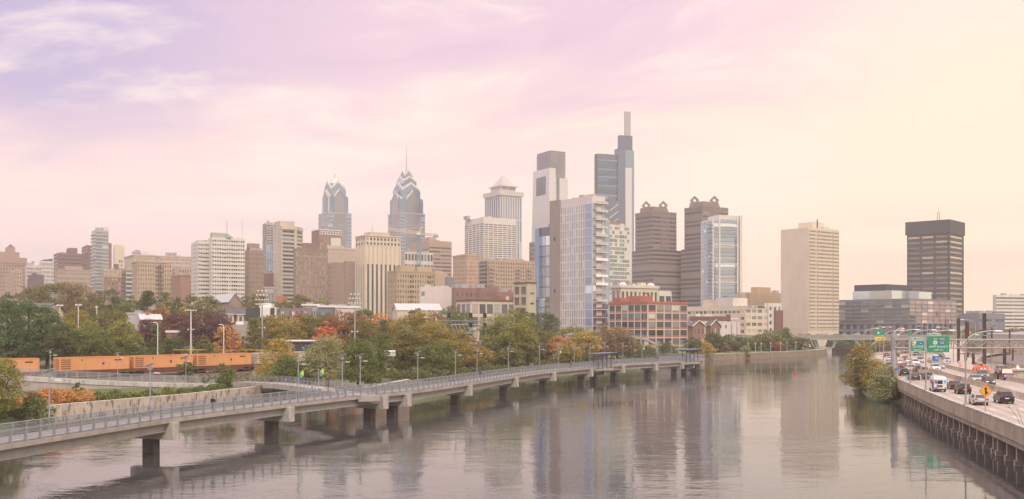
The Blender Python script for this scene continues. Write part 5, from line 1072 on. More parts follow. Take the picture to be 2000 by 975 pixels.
    def cornice(s, h=.9, o=.4, mat=None):
        mb = MB(); H = s.H
        for b in ((-o, s.R+o, -o, .25), (-o, s.R+o, s.L-.25, s.L+o), (-o, .25, .252, s.L-.252), (s.R-.25, s.R+o, .252, s.L-.252)): mb.box(b[0], b[1], b[2], b[3], H-.3, H+h)
        mb.build('parapet', mat or s.wall, s.root); return s
    def clutter(s, n=4, hmax=3.0, mat=None):
        rg = random.Random(int(s.H*100)+int(s.R*7))
        for k in range(n):
            w, d, h = rg.uniform(1.5, min(7, s.R*.25+1.5)), rg.uniform(1.5, 5), rg.uniform(1, hmax); x, y = rg.uniform(.5, max(.6, s.R-w-.5)), rg.uniform(.5, max(.6, s.L*.6))
            mb = MB(); mb.box(x, x+w, y, y+d, s.H+.003*k, s.H+h); mb.build('rooftop_unit', rg.choice([mat or s.wall, GCON, STEELP]), s.root)
        return s
    def antenna(s, xf, yf, z0, z1, mat=None, r=.25):
        mb = MB(); x, y = s.R*xf, s.L*yf; mb.tube([(x, y, z0), (x, y, z1)], r, 6, r*.4)
        for k in range(4): z = z0+(z1-z0)*(.2+.18*k); mb.box(x-r*2.2, x+r*2.2, y-.1, y+.1, z, z+.25)
        mb.build('antenna', mat or STEEL, s.root); return s
    def done(s, cap=100):
        if s.root.name.split('.')[0] in ('apartment_block', 'brick_block', 'office_block', 'tan_block', 'tan_hall', 'condominium_tower', 'office_slab', 'green_glass_block', 'hotel_block') and not any(c.name.startswith('rooftop_unit') for c in s.root.children): s.clutter(4, 2.2)
        s.mb.build('wall', s.wall, s.root)
        for m, mb in s.extra.items(): mb.build('facade_frame', m, s.root)
        s.win.sort(key=lambda w: (-round(w[4]/2), w[0] == 'L')); cache = {}; rest = {}; ncount = {}
        for k, (f, s0, s1, h0, h1, mat, out, nm) in enumerate(s.win):
            ncount[nm] = ncount.get(nm, 0)+1
            if ncount[nm] <= cap:
                key = (f, round(s1-s0, 2), round(h1-h0, 2), mat.name, nm, out)
                if key not in cache:
                    mb = MB(); w, h = (s1-s0)/2, (h1-h0)/2
                    mb.box(-w, w, -out, 0, -h, h) if f == 'R' else mb.box(-out, 0, -w, w, -h, h)
                    cache[key] = mb.mesh(nm, mat)
                c = (s0+s1)/2; link(nm, cache[key], s.root, (c, -.004, (h0+h1)/2) if f == 'R' else (-.004, c, (h0+h1)/2))
            else: s.ob(rest.setdefault((nm, mat), MB()), f, s0, s1, h0, h1, .004, out)
        for (nm, mat), mb in rest.items(): tag(mb.build(nm, mat, s.root), kind='stuff')
        return s
def B(*a, **k): return Bld(*a, **k)
# --- far left group
b = B('brick_tower', 'brown brick tower with stepped crown and pointed lantern at the left edge', -60, -40, 49, 512, 1200, WM_('rosy brick', (.36, .23, .18)))
b.face('R', 'grid', nc=16, fl=4.2, fw=.45, fh=.5); R, H = b.R, b.H
fx = lambda px: (X(px, 1200)-X(-40, 1200))/math.cos(R_(33))*.93
for x0, x1, t, q in ((fx(-30), fx(36), 501, 0), (fx(-8), fx(24), 490, 2), (fx(4), fx(17.5), 480, 4)):
    mb = MB(); mb.box(x0, x1, q, q+18, H-2, b.h(t)); mb.build('stepped_crown', b.wall, b.root)
mb = MB(); c = (fx(10.8), 10); mb.cone(c, 4.6, b.h(480), b.h(473), 4); mb.build('lantern_roof', MAROON, b.root); mb = MB(); mb.box(fx(44), fx(48), 0, 4, H, b.h(507)); mb.build('turret', b.wall, b.root); b.done()
b = B('apartment_block', 'narrow tan apartment block in front of the stepped brick tower', 12, 33, 43, 528, 900, TAN); b.face('L', 'grid', nc=5, fl=3.6, fw=.4, fh=.45).face('R', 'grid', nc=2, fl=3.6, fw=.4, fh=.45, glass=WD).clutter(2).done()
b = B('office_block', 'pale grey office block with square windows right of the stepped brick tower', 49, 52, 81, 519, 1100, GRANW); b.face('R', 'grid', nc=7, fl=4, fw=.6, fh=.55); b.ph(.05, .5, .1, .6, b.H, b.h(513), GCON).done()
b = B('apartment_block', 'white block with paired windows and sloping dark roof on the far left', 77, 81, 104, 510, 1150, WCON); b.face('R', 'grid', nc=9, fl=4.4, fw=.5, fh=.7)
mb = MB(); mb.hexa([(1, .5, b.H), (b.R-.5, .5, b.H), (b.R-.5, b.L, b.H), (1, b.L, b.H), (1, .5, b.H+1.2), (b.R-.5, .5, b.h(504.5)), (b.R-.5, b.L, b.h(504.5)), (1, b.L, b.H+1.2)]); mb.build('roof', DARKB, b.root); b.done()
b = B('low_block', 'low dark purple brick block above the trees at the far left', 55, 62, 86, 536, 850, WM_('purple brick', (.15, .11, .12))); b.clutter(2, 2); b.ph(-.3, .6, -.3, .2, 0, b.h(548)).done()
b = B('office_slab', 'wide brown brick slab with banded windows and a rooftop box on the far left', 105, 113, 160, 494, 1200, MAROON); b.face('R', 'rib', fl=4.2, fh=.35, nc=2).face('L', 'rib', fl=4.2, fh=.35)
b.ph(.5, .85, .2, .8, b.H, b.h(482.5)).clutter(3, 1.5).done()
b = B('apartment_tower', 'dark brown tower directly left of the grey balcony tower', 160, 171, 181, 479, 1150, MAROON); b.face('R', 'strip', nc=5, fl=30, fw=.3, glass=WD).face('L', 'rib', fl=3.8, fh=.35).clutter(3, 2).done()
b = B('apartment_tower', 'maroon tower with a column of white windows right of the grey balcony tower', 206, 210, 218, 475, 1200, MAROON); b.face('R', 'grid', nc=2, fl=5, fw=.35, fh=.35, glass=WL).done()
b = B('balcony_tower', 'slim grey glass tower with white balcony bands and a raised corner', 179, 187, 212, 449, 1050, GCON); b.face('R', 'rib', fl=3.6, fh=.55, glass=WB, nc=2).face('L', 'bal', fl=3.6, mat=WCON, glass=WB)
b.ph(.62, .99, .05, .9, b.H, b.h(443), WCON); b.ph(.2, .6, .2, .8, b.H, b.H+3, STEELP)
bm = MB(); bm.box(0, b.R*.5, -1.3, -.36, 0, .25); bm.box(0, b.R*.5, -1.3, -1.2, .252, 1.1); me = bm.mesh('balcony', GCON)
for j in range(int(b.H/3.6)): link('balcony', me, b.root, (b.R*.02, 0, 1+j*3.6))
b.antenna(.05, .2, b.H, b.H+8, r=.15).done()
b = B('apartment_block', 'broad tan brick block with a small penthouse left of the grey balcony tower', 107, 112, 178, 527, 900, PALEB); b.face('R', 'grid', nc=20, fl=4, fw=.35, fh=.4, h0=5)
b.ph(.27, .76, .2, .9, b.H, b.h(519), PALEB).cornice(.6).clutter(3, 1.2).done()
b = B('slab_tower', 'cream slab tower with rounded top and a few dark windows in the middle', 221, 224, 243, 480, 1300, CREAM); S = b.R
for i in (.42, .62):
    for j in range(14): b.addwin('R', S*i, S*i+2, b.H-22-5.2*j, b.H-22-5.2*j+3.4, WB)
b.ph(.08, .9, .1, .9, b.H, b.H+1.6, CREAM).clutter(2, 2); b.mb.box(S*.05, S*.3, -.4, 0, 0, b.H-3); b.mb.box(S*.78, S*.95, -.4, 0, 0, b.H-3); b.done()
b = B('apartment_block', 'brick apartment block with beige top storeys and white windows', 199, 203, 237, 526, 850, TAN)
b.face('R', 'grid', nc=4, nf=3, fw=.35, fh=.5, h0=b.h(541), glass=WL).face('R', 'grid', nc=5, fl=3.6, fw=.45, fh=.5, h1=b.h(541)-.1, mat=BRICK, glass=WL)
b.ph(.62, .85, .1, .6, b.H, b.h(515), MAROON).clutter(2, 2).done()
b = B('apartment_block', 'pale block with stacked white balconies between brick and stone buildings', 236, 246, 259, 524, 860, TAN); b.face('R', 'bal', fl=3.5, mat=WCON, glass=WB).face('L', 'bal', fl=3.5, mat=TAN, glass=WD).clutter(2, 2).done()
b = B('hotel_block', 'large beige stone hotel with water tanks on its roof', 243, 262, 305, 499, 1100, BEIGE); b.face('R', 'grid', nc=12, fl=4, fw=.35, fh=.45).face('L', 'grid', nc=5, fl=4, fw=.3, fh=.4, h1=b.H*.5); b.cornice(1.2, .7).clutter(4, 2.5)
for xf, t, r in ((.3, 487, 3), (.18, 490, 3)): mb = MB(); mb.cone((b.R*xf, b.L*.35), r, b.H+3, b.h(t), 10, r); mb.cone((b.R*xf, b.L*.35), r+.3, b.h(t), b.h(t)+1.6, 10); mb.build('water_tank', STEELP, b.root)
b.ph(.4, .8, .2, .7, b.H, b.h(489.5), WCON); b.done()
b = B('apartment_block', 'tan stone block with black fire escape balconies and dark left side', 258, 268, 335, 512, 820, TAN); b.face('R', 'grid', nc=14, fl=3.5, fw=.35, fh=.45).face('L', 'grid', nc=4, fl=3.5, fw=.35, fh=.5)
bm = MB(); bm.box(0, 6.5, -1.4, -.4, 0, .12); bm.box(0, 6.5, -1.4, -1.33, .9, 1.0); [bm.box(k*.8, k*.8+.06, -1.4, -1.34, .12, .9) for k in range(9)]; bm.hexa([(1, -1.2, .12), (1.3, -1.2, .12), (1.3, -.5, .12), (1, -.5, .12), (5, -1.2, 3.3), (5.3, -1.2, 3.3), (5.3, -.5, 3.3), (5, -.5, 3.3)]); me = bm.mesh('fire_escape', DARKST)
for j in range(int(b.H/3.5)-1): link('fire_escape', me, b.root, (b.R*.52, 0, 3+3.5*j))
b.cornice(.9, .5).clutter(4, 3).ph(.05, .3, .05, .6, b.H, b.h(507)).done()
b = B('apartment_block', 'far beige block with round rooftop tanks left of the white gridded tower', 305, 312, 373, 501, 1200, BEIGE); b.face('R', 'grid', nc=18, fl=4.2, fw=.45, fh=.5, h0=20).cornice(1, .6)
for xf in (.3, .42, .52): mb = MB(); mb.cone((b.R*xf, b.L*.4), 2.6, b.H, b.h(492), 10, 2.6); mb.build('water_tank', STEELP, b.root)
b.clutter(3, 2.5).done()
b = B('apartment_block', 'reddish brick block with small windows left of the white gridded tower', 335, 353, 373, 538, 780, WM_('red brick', (.36, .21, .15))); b.face('L', 'grid', nc=6, fl=3.5, fw=.35, fh=.45).face('R', 'grid', nc=3, fl=3.5, fw=.3, fh=.45, s0=10).cornice(.5).done()
b = B('stepped_block', 'stepped tan block rising behind the reddish brick block', 338, 350, 375, 522, 830, TAN); b.face('R', 'grid', nc=5, fl=4, fw=.4, fh=.5).ph(-.3, .4, .1, .5, 0, Zp(530, 830)-5).clutter(3, 3).done()
# --- white gridded twin slab
for lab, pl, pc, pr, top in (('left and lower half of the white gridded apartment towers', 374, 387, 409, 471), ('right and taller half of the white gridded apartment towers with rooftop mast', 407, 414, 478, 463)):
    b = B('apartment_tower', lab, pl, pc, pr, top, 750 if pl == 407 else 752, WCON, group='white gridded apartment towers')
    nc = 6 if pl == 374 else 14; b.face('R', 'grid', nc=nc, fl=3.0, fw=.72, fh=.42, glass=WD).face('L', 'grid', nc=5, fl=3.0, fw=.55, fh=.45)
    bm = MB(); bm.box(0, 3.2, -1.4, -.36, 0, .2); bm.box(0, 3.2, -1.4, -1.3, .202, 1.0); me = bm.mesh('balcony', WCON)
    for j in range(1, int(b.H/3)-1):
        for q in ((.3, .62) if pl == 407 else (.25, .7)): link('balcony', me, b.root, (b.R*q, 0, j*3.0))
    if pl == 407:
        b.ph(.02, .42, .1, .7, b.H, b.h(454), GCON); mb = MB(); q = (b.R*.5, b.L*.4); mb.cone(q, 6, b.H, b.h(453), 4); mb.build('pyramid_roof', M('copper green roof', (.18, .3, .24), .7, .1, .3), b.root)
        b.antenna(.5, .4, b.h(454), b.h(425), M('red white mast', (.6, .4, .36), .6, .1, 1), .3).antenna(.97, .4, b.H, b.h(422), r=.15)
    b.clutter(3, 1.5).done()
b = B('brick_block', 'plain brown brick tower right of the white gridded towers', 478, 486, 515, 488, 800, BROWN); b.face('R', 'grid', nc=7, fl=3.6, fw=.3, fh=.4, h1=b.h(492)).face('L', 'grid', nc=3, fl=3.6, fw=.3, fh=.4); b.ph(.1, .9, .1, .8, b.H, b.h(484), STEELP); b.ph(.05, .75, .12, .7, b.h(484), b.h(475), BROWN).done()
b = B('unfinished_tower', 'blue glass tower still under construction with bare floors on top', 513, 521, 549, 436, 1000, GCON); b.face('R', 'curt', nc=6, nf=13, glass=CURT, h1=b.h(478)).face('L', 'curt', nc=3, nf=13, glass=CURT, h1=b.h(470)).face('R', 'rib', nf=8, fh=.6, h0=b.h(477)).face('L', 'rib', nf=8, fh=.6, h0=b.h(469)); b.antenna(-.02, .5, 20, b.h(432), r=.4).clutter(4, 3, STEELP).done()
b = B('brick_block', 'low red brick block between the unfinished tower and the banded tower', 512, 515, 536, 534, 860, MAROON); b.done()
b = B('town_hall_block', 'small ornate grey building peeking over the trees below the banded tower', 513, 517, 534, 562, 640, GCON); b.face('R', 'grid', nc=5, nf=3, fw=.45, fh=.6).cornice(.6).ph(.5, .9, .1, .8, 0, 1).done()
# --- curved banded tower
b = B('banded_tower', 'tall curved tower with cream bands and blank grey end wall', 534, 549, 580, 441, 850, WM_('sand concrete', (.56, .49, .4), .1)); b.face('L', 'grid', nc=2, fl=3.3, fw=.15, fh=.3)
cur = spline([(b.R*.0, -.5), (b.R*.5, -1.5), (b.R*1.0, 1.5), (b.R*1.5, 8.0), (b.R*1.75, 14)], 1.5); nfl = int((b.H-3)/3.4)
core = [tuple(p) for p in cur]+[(b.R*1.7, b.L), (1, b.L)]; b.mb.prism([(q[0]-.0, q[1]+.4) for q in core], 0, b.H-2)
for j in range(nfl):
    z = 1+j*3.4; loft(MB(), cur, [(0, z+1.35), (0, z+.0), (.35, z+.0), (.35, z+1.35)]).build('spandrel', b.wall, b.root); loft(MB(), cur[1:-1], [(-.38, z+3.38), (-.38, z+1.37), (.05, z+1.37), (.05, z+3.38)]).build('window_band', WD if j % 9 else DARKB, b.root)
loft(MB(), cur, [(-3, b.H), (-3, b.H-3), (.5, b.H-3), (.5, b.H)]).build('parapet', b.wall, b.root)
b.ph(.05, .95, .2, .8, b.H, b.h(430.5), b.wall).clutter(3, 2).done()
b = B('brick_hotel', 'dark brown brick hotel with arched top windows and small white panes', 573, 577, 640, 487, 800, BROWN); b.face('R', 'grid', nc=15, fl=3.6, fw=.36, fh=.5, glass=WL, h1=b.h(491)); b.ph(.25, .7, .1, .7, b.H, b.h(473.5), WM_('dark brick', (.22, .15, .12))).cornice(.8)
for i in (.08, .25, .36, .62, .78, .9): 
    mb = MB(); x = b.R*i; z = b.H-6; mb.tube([(x+1.2*math.cos(t), -.36, z+1.2*math.sin(t)) for t in np.linspace(0, PI, 8)], .25, 5); mb.build('window_arch', BEIGE, b.root)
b.done()
b = B('residential_tower', 'brick and white residence with pale top storey behind the brick hotel', 609, 624, 666, 449, 1000, BRICK); b.face('R', 'grid', nc=9, fl=3.6, fw=.45, fh=.5, glass=WL, h1=b.h(459)).face('R', 'grid', nc=8, nf=1, fw=.6, fh=.6, h0=b.h(458), mat=WCON, out=.6).face('L', 'grid', nc=4, fl=3.6, fw=.4, fh=.5); b.cornice(.8, .6, WCON).ph(.5, .95, -.1, .3, 0, b.h(464), WCON); b.done()
b = B('ribbed_block', 'beige block with fine vertical ribs behind the brown brick apartments', 634, 640, 694, 486, 1000, BEIGE); b.face('R', 'strip', nc=24, nf=1, fw=.45, h0=0, h1=b.h(491), glass=WL).cornice(1.5, .6); b.ph(.0, .62, .2, .8, b.H, b.h(479)).done()
b = B('brick_block', 'brown brick apartments with many small windows left of the striped tower', 637, 641, 694, 516, 820, WM_('grey brown brick', (.33, .245, .2))); b.face('R', 'grid', nc=14, fl=3.5, fw=.3, fh=.45).cornice(.6); b.ph(.15, .6, -.05, .5, 0, b.h(512)).ph(.62, 1, -.1, .5, 0, b.h(509)); b.done()
# --- striped white tower
b = B('striped_tower', 'cream tower with dark vertical window stripes', 695, 714, 782, 460, 800, CREAM); b.face('R', 'strip', nc=8, nf=1, fw=.5, h1=b.h(480), out=.9).face('L', 'strip', nc=4, nf=1, fw=.5, h1=b.h(480), out=.9).face('R', 'grid', nc=10, nf=2, fw=.55, fh=.6, h0=b.h(479.5), h1=b.h(462)).face('L', 'grid', nc=4, nf=2, fw=.55, fh=.6, h0=b.h(479.5), h1=b.h(462)); b.ph(.18, .75, .2, .8, b.H, b.h(451.5), BEIGE).cornice(.5, .9).antenna(.3, .4, b.h(451), b.h(437), r=.25).done()
# --- twin blue glass spires
SILV = M('silver roof glass', (.62, .58, .55), .3, .06, .05, .2)
def gable_tier(mb, rf, c, w, z0, e, g):
    x, y = c
    cs = [(x-w, y-w), (x+w, y-w), (x+w, y+w), (x-w, y+w)]; ms = [(x, y-w), (x+w, y), (x, y+w), (x-w, y)]
    for i in range(4):
        p, q, m = cs[i], cs[(i+1) % 4], ms[i]
        mb.add([(*p, z0), (*q, z0), (*q, e), (*m, g), (*p, e)], [(0, 1, 2, 3, 4)])
        for (u, v) in ((m, q), (m, p)):
            k = [(*u, g), (*v, e), (x, y, g)]; rf.add(k, [(0, 1, 2) if v is p else (0, 2, 1)])
def spire_tower(name, label, pl, pc, pr, Y, top, up, tiers, spire, pyr=None):
    b = B(name, label, pl, pc, pr, top, Y, WM_('blue grey granite', (.3, .31, .34), .03), a=33); S = (b.L+b.R)/2; b.mb = MB(); b.L = b.R = S; b.mb.box(0, S, 0, S, 0, b.H)
    b.win = []
    for f in 'RL':
        b.face(f, 'rib', fl=5.2, fh=.55, nc=1, s0=0, s1=S*.2, glass=CURT, out=.25); b.face(f, 'rib', fl=5.2, fh=.55, nc=1, s0=S*.8, s1=S, glass=CURT, out=.25)
        b.face(f, 'curt', nc=1, nf=10, s0=S*.28, s1=S*.74, glass=CURTG); b.face(f, 'curt', nc=1, nf=16, s0=S*.205, s1=S*.275, glass=CURT); b.face(f, 'curt', nc=1, nf=16, s0=S*.745, s1=S*.795, glass=CURT)
    c = (S/2, S/2); u0 = b.H
    # projecting bay that runs up the middle of each side
    for k, (wf, e, g) in enumerate(tiers):
        mb, rf = MB(), MB(); gable_tier(mb, rf, c, S*wf/2, u0-10 if k == 0 else b.h(tiers[k-1][1])-8, b.h(e), b.h(g)); mb.build('glass_crown', CURT, b.root); rf.build('gable_roof', SILV, b.root)
        # white chevron along the gable edges
        w = S*wf/2; cv = MB()
        for ang in range(4):
            ca, sa = math.cos(ang*PI/2), math.sin(ang*PI/2); T = lambda x, y, z: (c[0]+x*ca-y*sa, c[1]+x*sa+y*ca, z)
            th = (b.h(g)-b.h(e))*.45+2
            for sg in (-1, 1):
                pts = [(sg*w, b.h(e)), (0, b.h(g)), (0, b.h(g)+th*.6), (sg*w, b.h(e)+th*.6)] if sg < 0 else [(0, b.h(g)), (sg*w, b.h(e)), (sg*w, b.h(e)+th*.6), (0, b.h(g)+th*.6)]
                cv.hexa([T(x, -w-.3, z) for x, z in (pts[0], pts[1])]+[T(x, -w+1.5, z) for x, z in (pts[1], pts[0])]+[T(x, -w+.0, z) for x, z in (pts[3], pts[2])]+[T(x, -w+2.0, z) for x, z in (pts[2], pts[3])])
        if k: cv.build('white_chevron', SILV, b.root)
    # grey glass bay below the first gable
    for f in 'RL':
        w0 = S*(1-tiers[0][0])/2; mb = MB(); ww = S*tiers[0][0]
        s0, s1, zt = w0+ww*.25, w0+ww*.78, b.h(tiers[0][1])-2
        if f == 'R': ps = [(s0, w0-.5), (s1, w0-.5)]
        pts = [(s0, u0+.0), (s1, u0+.0), (s1, zt), ((s0+s1)/2, zt+(s1-s0)*.55), (s0, zt)]
        if f == 'R': mb.add([(x, w0-.5, z) for x, z in pts]+[(x, w0+.5, z) for x, z in pts], [(0, 1, 2, 3, 4), (9, 8, 7, 6, 5)]+[(i, 5+i, 5+(i+1) % 5, (i+1) % 5) for i in range(5)])
        else: mb.add([(w0-.5, x, z) for x, z in pts]+[(w0+.5, x, z) for x, z in pts], [(4, 3, 2, 1, 0), (5, 6, 7, 8, 9)]+[((i+1) % 5, 5+(i+1) % 5, 5+i, i) for i in range(5)])
        mb.build('glass_bay', CURTG, b.root)
        mb = MB()
        for sg in (0, 1):
            x0, z0, x1, z1 = (s0-1, zt+1, (s0+s1)/2, zt+(s1-s0)*.55+3) if sg == 0 else (s1+1, zt+1, (s0+s1)/2, zt+(s1-s0)*.55+3)
            d = 4; q = [(x0, z0), (x1, z1), (x1, z1+d), (x0, z0+d)]
            if f == 'R': mb.hexa([(q[0][0], w0-.9, q[0][1]), (q[1][0], w0-.9, q[1][1]), (q[1][0], w0, q[1][1]), (q[0][0], w0, q[0][1]), (q[3][0], w0-.9, q[3][1]), (q[2][0], w0-.9, q[2][1]), (q[2][0], w0, q[2][1]), (q[3][0], w0, q[3][1])])
            else: mb.hexa([(w0-.9, q[0][0], q[0][1]), (w0-.9, q[1][0], q[1][1]), (w0, q[1][0], q[1][1]), (w0, q[0][0], q[0][1]), (w0-.9, q[3][0], q[3][1]), (w0-.9, q[2][0], q[2][1]), (w0, q[2][0], q[2][1]), (w0, q[3][0], q[3][1])])
            if (f == 'R') == (sg == 0): mb.build('white_chevron', SILV, b.root); mb = MB()
    if pyr: mb = MB(); wf, zb_, zt_ = pyr; mb.cone(c, S*wf*.707, b.h(zb_), b.h(zt_), 4); mb2 = MB(); mb2.v = [(c[0]+(v[0]-c[0])*math.cos(PI/4)-(v[1]-c[1])*math.sin(PI/4), c[1]+(v[0]-c[0])*math.sin(PI/4)+(v[1]-c[1])*math.cos(PI/4), v[2]) for v in mb.v]; mb2.f = mb.f; mb2.build('pyramid_roof', SILV, b.root)
    z0, z1 = spire; mb = MB(); mb.cone(c, S*.07, b.h(z0+6), b.h(z0-3), 8, S*.03); mb.tube([(*c, b.h(z0-3)), (*c, b.h(z1))], .9, 6, .25); mb.build('spire', STEELP, b.root)
    b.done(); return b
spire_tower('glass_tower', 'shorter blue glass tower with white pyramid top, left of the spired one', 624, 641, 691, 1500, 414, None, [(.8, 383, 367), (.66, 368, 354)], (343, 333), (.56, 356, 340))
spire_tower('spire_tower', 'blue glass tower with stacked chevron crown and tall needle spire', 756, 782, 826, 1550, 414, None, [(.9, 388, 374), (.74, 370, 357), (.54, 352, 343), (.33, 340, 330)], (332, 279))
# --- crane and unfinished frame
b = B('unfinished_building', 'concrete and white frame building under construction below the crane', 781, 790, 846, 492, 950, GCON); b.face('R', 'grid', nc=9, nf=8, fw=.7, fh=.62, mat=WCON, h1=b.h(492)).clutter(5, 4, STEELP).done()
Y = 940; t = empty('tower_crane', (X(818, Y), Y, gz(X(818, Y), Y)), 0, 'tower crane with blue mast standing before the spired glass tower', 'crane'); zz = lambda py: Zp(py, Y)-t.location.z
CRB = M('crane blue', (.2, .3, .42), .5, .1, .3); CRW = M('crane cream', (.6, .52, .42), .5, .1, .3)
def lattice(mb, A, Bp, w, n, r):
    A, Bp = Vector(A), Vector(Bp); d = (Bp-A).normalized(); u = d.cross(Vector((0, 1, 0))).normalized()*w if abs(d.y) < .9 else Vector((1, 0, 0))*w; v = d.cross(u).normalized()*w
    for p, q in ((1, 1), (1, -1), (-1, -1), (-1, 1)): mb.tube([A+u*p+v*q, Bp+u*p+v*q], r, 4)
    for i in range(n):
        a, c = A+(Bp-A)*(i/n), A+(Bp-A)*((i+1)/n); e = 1 if i % 2 else -1
        for q in (1, -1): mb.tube([a+u*e+v*q, c-u*e+v*q], r*.7, 4)
mb = MB(); lattice(mb, (0, 0, 0), (0, 0, zz(458)), 1.5, 22, .35); mb.build('mast', CRB, t)
mb = MB(); lattice(mb, (0, 0, zz(456)), (X(757, Y)-X(818, Y), 3, zz(447)), 1.2, 20, .3); mb.build('jib', CRW, t)
mb = MB(); lattice(mb, (0, 0, zz(457)), (X(856, Y)-X(818, Y), -1, zz(459)), .8, 10, .28); mb.build('counter_jib', CRW, t)
mb = MB(); x = X(851, Y)-X(818, Y); mb.box(x-2.5, x+2.5, -1.5, 1.5, zz(464), zz(459.5)); mb.build('counterweight', GCON, t)
mb = MB(); lattice(mb, (0, 0, zz(457)), (X(824, Y)-X(818, Y), 0, zz(443)), .6, 5, .25); mb.tube([(X(824, Y)-X(818, Y), 0, zz(443)), (X(856, Y)-X(818, Y), 0, zz(458))], .12, 4); mb.tube([(X(824, Y)-X(818, Y), 0, zz(443)), (X(775, Y)-X(818, Y), 2, zz(449))], .12, 4); mb.build('tie_frame', CRW, t)
mb = MB(); mb.box(-1.5, 1.5, -2, 1.5, zz(459), zz(455)); mb.build('cab', WHITE, t)
b = B('office_block', 'brown stepped office block with horizontal bands right of the crane', 800, 838, 882, 470, 1150, WM_('copper tan', (.42, .3, .21))); b.face('R', 'rib', fl=4.2, fh=.42, nc=2, h1=b.h(480)).face('L', 'rib', fl=4.2, fh=.42, h1=b.h(484)); b.ph(.1, .4, .1, .4, b.H, b.h(462), PALEB).clutter(2, 2).done()
b = B('apartment_block', 'tan apartment block with dark fire stairs right of the striped tower', 757, 775, 847, 530, 750, WM_('honey brick', (.45, .34, .22))); b.face('R', 'grid', nc=15, fl=3.7, fw=.45, fh=.5).face('L', 'grid', nc=5, fl=3.7, fw=.35, fh=.5); b.ph(.12, .5, .1, .6, b.H, b.h(518)).ph(.6, 1, .15, .7, b.H, b.h(519))
fe = MB(); fe.box(0, 3.2, -1.3, -.4, 0, .12); fe.box(0, 3.2, -1.3, -1.2, .8, .92); [fe.box(k*.6, k*.6+.08, -1.3, -1.22, .12, .8) for k in range(6)]; fem = fe.mesh('fire_escape', DARKST)
for j in range(int(b.H/3.7)):
    for q in (.33, .82): link('fire_escape', fem, b.root, (b.R*q, 0, 1+3.7*j))
b.cornice(.6).clutter(3, 2.5).done()
b = B('tan_block', 'plain tan wall block right of the honey brick apartments', 846, 849, 874, 533, 770, TAN); b.done()
b = B('narrow_block', 'narrow grey block with a white diagonal stair', 871, 873, 886, 541, 700, GREYP); mb = MB(); mb.hexa([(b.R*.2, -.6, b.H*.72), (b.R*.3, -.6, b.H*.72), (b.R*.3, -.1, b.H*.72), (b.R*.2, -.1, b.H*.72), (b.R*.85, -.6, b.H*.38), (b.R*.95, -.6, b.H*.38), (b.R*.95, -.1, b.H*.38), (b.R*.85, -.1, b.H*.38)]); mb.build('stair', WHITE, b.root); b.done()
b = B('blank_wall_block', 'white windowless block with a stepped top', 818, 822, 890, 560, 650, WPAINT); b.ph(.12, .28, 0, .4, b.H, b.h(556), WPAINT); b.ph(.6, .8, 0, .4, b.H, b.h(557), WPAINT); b.ph(.12, .78, .01, .5, b.H, b.h(558.5), WPAINT)
for i in (0, 1): b.addwin('R', b.R*(.02+.05*i), b.R*(.05+.05*i), b.H-6, b.H-3, WD)
b.done()
def gabled(name, label, pl, pc, pr, eave, ridge, Y, wall, roofm, along='R', a=33, wins=(8, 2), cat='house', group=None, chim=True, glass=WD):
    b = B(name, label, pl, pc, pr, eave, Y, wall, a=a, cat=cat, group=group); R, L, H, hr = b.R, b.L, b.H, b.h(ridge); mb = MB(); o = .5
    if along == 'R':
        b.mb.add([(0, 0, H), (0, L, H), (0, L/2, hr)], [(0, 2, 1)]); b.mb.add([(R, 0, H), (R, L, H), (R, L/2, hr)], [(0, 1, 2)])
        A = [(-o, -o, H-.2), (R+o, -o, H-.2), (R+o, L/2, hr+.1), (-o, L/2, hr+.1)]; C = [(-o, L+o, H-.2), (-o, L/2, hr+.1), (R+o, L/2, hr+.1), (R+o, L+o, H-.2)]
    else:
        b.mb.add([(0, 0, H), (R, 0, H), (R/2, 0, hr)], [(0, 1, 2)]); b.mb.add([(0, L, H), (R, L, H), (R/2, L, hr)], [(0, 2, 1)])
        A = [(-o, -o, H-.2), (R/2, -o, hr+.1), (R/2, L+o, hr+.1), (-o, L+o, H-.2)][::-1]; C = [(R+o, -o, H-.2), (R+o, L+o, H-.2), (R/2, L+o, hr+.1), (R/2, -o, hr+.1)]
    for q in (A, C):
        v = [Vector(p) for p in q]; nrm = (v[1]-v[0]).cross(v[2]-v[0]).normalized()*.22; nrm = nrm if nrm.z > 0 else -nrm; mb.hexa([tuple(p) for p in v]+[tuple(p+nrm) for p in v])
    mb.build('roof', roofm, b.root); b.face('R', 'grid', nc=wins[0], nf=wins[1], fw=.42, fh=.5, out=.12, glass=glass, h1=H-.2)
    if b.L > 4: b.face('L', 'grid', nc=max(1, int(L/4)), nf=wins[1], fw=.4, fh=.5, out=.12, glass=glass, h1=H-.2)
    if chim: mb = MB(); mb.box(R*.3, R*.3+.9, L*.4, L*.4+.9, H, hr+1.3); mb.build('chimney', BRICK, b.root)
    return b
SHING = M('grey shingles', (.12, .115, .12), .9, .15, .6); SHINGL = M('pale metal roof', (.5, .49, .48), .6, .1, .4)
gabled('long_shed', 'long cream gabled building with a pale roof among the trees', 767, 776, 862, 606, 593, 550, CREAM, SHINGL, 'R', a=14, wins=(9, 1), cat='building', chim=False).done()
b = B('apartment_block', 'honey coloured apartment tower left of the white gridded office', 885, 911, 940, 499, 900, WM_('honey stone', (.5, .36, .24))); b.face('R', 'grid', nc=8, fl=3.5, fw=.42, fh=.5, glass=WL).face('L', 'grid', nc=8, fl=3.5, fw=.42, fh=.5, glass=WD); b.cornice(1, .6).ph(.0, .7, .05, .7, b.H, b.h(496), b.wall).clutter(2, 2).done()
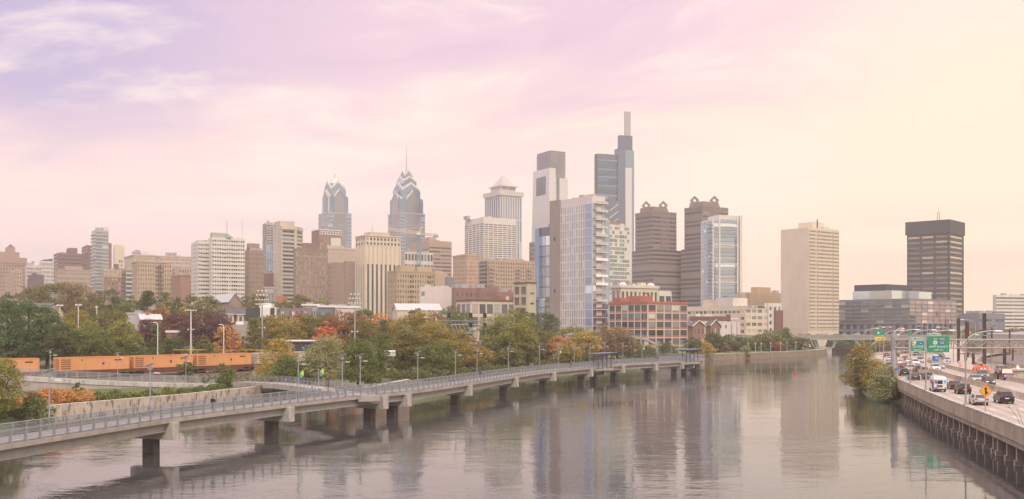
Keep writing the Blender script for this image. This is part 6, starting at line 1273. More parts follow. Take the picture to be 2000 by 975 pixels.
b = B('gridded_office', 'white office tower with rows of wide dark windows', 908, 945, 1008, 424, 1100, WCON, a=32); b.face('R', 'grid', nf=17, nc=7, fw=.86, fh=.5, h0=b.h(506), h1=b.h(436)).face('L', 'grid', nf=17, nc=5, fw=.86, fh=.5, h0=b.h(506), h1=b.h(435)); b.ph(-.1, .0, .7, .9, b.H, b.H+4, STEELP).clutter(3, 1.5).done()
# pyramid topped tower
b = B('pyramid_tower', 'pale stone tower with a pyramid roof and flared cornice', 947, 977, 1019, 374, 1400, GRANW); S = min(b.L, b.R); b.face('R', 'strip', nc=9, nf=6, fw=.55, fh=.96, h1=b.h(384), glass=WB).face('L', 'strip', nc=7, nf=6, fw=.55, fh=.96, h1=b.h(384), glass=WB)
mb = MB(); mb.box(-2, b.R+2, -2, b.L+2, b.h(381), b.h(374)+1); mb.build('cornice', GRANW, b.root); b.ph(.16, .84, .16, .84, b.H+1, b.h(362), GRANW, 'upper_storey'); b.ph(.1, .9, .1, .9, b.h(362), b.h(360), GRANW, 'upper_cornice')
for i in range(9): 
    x = b.R*(.2+.07*i); mb = MB(); mb.box(x, x+1.3, b.L*.16-.3, b.L*.16, b.H+4, b.h(363)); mb.build('slot_window', WD, b.root)
mb = MB(); cx, cy = b.R/2, b.L/2; q = [(b.R*.18, b.L*.18), (b.R*.82, b.L*.18), (b.R*.82, b.L*.82), (b.R*.18, b.L*.82)]; zb_, zt_ = b.h(360), b.h(336); mb.add([(*p, zb_) for p in q]+[(cx, cy, zt_)], [(0, 1, 4), (1, 2, 4), (2, 3, 4), (3, 0, 4), (3, 2, 1, 0)]); mb.build('pyramid_roof', WM_('pyramid stone', (.45, .42, .41), .03), b.root)
mb = MB()
for i in range(4):
    A, C2 = Vector((*q[i], zb_)), Vector((*q[(i+1) % 4], zb_)); P = Vector((cx, cy, zt_))
    for k in range(1, 6):
        t0 = k/6; u0, u1 = A+(P-A)*t0, C2+(P-C2)*t0; mb.tube([u0, u1], .5, 4)
        v0 = A+(C2-A)*t0; mb.tube([v0, A+(C2-A)*t0+(P-(A+(C2-A)*.5))*(1-abs(2*t0-1))*.98], .45, 4)
mb.build('roof_lattice', WCON, b.root); b.done()
b = B('balcony_block', 'long tan apartment block with tall balcony stacks', 936, 952, 1048, 507, 850, WM_('sandy brick', (.44, .33, .24))); b.face('R', 'grid', nc=20, fl=3.3, fw=.45, fh=.5); b.face('L', 'bal', fl=3.3, mat=PALEB)
bm = MB(); bm.box(0, 5, -1.5, -.36, 0, .2); bm.box(0, 5, -1.5, -1.4, .202, 1.1); me = bm.mesh('balcony', PALEB)
for j in range(int(b.H/3.3)-1):
    for q in (.02, .55, .78): link('balcony', me, b.root, (b.R*q, 0, 1+3.3*j))
b.ph(.4, .75, .1, .6, b.H, b.h(503)).clutter(4, 2).antenna(.2, .3, b.H, b.h(494), r=.15).done()
for k, (pl, pc, pr, t, Y, nm) in enumerate([(882, 888, 960, 562, 640, 'left'), (930, 938, 985, 562, 632, 'middle'), (965, 970, 1008, 570, 624, 'right')]):
    b = B('brick_block', f'low purple brown brick block, {nm} one of three above the cream framed factory', pl, pc, pr, t, Y, WM_('rust brick', (.27, .155, .13)), group='low brick blocks'); b.face('R', 'grid', nc=8, nf=5, fw=.28, fh=.4).clutter(4, 2.5, BRICK).done()
b = B('cream_factory', 'cream framed factory with big paned windows between the trees', 892, 920, 1006, 586, 500, CREAM); b.face('R', 'grid', nf=3, nc=6, fw=.82, fh=.75, base=2, glass=WL).face('L', 'grid', nf=3, nc=3, fw=.8, fh=.75, base=2, glass=WL); mb = MB(); mb.box(-.5, b.R+.5, -.5, b.L+.5, b.H-.4, b.H+.3); mb.build('brown_coping', MAROON, b.root); b.ph(.68, .82, .1, .4, b.H+.3, b.h(577), BRICK).ph(.82, .9, .1, .4, b.H+.3, b.h(577.5), CREAM).done()
b = B('cream_tower', 'square cream stair tower with brown panels beside the white condominium', 1004, 1030, 1047, 552, 470, WM_('pale olive stone', (.5, .46, .33)), a=38); b.face('L', 'grid', nf=6, nc=2, fw=.72, fh=.72, glass=WM_('brown panel', (.2, .12, .1)))
for j in range(6): b.addwin('R', b.R*.35, b.R*.75, b.H-5.5-4.8*j, b.H-4.6-4.8*j, WD)
b.cornice(.3, .35, MAROON).done()
# --- glass topped tower
b = B('notched_tower', 'pale tapering glass tower with a dark glass box on top and square notch', 1049, 1075, 1104, 294, 1450, DARKB, a=30); b.face('R', 'curt', nc=4, nf=16, glass=CURTG).face('L', 'curt', nc=4, nf=16, glass=CURTG)
def slab(x0, x1, y0, y1, h, tp, mat=WM_('silver white glass', (.6, .58, .57), .03, .02, .05)):
    mb = MB(); mb.hexa([(x0-tp, y0-tp, 0), (x1+tp, y0-tp, 0), (x1+tp, y1+tp, 0), (x0-tp, y1+tp, 0), (x0, y0, h), (x1, y0, h), (x1, y1, h), (x0, y1, h)]); mb.build('white_slab', mat, b.root)
slab(-4, b.R*.24, -4, b.L*1.12, b.h(329), 4); slab(b.R*.55, b.R*1.1, -3, b.L*.6, b.h(347), 2)
mb = MB(); mb.box(-4.4-.6, -4.0, b.L*.15, b.L*.85, b.h(379), b.h(344)); mb.build('notch_glass', CURTD, b.root); mb = MB()
for k in range(5): mb.box(-1.2, b.R+1.2, -1.2, b.L+1.2, b.h(329)+k*5, b.h(329)+k*5+.6)
mb.build('crown_fin', CURTG, b.root); b.done()
b = B('grey_block', 'dark grey block just behind the left edge of the white condominium', 1034, 1040, 1062, 473, 950, GRAN); b.face('R', 'rib', fl=4, fh=.4).face('L', 'rib', fl=4, fh=.4).done()
# --- tallest tower
b = B('tallest_tower', 'tallest dark glass tower with a slender chimney like spire', 1161, 1167, 1210, 300, 1500, DARKB, a=22); b.face('R', 'curt', nc=2, nf=40, glass=CURTD)
BLUS = M('blue light strip', (.12, .3, .5), .3, .05, 1)
for py in (312, 330, 345, 362, 381): mb = MB(); mb.box(.5, b.R-.5, -.5, -.25, b.h(py)-.8, b.h(py)+.8); mb.build('blue_band', BLUS, b.root)
fx = lambda px: (X(px, 1500)-X(1167, 1500))/math.cos(R_(22))/(1+.0)*(1.0)*.965
b.ph(fx(1208)/b.R, fx(1224)/b.R, -.35, .8, 0, b.h(288), CURTD, 'core_slab'); b.ph(fx(1213)/b.R, fx(1240)/b.R, -.2, .5, 0, b.h(261), CURTD, 'core_slab'); b.ph(fx(1223)/b.R, fx(1243)/b.R, -.3, .6, 0, b.h(290), CURT, 'glass_slab'); b.ph(fx(1223)/b.R, fx(1236.5)/b.R, -.5, -.29, 0, b.h(325), WM_('silver white glass', (.6, .58, .57)), 'pale_column')
b.ph(fx(1224.5)/b.R, fx(1237)/b.R, -.1, .15, b.h(262), b.h(213), WM_('spire panel', (.37, .35, .35), .03), 'spire'); b.ph(fx(1180)/b.R, fx(1209)/b.R, -.6, -.36, 0, b.h(391), CURTD, 'lower_wing'); b.antenna(.45, .3, b.H, b.h(296), r=.4)
mb = MB(); x0, x1 = fx(1188), fx(1207)
for k in range(3): mb.tube([(x0, -b.L*.62, b.h(440-14*k)), (x1, -b.L*.62, b.h(426-14*k))], .5, 5)
mb.build('brace', WHITE, b.root); b.done()
b = B('green_glass_block', 'greenish glass apartment block right of the white condominium', 1175, 1186, 1229, 438, 800, WCON); b.face('R', 'grid', nc=9, nf=27, fw=.92, fh=.74, glass=WGN, out=.15).face('L', 'grid', nc=3, nf=27, fw=.8, fh=.6, glass=WGN, out=.15); b.ph(.15, .55, .1, .6, b.H, b.h(431), WM_('brown metal', (.3, .2, .15))).done()
# --- white condominium in front
b = B('condominium_tower', 'white condominium tower with glass bay, grey wall and stacked balconies', 1095, 1157, 1182, 382, 480, WPAINT, a=38)
L, R, H = b.L, b.R, b.H; S = L; nf = 18; h1 = b.h(397); fh_ = h1/nf
b.face('L', 'grid', nf=nf, nc=11, fw=.42, fh=.82, h1=h1, s0=L*.22, glass=CURTL, out=.25); b.face('L', 'curt', nf=nf, nc=1, h1=h1, s0=0, s1=L*.215, glass=CURTL)
b.face('R', 'curt', nf=nf, nc=1, h1=h1, s0=0, s1=R*.3, glass=CURTL); b.face('R', 'curt', nf=nf, nc=1, h1=h1, s0=R*.72, s1=R, glass=CURTL)
bm = MB(); bm.box(R*.12, R+.7, -1.5, -.3, 0, .3); bm.box(R*.3, R*.7, -1.2, -.3, .302, .9); me = bm.mesh('balcony', WCON); rl = MB(); rl.box(R*.13, R+.65, -1.48, -1.44, .32, 1.3); rme = rl.mesh('glass_railing', CURTW)
for j in range(1, nf+1): q = link('balcony', me, b.root, (0, 0, j*fh_-.1)); link('glass_railing', rme, q)
mb = MB(); mb.box(-.9, .5, L, L+7.5, 0, b.h(393)+3.0); mb.build('grey_wall', WM_('taupe panel', (.33, .28, .25), .1), b.root)
for j in range(4): mb = MB(); mb.box(-1.0, -.92, L+3, L+4.2, H-20-j*26, H-18.2-j*26); mb.build('vent', DARKB, b.root)
mb = MB(); mb.box(1, 10, L+7.5, L+19, 0, b.h(432)); mb.build('glass_bay_core', GREYP, b.root)
gp = MB(); gp.box(-.06, 0, -2.45, 2.45, -2.4, 2.4); gpm = gp.mesh('glass_panel', CURTW)
for j in range(22):
    for i in (0, 1): link('glass_panel', gpm, b.root, (.99, L+10.4+5.7*i, 2.8+j*5.25)) if 2.8+j*5.25 < b.h(432)-2 else None
mb = MB(); mb.box(-.6, 1.0, L+16.2, L+19.6, 0, b.h(434)); mb.build('glass_corner', CURTL, b.root)
mb = MB(); mb.box(3, 9, L+8, L+13, b.h(432), b.h(424)); mb.build('penthouse', STEELP, b.root)
z0 = H; mb = MB(); mb.add([(6, L*.5, z0), (6, L*1.12, z0), (16, L*1.12, z0), (16, L*.5, z0), (8, L*.98, b.h(374)), (14, L*.35, b.h(379))], [(0, 1, 4), (1, 2, 4), (0, 4, 5), (4, 2, 3, 5), (0, 5, 3)]); mb.build('glass_roof', CURTG, b.root)
mb = MB(); mb.box(R, R+5, 2, 14, 0, b.h(425)); mb.build('glass_wing', CURTL, b.root); b.done()
# --- twin brown towers
for lab, pl, pc, pr, top, shl, Y, d0, d1, wl, wr in (('left one of the twin brown granite towers with diamond crests', 1241, 1275, 1321, 412, 488, 950, 1258, 1304, 1229, 1330), ('right and taller one of the twin brown granite towers with diamond crests', 1337, 1372, 1422, 402, 485, 930, 1354, 1406, 1330, 1424)):
    b = B('granite_tower', lab, pl, pc, pr, top, Y, GRAN, group='twin brown granite towers')
    b.face('L', 'rib', fl=4.0, fh=.42, nc=1, h1=b.h(top+8)).face('R', 'rib', fl=4.0, fh=.42, nc=1, s0=0, s1=b.R*.32, h1=b.h(top+8)).face('R', 'grid', fl=4.0, fw=.5, fh=.42, nc=4, s0=b.R*.33, s1=b.R*.7, h1=b.h(top+8)).face('R', 'rib', fl=4.0, fh=.42, s0=b.R*.71, h1=b.h(top+8))
    b.face('R', 'grid', nc=12, nf=1, fw=.4, fh=.5, h0=b.h(top+7), h1=b.H).face('L', 'grid', nc=9, nf=1, fw=.4, fh=.5, h0=b.h(top+7), h1=b.H)
    hs = b.h(shl); mb = MB(); m2 = MB(); ex = b.R*.16
    mb.box(-b.R*.06, b.R+ex, -3, b.L*1.1, 0, hs)
    for j in range(int(hs/4.0)): 
        z = 1+4*j; mb.box(-b.R*.06-.3, b.R+ex+.3, -3.3, b.L*1.1+.3, z, z+2.2); q = MB(); q.box(-b.R*.06-.1, b.R+ex+.1, -3.1, -3.0, z+2.2, z+4.0); q.box(-b.R*.06-.1, -b.R*.06, -2.9, b.L*1.1, z+2.2, z+4.0); q.build('window_band', WD, b.root)
    mb.build('lower_block', GRAN, b.root)
    b.ph(.06, .66, .06, .8, b.H, b.H+4.5, GRAN, 'crown')
    for px in (d0, d1):
        xw = X(px, Y); fx_ = ((xw-X(pc, Y))); 
        # diamond with a square hole, facing the camera, one on each end of the crest
        dm = MB(); r, q, z = 4.5, 1.9, b.H+7.8; th = .9
        ring = lambda rr, y: [(0+rr, y, z), (0, y, z+rr), (-rr, y, z), (0, y, z-rr)]
        vs = ring(r, -th)+ring(q, -th)+ring(r, th)+ring(q, th); fs = []
        for i in range(4): k = (i+1) % 4; fs += [(i, i+4, k+4, k), (8+i, 8+k, 12+k, 12+i), (i, k, 8+k, 8+i), (4+i, 12+i, 12+k, 4+k)]
        dm.add(vs, fs)
        lx, ly = (fx_/math.cos(R_(33))*.96, 3.5) if fx_ > 0 else (3.5, -fx_/math.sin(R_(33))*.9)
        dm.build('diamond_crest', GRAN, b.root, (lx, ly, -1.2), -R_(33)); pm = MB(); pm.prism([(-5, -1.5), (5, -1.5), (5, 1.5), (-5, 1.5)], b.H, b.H+5.2, [(-3.2, -1.4), (3.2, -1.4), (3.2, 1.4), (-3.2, 1.4)]); pm.build('crest_base', GRAN, b.root, (lx, ly, 0), -R_(33))
    b.done()
# --- rounded blue glass tower
b = B('rounded_glass_tower', 'rounded blue glass tower with white frame right of the twin towers', 1381, 1392, 1449, 428, 800, WCON, a=20)
b.mb = MB(); cur = spline([(0, 0), (b.R*.15, -1.5), (b.R*.5, -3.2), (b.R*.82, -1.0), (b.R*.9, 1.2)], 1.2); core = [tuple(p) for p in cur]+[(b.R*.98, 2.5), (b.R*.98, 18), (0, 18)]; b.mb.prism([(x, y+.3) for x, y in core], 0, b.H)
b.mb.prism([(x, y+.3) for x, y in [tuple(p) for p in cur[3:-2]]]+[(b.R*.85, 14), (b.R*.15, 14)], b.H, b.h(420))
nfl = 32; fh_ = b.H/nfl
for j in range(nfl):
    z = j*fh_; loft(MB(), cur, [(-.1, z+fh_-.45), (-.1, z+.2), (.12, z+.2), (.12, z+fh_-.45)]).build('glass_band', CURTL if j % 8 else CURTW, b.root)
mb = MB()
for j in range(0, nfl+1, 5): loft(mb, cur, [(-.2, j*fh_+.35), (-.2, j*fh_-.35), (.5, j*fh_-.35), (.5, j*fh_+.35)])
for i in (0, 4, len(cur)-3): p = cur[i]; mb.box(p[0]-.7, p[0]+.7, p[1]-.6, p[1]+.5, 0, b.h(421 if i else 428))
mb.build('white_frame', WCON, b.root)
for j in range(30): b.addwin('R', b.R*.92, b.R*.97, b.H-5-j*fh_, b.H-3-j*fh_, WD)
mb = MB(); mb.box(b.R*.9, b.R*.99, -1.2, 2.6, 0, b.h(419)); mb.build('side_wall', WCON, b.root)
bm = MB(); bm.box(-1.6, -.1, -1, 6, 0, .3); bm.box(-1.6, -1.5, -1, 6, .302, 1.2); me = bm.mesh('balcony', CURT)
for j in range(nfl-1): link('balcony', me, b.root, (0, 0, j*fh_+1))
b.win = []; b.face('L', 'rib', nf=nfl, fh=.7, glass=CURTL, s1=17, out=.15); b.done()
# --- lower right centre
b = B('pavilion_block', 'cream ornate loft with balustrade and domed corner turrets above the red grid building', 1195, 1212, 1284, 558, 560, CREAM); b.face('R', 'grid', nf=3, nc=9, fw=.55, fh=.65, h1=b.h(563)).face('L', 'grid', nf=3, nc=2, fw=.7, fh=.7, glass=WM_('taupe panel', (.33, .28, .25))); mb = MB(); mb.box(-.9, b.R+.9, -.9, b.L+.9, b.h(562), b.H+.3); mb.build('cornice', WCON, b.root)
for q in (.12, .88): mb = MB(); mb.ball((b.R*q, 2, b.H+.3), (2.6, 2.2, 1.9), 12, 6); mb.build('domed_cap', WCON, b.root)
b.clutter(6, 3).ph(.0, .3, .4, .9, b.H, b.h(550), STEELP).done()
b = B('pale_block', 'pale small office with a dark top window behind the red grid building', 1281, 1286, 1311, 568, 590, WCON); b.face('R', 'grid', nf=4, nc=2, fw=.8, fh=.5).done()
b = B('grid_factory', 'red brick and cream gridded factory building with large dark windows', 1190, 1265, 1342, 592, 450, RED, a=40)
H = b.H
for f, nc in (('L', 6), ('R', 5)):
    b.face(f, 'grid', nf=6, nc=nc, fw=.9, fh=.88, h0=0, h1=H-.6, mat=WM_('cream frame', (.62, .54, .44)), glass=WD, out=.3)
b.win = []; fhh = (H-.6)/6
for f, nc in (('L', 6), ('R', 5)):
    cw = b.len(f)/nc
    for j in range(6):
        for i in range(nc):
            x0, x1, z0, z1 = i*cw+cw*.07, (i+1)*cw-cw*.07, j*fhh+fhh*.3, (j+1)*fhh-fhh*.07
            if f == 'L' and i in (0, 4): [b.addwin(f, x0+(x1-x0)*(.05+.33*k), x0+(x1-x0)*(.28+.33*k), z0, z1, WD) for k in range(3)]
            else: b.addwin(f, x0, x1, z0, z1, WL if (i+j) % 4 == 0 else WD)
b.cornice(.8, .3, RED); b.ph(.3, .62, .5, .85, b.H, b.h(576), RED); b.ph(.05, .3, .75, .95, b.H, b.h(580), RED); b.clutter(3, 1.5, RED)
mb = MB(); mb.tube([(b.R*.4, b.L*.5, b.h(576)), (b.R*.4, b.L*.5, b.h(571)), (b.R*.52, b.L*.5, b.h(571)), (b.R*.52, b.L*.5, b.h(576))], .3, 6); mb.build('duct', DARKST, b.root); b.done()
for k, (pl, pc, pr, e, r, Y) in enumerate([(1343, 1353, 1376, 637, 628, 440), (1378, 1388, 1406, 636, 626, 452)]):
    b = gabled('brick_house', ['brick gabled townhouse beside the red grid building, the nearer one', 'brick gabled townhouse farther right with a white edged roof'][k], pl, pc, pr, e, r, Y, BRICK, SHING, 'L', a=30, wins=(3, 3), group='brick gabled townhouses', chim=False, glass=WL); mb = MB(); R, L = b.R, b.L
    for A, C2 in (((-.6, b.H-.1), (R/2, b.h(r)+.35)), ((R+.6, b.H-.1), (R/2, b.h(r)+.35))): mb.tube([(A[0], -.55, A[1]), (C2[0], -.55, C2[1])], .18, 4)
    mb.build('white_bargeboard', WHITE, b.root); b.done()
b = B('parking_block', 'pale wall building with mural end and white roof boxes behind the brick townhouses', 1342, 1348, 1444, 620, 490, WPAINT, a=12); b.face('R', 'grid', nf=3, nc=9, fw=.25, fh=.35, h1=b.h(628)); mb = MB(); mb.box(-.3, b.R*.8, -.4, -.002, b.h(626), b.H+.5); mb.build('maroon_band', MAROON, b.root); b.ph(.12, .2, -.03, .2, b.H-2, b.h(613), WHITE).ph(.75, .82, -.03, .3, b.H-3, b.h(614), MAROON).ph(.3, .45, .2, .5, b.H, b.h(614), WPAINT)
mb = MB(); mb.box(b.R*.82, b.R*.99, -.3, -.002, 1, b.H-1); mb.build('mural', M('faded mural', (.42, .33, .33), .8, .5, .25), b.root); b.done()
b = B('office_block', 'cream office block with window bands and a sign panel on its corner', 1343, 1455, 1511, 597, 600, CREAM, a=38); b.face('R', 'grid', nf=6, nc=5, fw=.78, fh=.48, h1=b.h(601), glass=WL).face('L', 'grid', nf=6, nc=14, fw=.8, fh=.42, h1=b.h(603), glass=WL); mb = MB(); mb.box(b.R*.02, b.R*.7, -.6, -.36, b.h(601), b.h(597)); mb.build('sign_panel', WCON, b.root)
for x0, x1, m in ((.05, .2, STEELP), (.26, .36, STEELP), (.4, .65, DARKB)): mb = MB(); mb.box(b.R*x0, b.R*x1, -.7, -.602, b.h(600.5), b.h(597.6)); mb.build('sign_mark', m, b.root)
b.ph(.0, .5, .2, .5, b.H, b.h(581), WCON).ph(.05, .4, .5, .75, b.H, b.h(584), CREAM).clutter(3, 3).done()
b = B('narrow_block', 'small white and brown block between the cream office and the blank cream tower', 1496, 1500, 1526, 592, 612, WCON); b.face('R', 'grid', nc=3, nf=6, fw=.5, fh=.5); mb = MB(); mb.box(b.R*.4, b.R, -1.5, -.4, 0, b.h(606)); mb.build('brick_front', MAROON, b.root); b.done()
b = B('tan_hall', 'windowless tan hall with a small rooftop box', 1436, 1458, 1530, 571, 700, WM_('ochre stone', (.48, .35, .23))); b.ph(.3, .68, .1, .6, b.H, b.h(560), b.wall); b.ph(-.12, .05, 0, .6, 0, b.h(573), BEIGE).done()
b = B('cream_slab_tower', 'tall cream tower with a blank left side and gridded small windows', 1525, 1579, 1638, 444, 630, CREAM, a=36); b.face('R', 'grid', nf=27, nc=5, fw=.75, fh=.42, s0=.6, s1=b.R*.22, h0=12, glass=WD).face('R', 'grid', nf=27, nc=13, fw=.75, fh=.42, s0=b.R*.27, s1=b.R*.78, h0=12).face('R', 'grid', nf=27, nc=4, fw=.75, fh=.42, s0=b.R*.8, h0=12)
for j in range(int((b.H-16)/4.0)): b.ob(b.mb, 'L', 0, b.L, 12+j*4.0, 12.15+j*4.0, -.02, .08)
b.ph(.35, .75, .25, .75, b.H, b.h(430), CREAM).clutter(2, 2); mb = MB(); mb.box(b.R*.5, b.R*.52, b.L*.25-.4, b.L*.25, b.H, b.h(430)+2); mb.build('flue', DARKB, b.root); b.done(100)
b = B('glass_office', 'long low dark glass office with stepped storeys and a black penthouse', 1637, 1776, 1868, 583, 650, GREYP, a=40); nf = 7
b.face('L', 'curt', nf=6, nc=9, h0=18, glass=G('office glass', (.2, .27, .31), (.34, .41, .44), .08, .65, lightfrac=.2)).face('R', 'curt', nf=6, nc=8, h0=18, glass=G('rosy glass', (.34, .28, .28), (.46, .39, .38), .08, .6)).face('L', 'grid', nf=4, nc=10, fw=.6, fh=.62, h1=18, glass=CURTD).face('R', 'strip', nf=1, nc=9, fw=.8, fh=.95, h1=18, glass=CURTD, out=1.2)
for j in range(1, 7): z = 18+(b.H-19.2)/6*(j-1); mb = MB(); mb.box(-.7, b.R+.3, -.7, -.25, z-.25, z+.4); mb.box(-.7, -.25, -.249, b.L+.3, z-.25, z+.4); mb.build('floor_edge', GREYP, b.root)
b.ph(.02, .85, .25, .8, b.H, b.h(566), MATS['office glass'], 'upper_storey').ph(.05, .5, .35, .8, b.h(566), b.h(553), DARKB).ph(.5, .9, .3, .7, b.H, b.h(560), DARKB); b.ph(.3, .5, .2, .3, b.H, b.h(566), STEELP)
for q in ((.55, .64, 0), (.75, .83, 1), (.55, .63, 2)): mb = MB(); mb.box(b.R*q[0], b.R*q[1], -.4, -.25, b.H-12-5*q[2], b.H-8-5*q[2]); mb.build('red_panel', RED, b.root)
b.done()
b = B('dark_tower', 'dark office tower with amber window bands, black crown and rooftop mast', 1772, 1853, 1881, 430, 800, DARKB, a=48); b.face('L', 'grid', nf=20, nc=3, fw=.84, fh=.42, h1=b.h(456), glass=WAMB, out=.6).face('R', 'grid', nf=20, nc=1, fw=.9, fh=.42, h1=b.h(456), glass=WAMB, out=.6)
mb = MB(); o = 1.2
for q in ((-o, b.R+o, -o, 0), (-o, 0, .002, b.L+o)): mb.box(*q, b.h(455), b.H+.5)
mb.build('black_crown', DARKB, b.root); mb = MB(); lattice(mb, (b.R*.3, b.L*.35, b.H), (b.R*.3, b.L*.35, b.h(410)), .8, 8, .16); mb.tube([(b.R*.3, b.L*.35, b.h(410)), (b.R*.3, b.L*.35, b.h(401))], .18, 5); mb.build('mast', M('red white mast', (.6, .4, .36)), b.root); b.clutter(3, 2, STEELP).done()
b = B('striped_slab', 'white slab with dark window bands at the right edge', 1939, 1945, 2012, 576, 900, WCON, a=20); b.face('R', 'rib', nf=11, nc=2, fh=.42).clutter(4, 2); b.ph(.85, 1, -.03, .4, 0, b.h(572)).done()
b = B('dark_hall', 'long dark low building beyond the rail yard', 1872, 1912, 1962, 612, 640, GREYP, a=30); b.ph(.0, .5, .0, .5, b.H, b.h(608), STEELP); b.face('R', 'rib', nf=3, fh=.25, glass=CURTD).clutter(4, 2).done()
b = B('low_hall', 'very low grey hall left of the dark long building', 1862, 1872, 1905, 636, 640, GCON); b.face('R', 'grid', nf=1, nc=6, fw=.6, fh=.5).done()
# ---------------------------------------------------------------- houses and park things on the left bank
DARKP = WM_('charcoal cladding', (.07, .07, .075), .05)
gabled('park_house', 'cream house with a long dark grey roof behind the pines at the far left', -60, -55, 86, 605, 592, 300, CREAM, SHING, 'R', a=4, wins=(9, 1), group=None, glass=WL).done()
B('garage_block', 'pale lilac grey box house among the trees at the left', 241, 246, 275, 612, 330, M('lilac grey render', (.5, .46, .46), .85, .06, .3), a=8).face('R', 'grid', nf=2, nc=3, fw=.2, fh=.2).cornice(.25, .2).clutter(2, 1, BRICK).done()
gabled('brick_house', 'brick cottage with a white speckled gable roof right of the lilac house', 270, 276, 315, 624, 615, 325, BRICK, SHINGL, 'R', a=25, wins=(3, 2), glass=WL).done()
B('brick_house', 'small brick house with a white roof edge under the maroon trees', 322, 325, 343, 648, 300, BRICK, a=10).face('R', 'grid', nf=2, nc=2, fw=.3, fh=.4).cornice(.4, .3, WHITE).done()
gabled('church_hall', 'grey brown hall with a pale gabled roof at the foot of the white towers', 415, 448, 470, 590, 573, 480, WM_('dusky brick', (.32, .24, .21)), SHINGL, 'L', a=35, wins=(2, 2), cat='hall', chim=False).done()
Y = 380
for k, (p0, p1) in enumerate([(441, 458), (459, 478)]):
    gabled('dormer_house', ['cream dormered townhouse left of the black and white modern house', 'second cream dormered townhouse touching the black and white house'][k], p0, p0+2, p1, 616, 601, Y, BRICK, SHING, 'R', a=8, wins=(2, 2), group='dormered townhouses', glass=WL).done()
    r = [o for o in COL.objects if o.name.startswith('dormer_house')][-1]; mb = MB(); w = (p1-p0)/F*Y; mb.box(w*.15, w*.8, -.6, 3, 8+1.8, 13); q = mb.build('dormer', CREAM, r); mb = MB(); mb.box(w*.35, w*.6, -.66, -.603, 10.4, 12.4); mb.build('window', WL, q); mb = MB(); mb.box(w*.05, w*.9, -1, 3.2, 13.003, 13.3); mb.build('dormer_roof', WHITE, q)
b = B('modern_house', 'modern black and white box house with a roof terrace behind the olive tree', 476, 480, 540, 602, 365, DARKP, a=6); b.face('R', 'grid', nf=2, nc=4, fw=.7, fh=.6, h1=8, glass=WGN); b.ph(.48, .8, -.06, .5, b.H-4, b.H+.3, WHITE, 'white_volume').ph(.95, 1.0, -.06, .5, 0, b.H+.3, WHITE, 'white_volume').ph(.38, .78, .3, .9, b.H+.3, b.h(592), WHITE, 'roof_cabin'); mb = MB(); mb.box(b.R*.4, b.R*.48, -.6, .3, b.H+.8, b.H+1.8); mb.build('chimney', BRICK, b.root); b.done()
B('grey_wall_house', 'low blank grey house in front of the dormered townhouses', 446, 451, 481, 634, 330, M('rough grey render', (.38, .35, .32), .9, .1, .6), a=8).face('R', 'grid', nf=1, nc=2, fw=.2, fh=.3).clutter(3, 1.2, WHITE).done()
for k, (p0, p1) in enumerate([(541, 562), (563, 583), (584, 606)]):
    b = gabled('slope_roof_house', 'townhouse with dark sloping roof and white skylights, '+['next to the modern house', 'middle of the three sloping roofs', 'farthest right of the three sloping roofs'][k], p0, p0+2, p1, 617, 603, 372+3*k, [BRICK, CREAM, BROWN][k], SHING, 'R', a=8, wins=(3, 2), group='townhouses with sloping roofs', glass=WL); mb = MB(); mb.box(b.R*.3, b.R*.6, -.5, 2.5, b.H-1, b.H+1.6); q = mb.build('dormer', CREAM, b.root); mb = MB(); mb.box(b.R*.38, b.R*.52, -.56, -.503, b.H-.4, b.H+1); mb.build('window', WL, q); b.done()
for k, (p0, p1, t, Y2, m) in enumerate([(588, 622, 596, 420, GCON), (618, 660, 599, 415, GREYP), (652, 700, 600, 410, WPAINT)]):
    B('terrace_house', 'flat white roofed terrace '+['left of the solar roof', 'with a tilted solar roof', 'behind the orange trees at the foot of the striped tower'][k], p0, p0+3, p1, t, Y2, m, a=8, cat='house', group='flat roofed terraces').face('R', 'grid', nf=3, nc=6, fw=.4, fh=.5, glass=WL).cornice(.5, .5, WHITE).clutter(3, 1.6, BRICK).done()
B('brick_house', 'bright red brick corner at the foot of the curved banded tower', 536, 540, 557, 578, 560, WM_('vivid brick', (.42, .16, .1)), a=10).face('R', 'grid', nf=3, nc=3, fw=.3, fh=.4).done()
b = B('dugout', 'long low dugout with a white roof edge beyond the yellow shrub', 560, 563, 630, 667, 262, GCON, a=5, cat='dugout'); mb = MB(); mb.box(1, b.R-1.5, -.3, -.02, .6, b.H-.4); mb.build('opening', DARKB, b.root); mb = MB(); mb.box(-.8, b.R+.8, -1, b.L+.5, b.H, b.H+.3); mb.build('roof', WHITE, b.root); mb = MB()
mb.box(-.5, b.R*.8, -1.4, -1.2, 0, .9); mb.build('bench_wall', PALE, b.root); b.done()
b = B('pump_house', 'small brown shed with a white roof band by the bank behind the boardwalk lamps', 732, 735, 768, 694, 212, BROWN, a=6, cat='shed', zb=Zp(705, 212)); b.face('R', 'grid', nf=1, nc=3, fw=.3, fh=.3); mb = MB(); mb.box(-.4, b.R+.4, -.6, b.L+.4, b.H-.2, b.H+.85); mb.build('roof', WHITE, b.root); b.done()
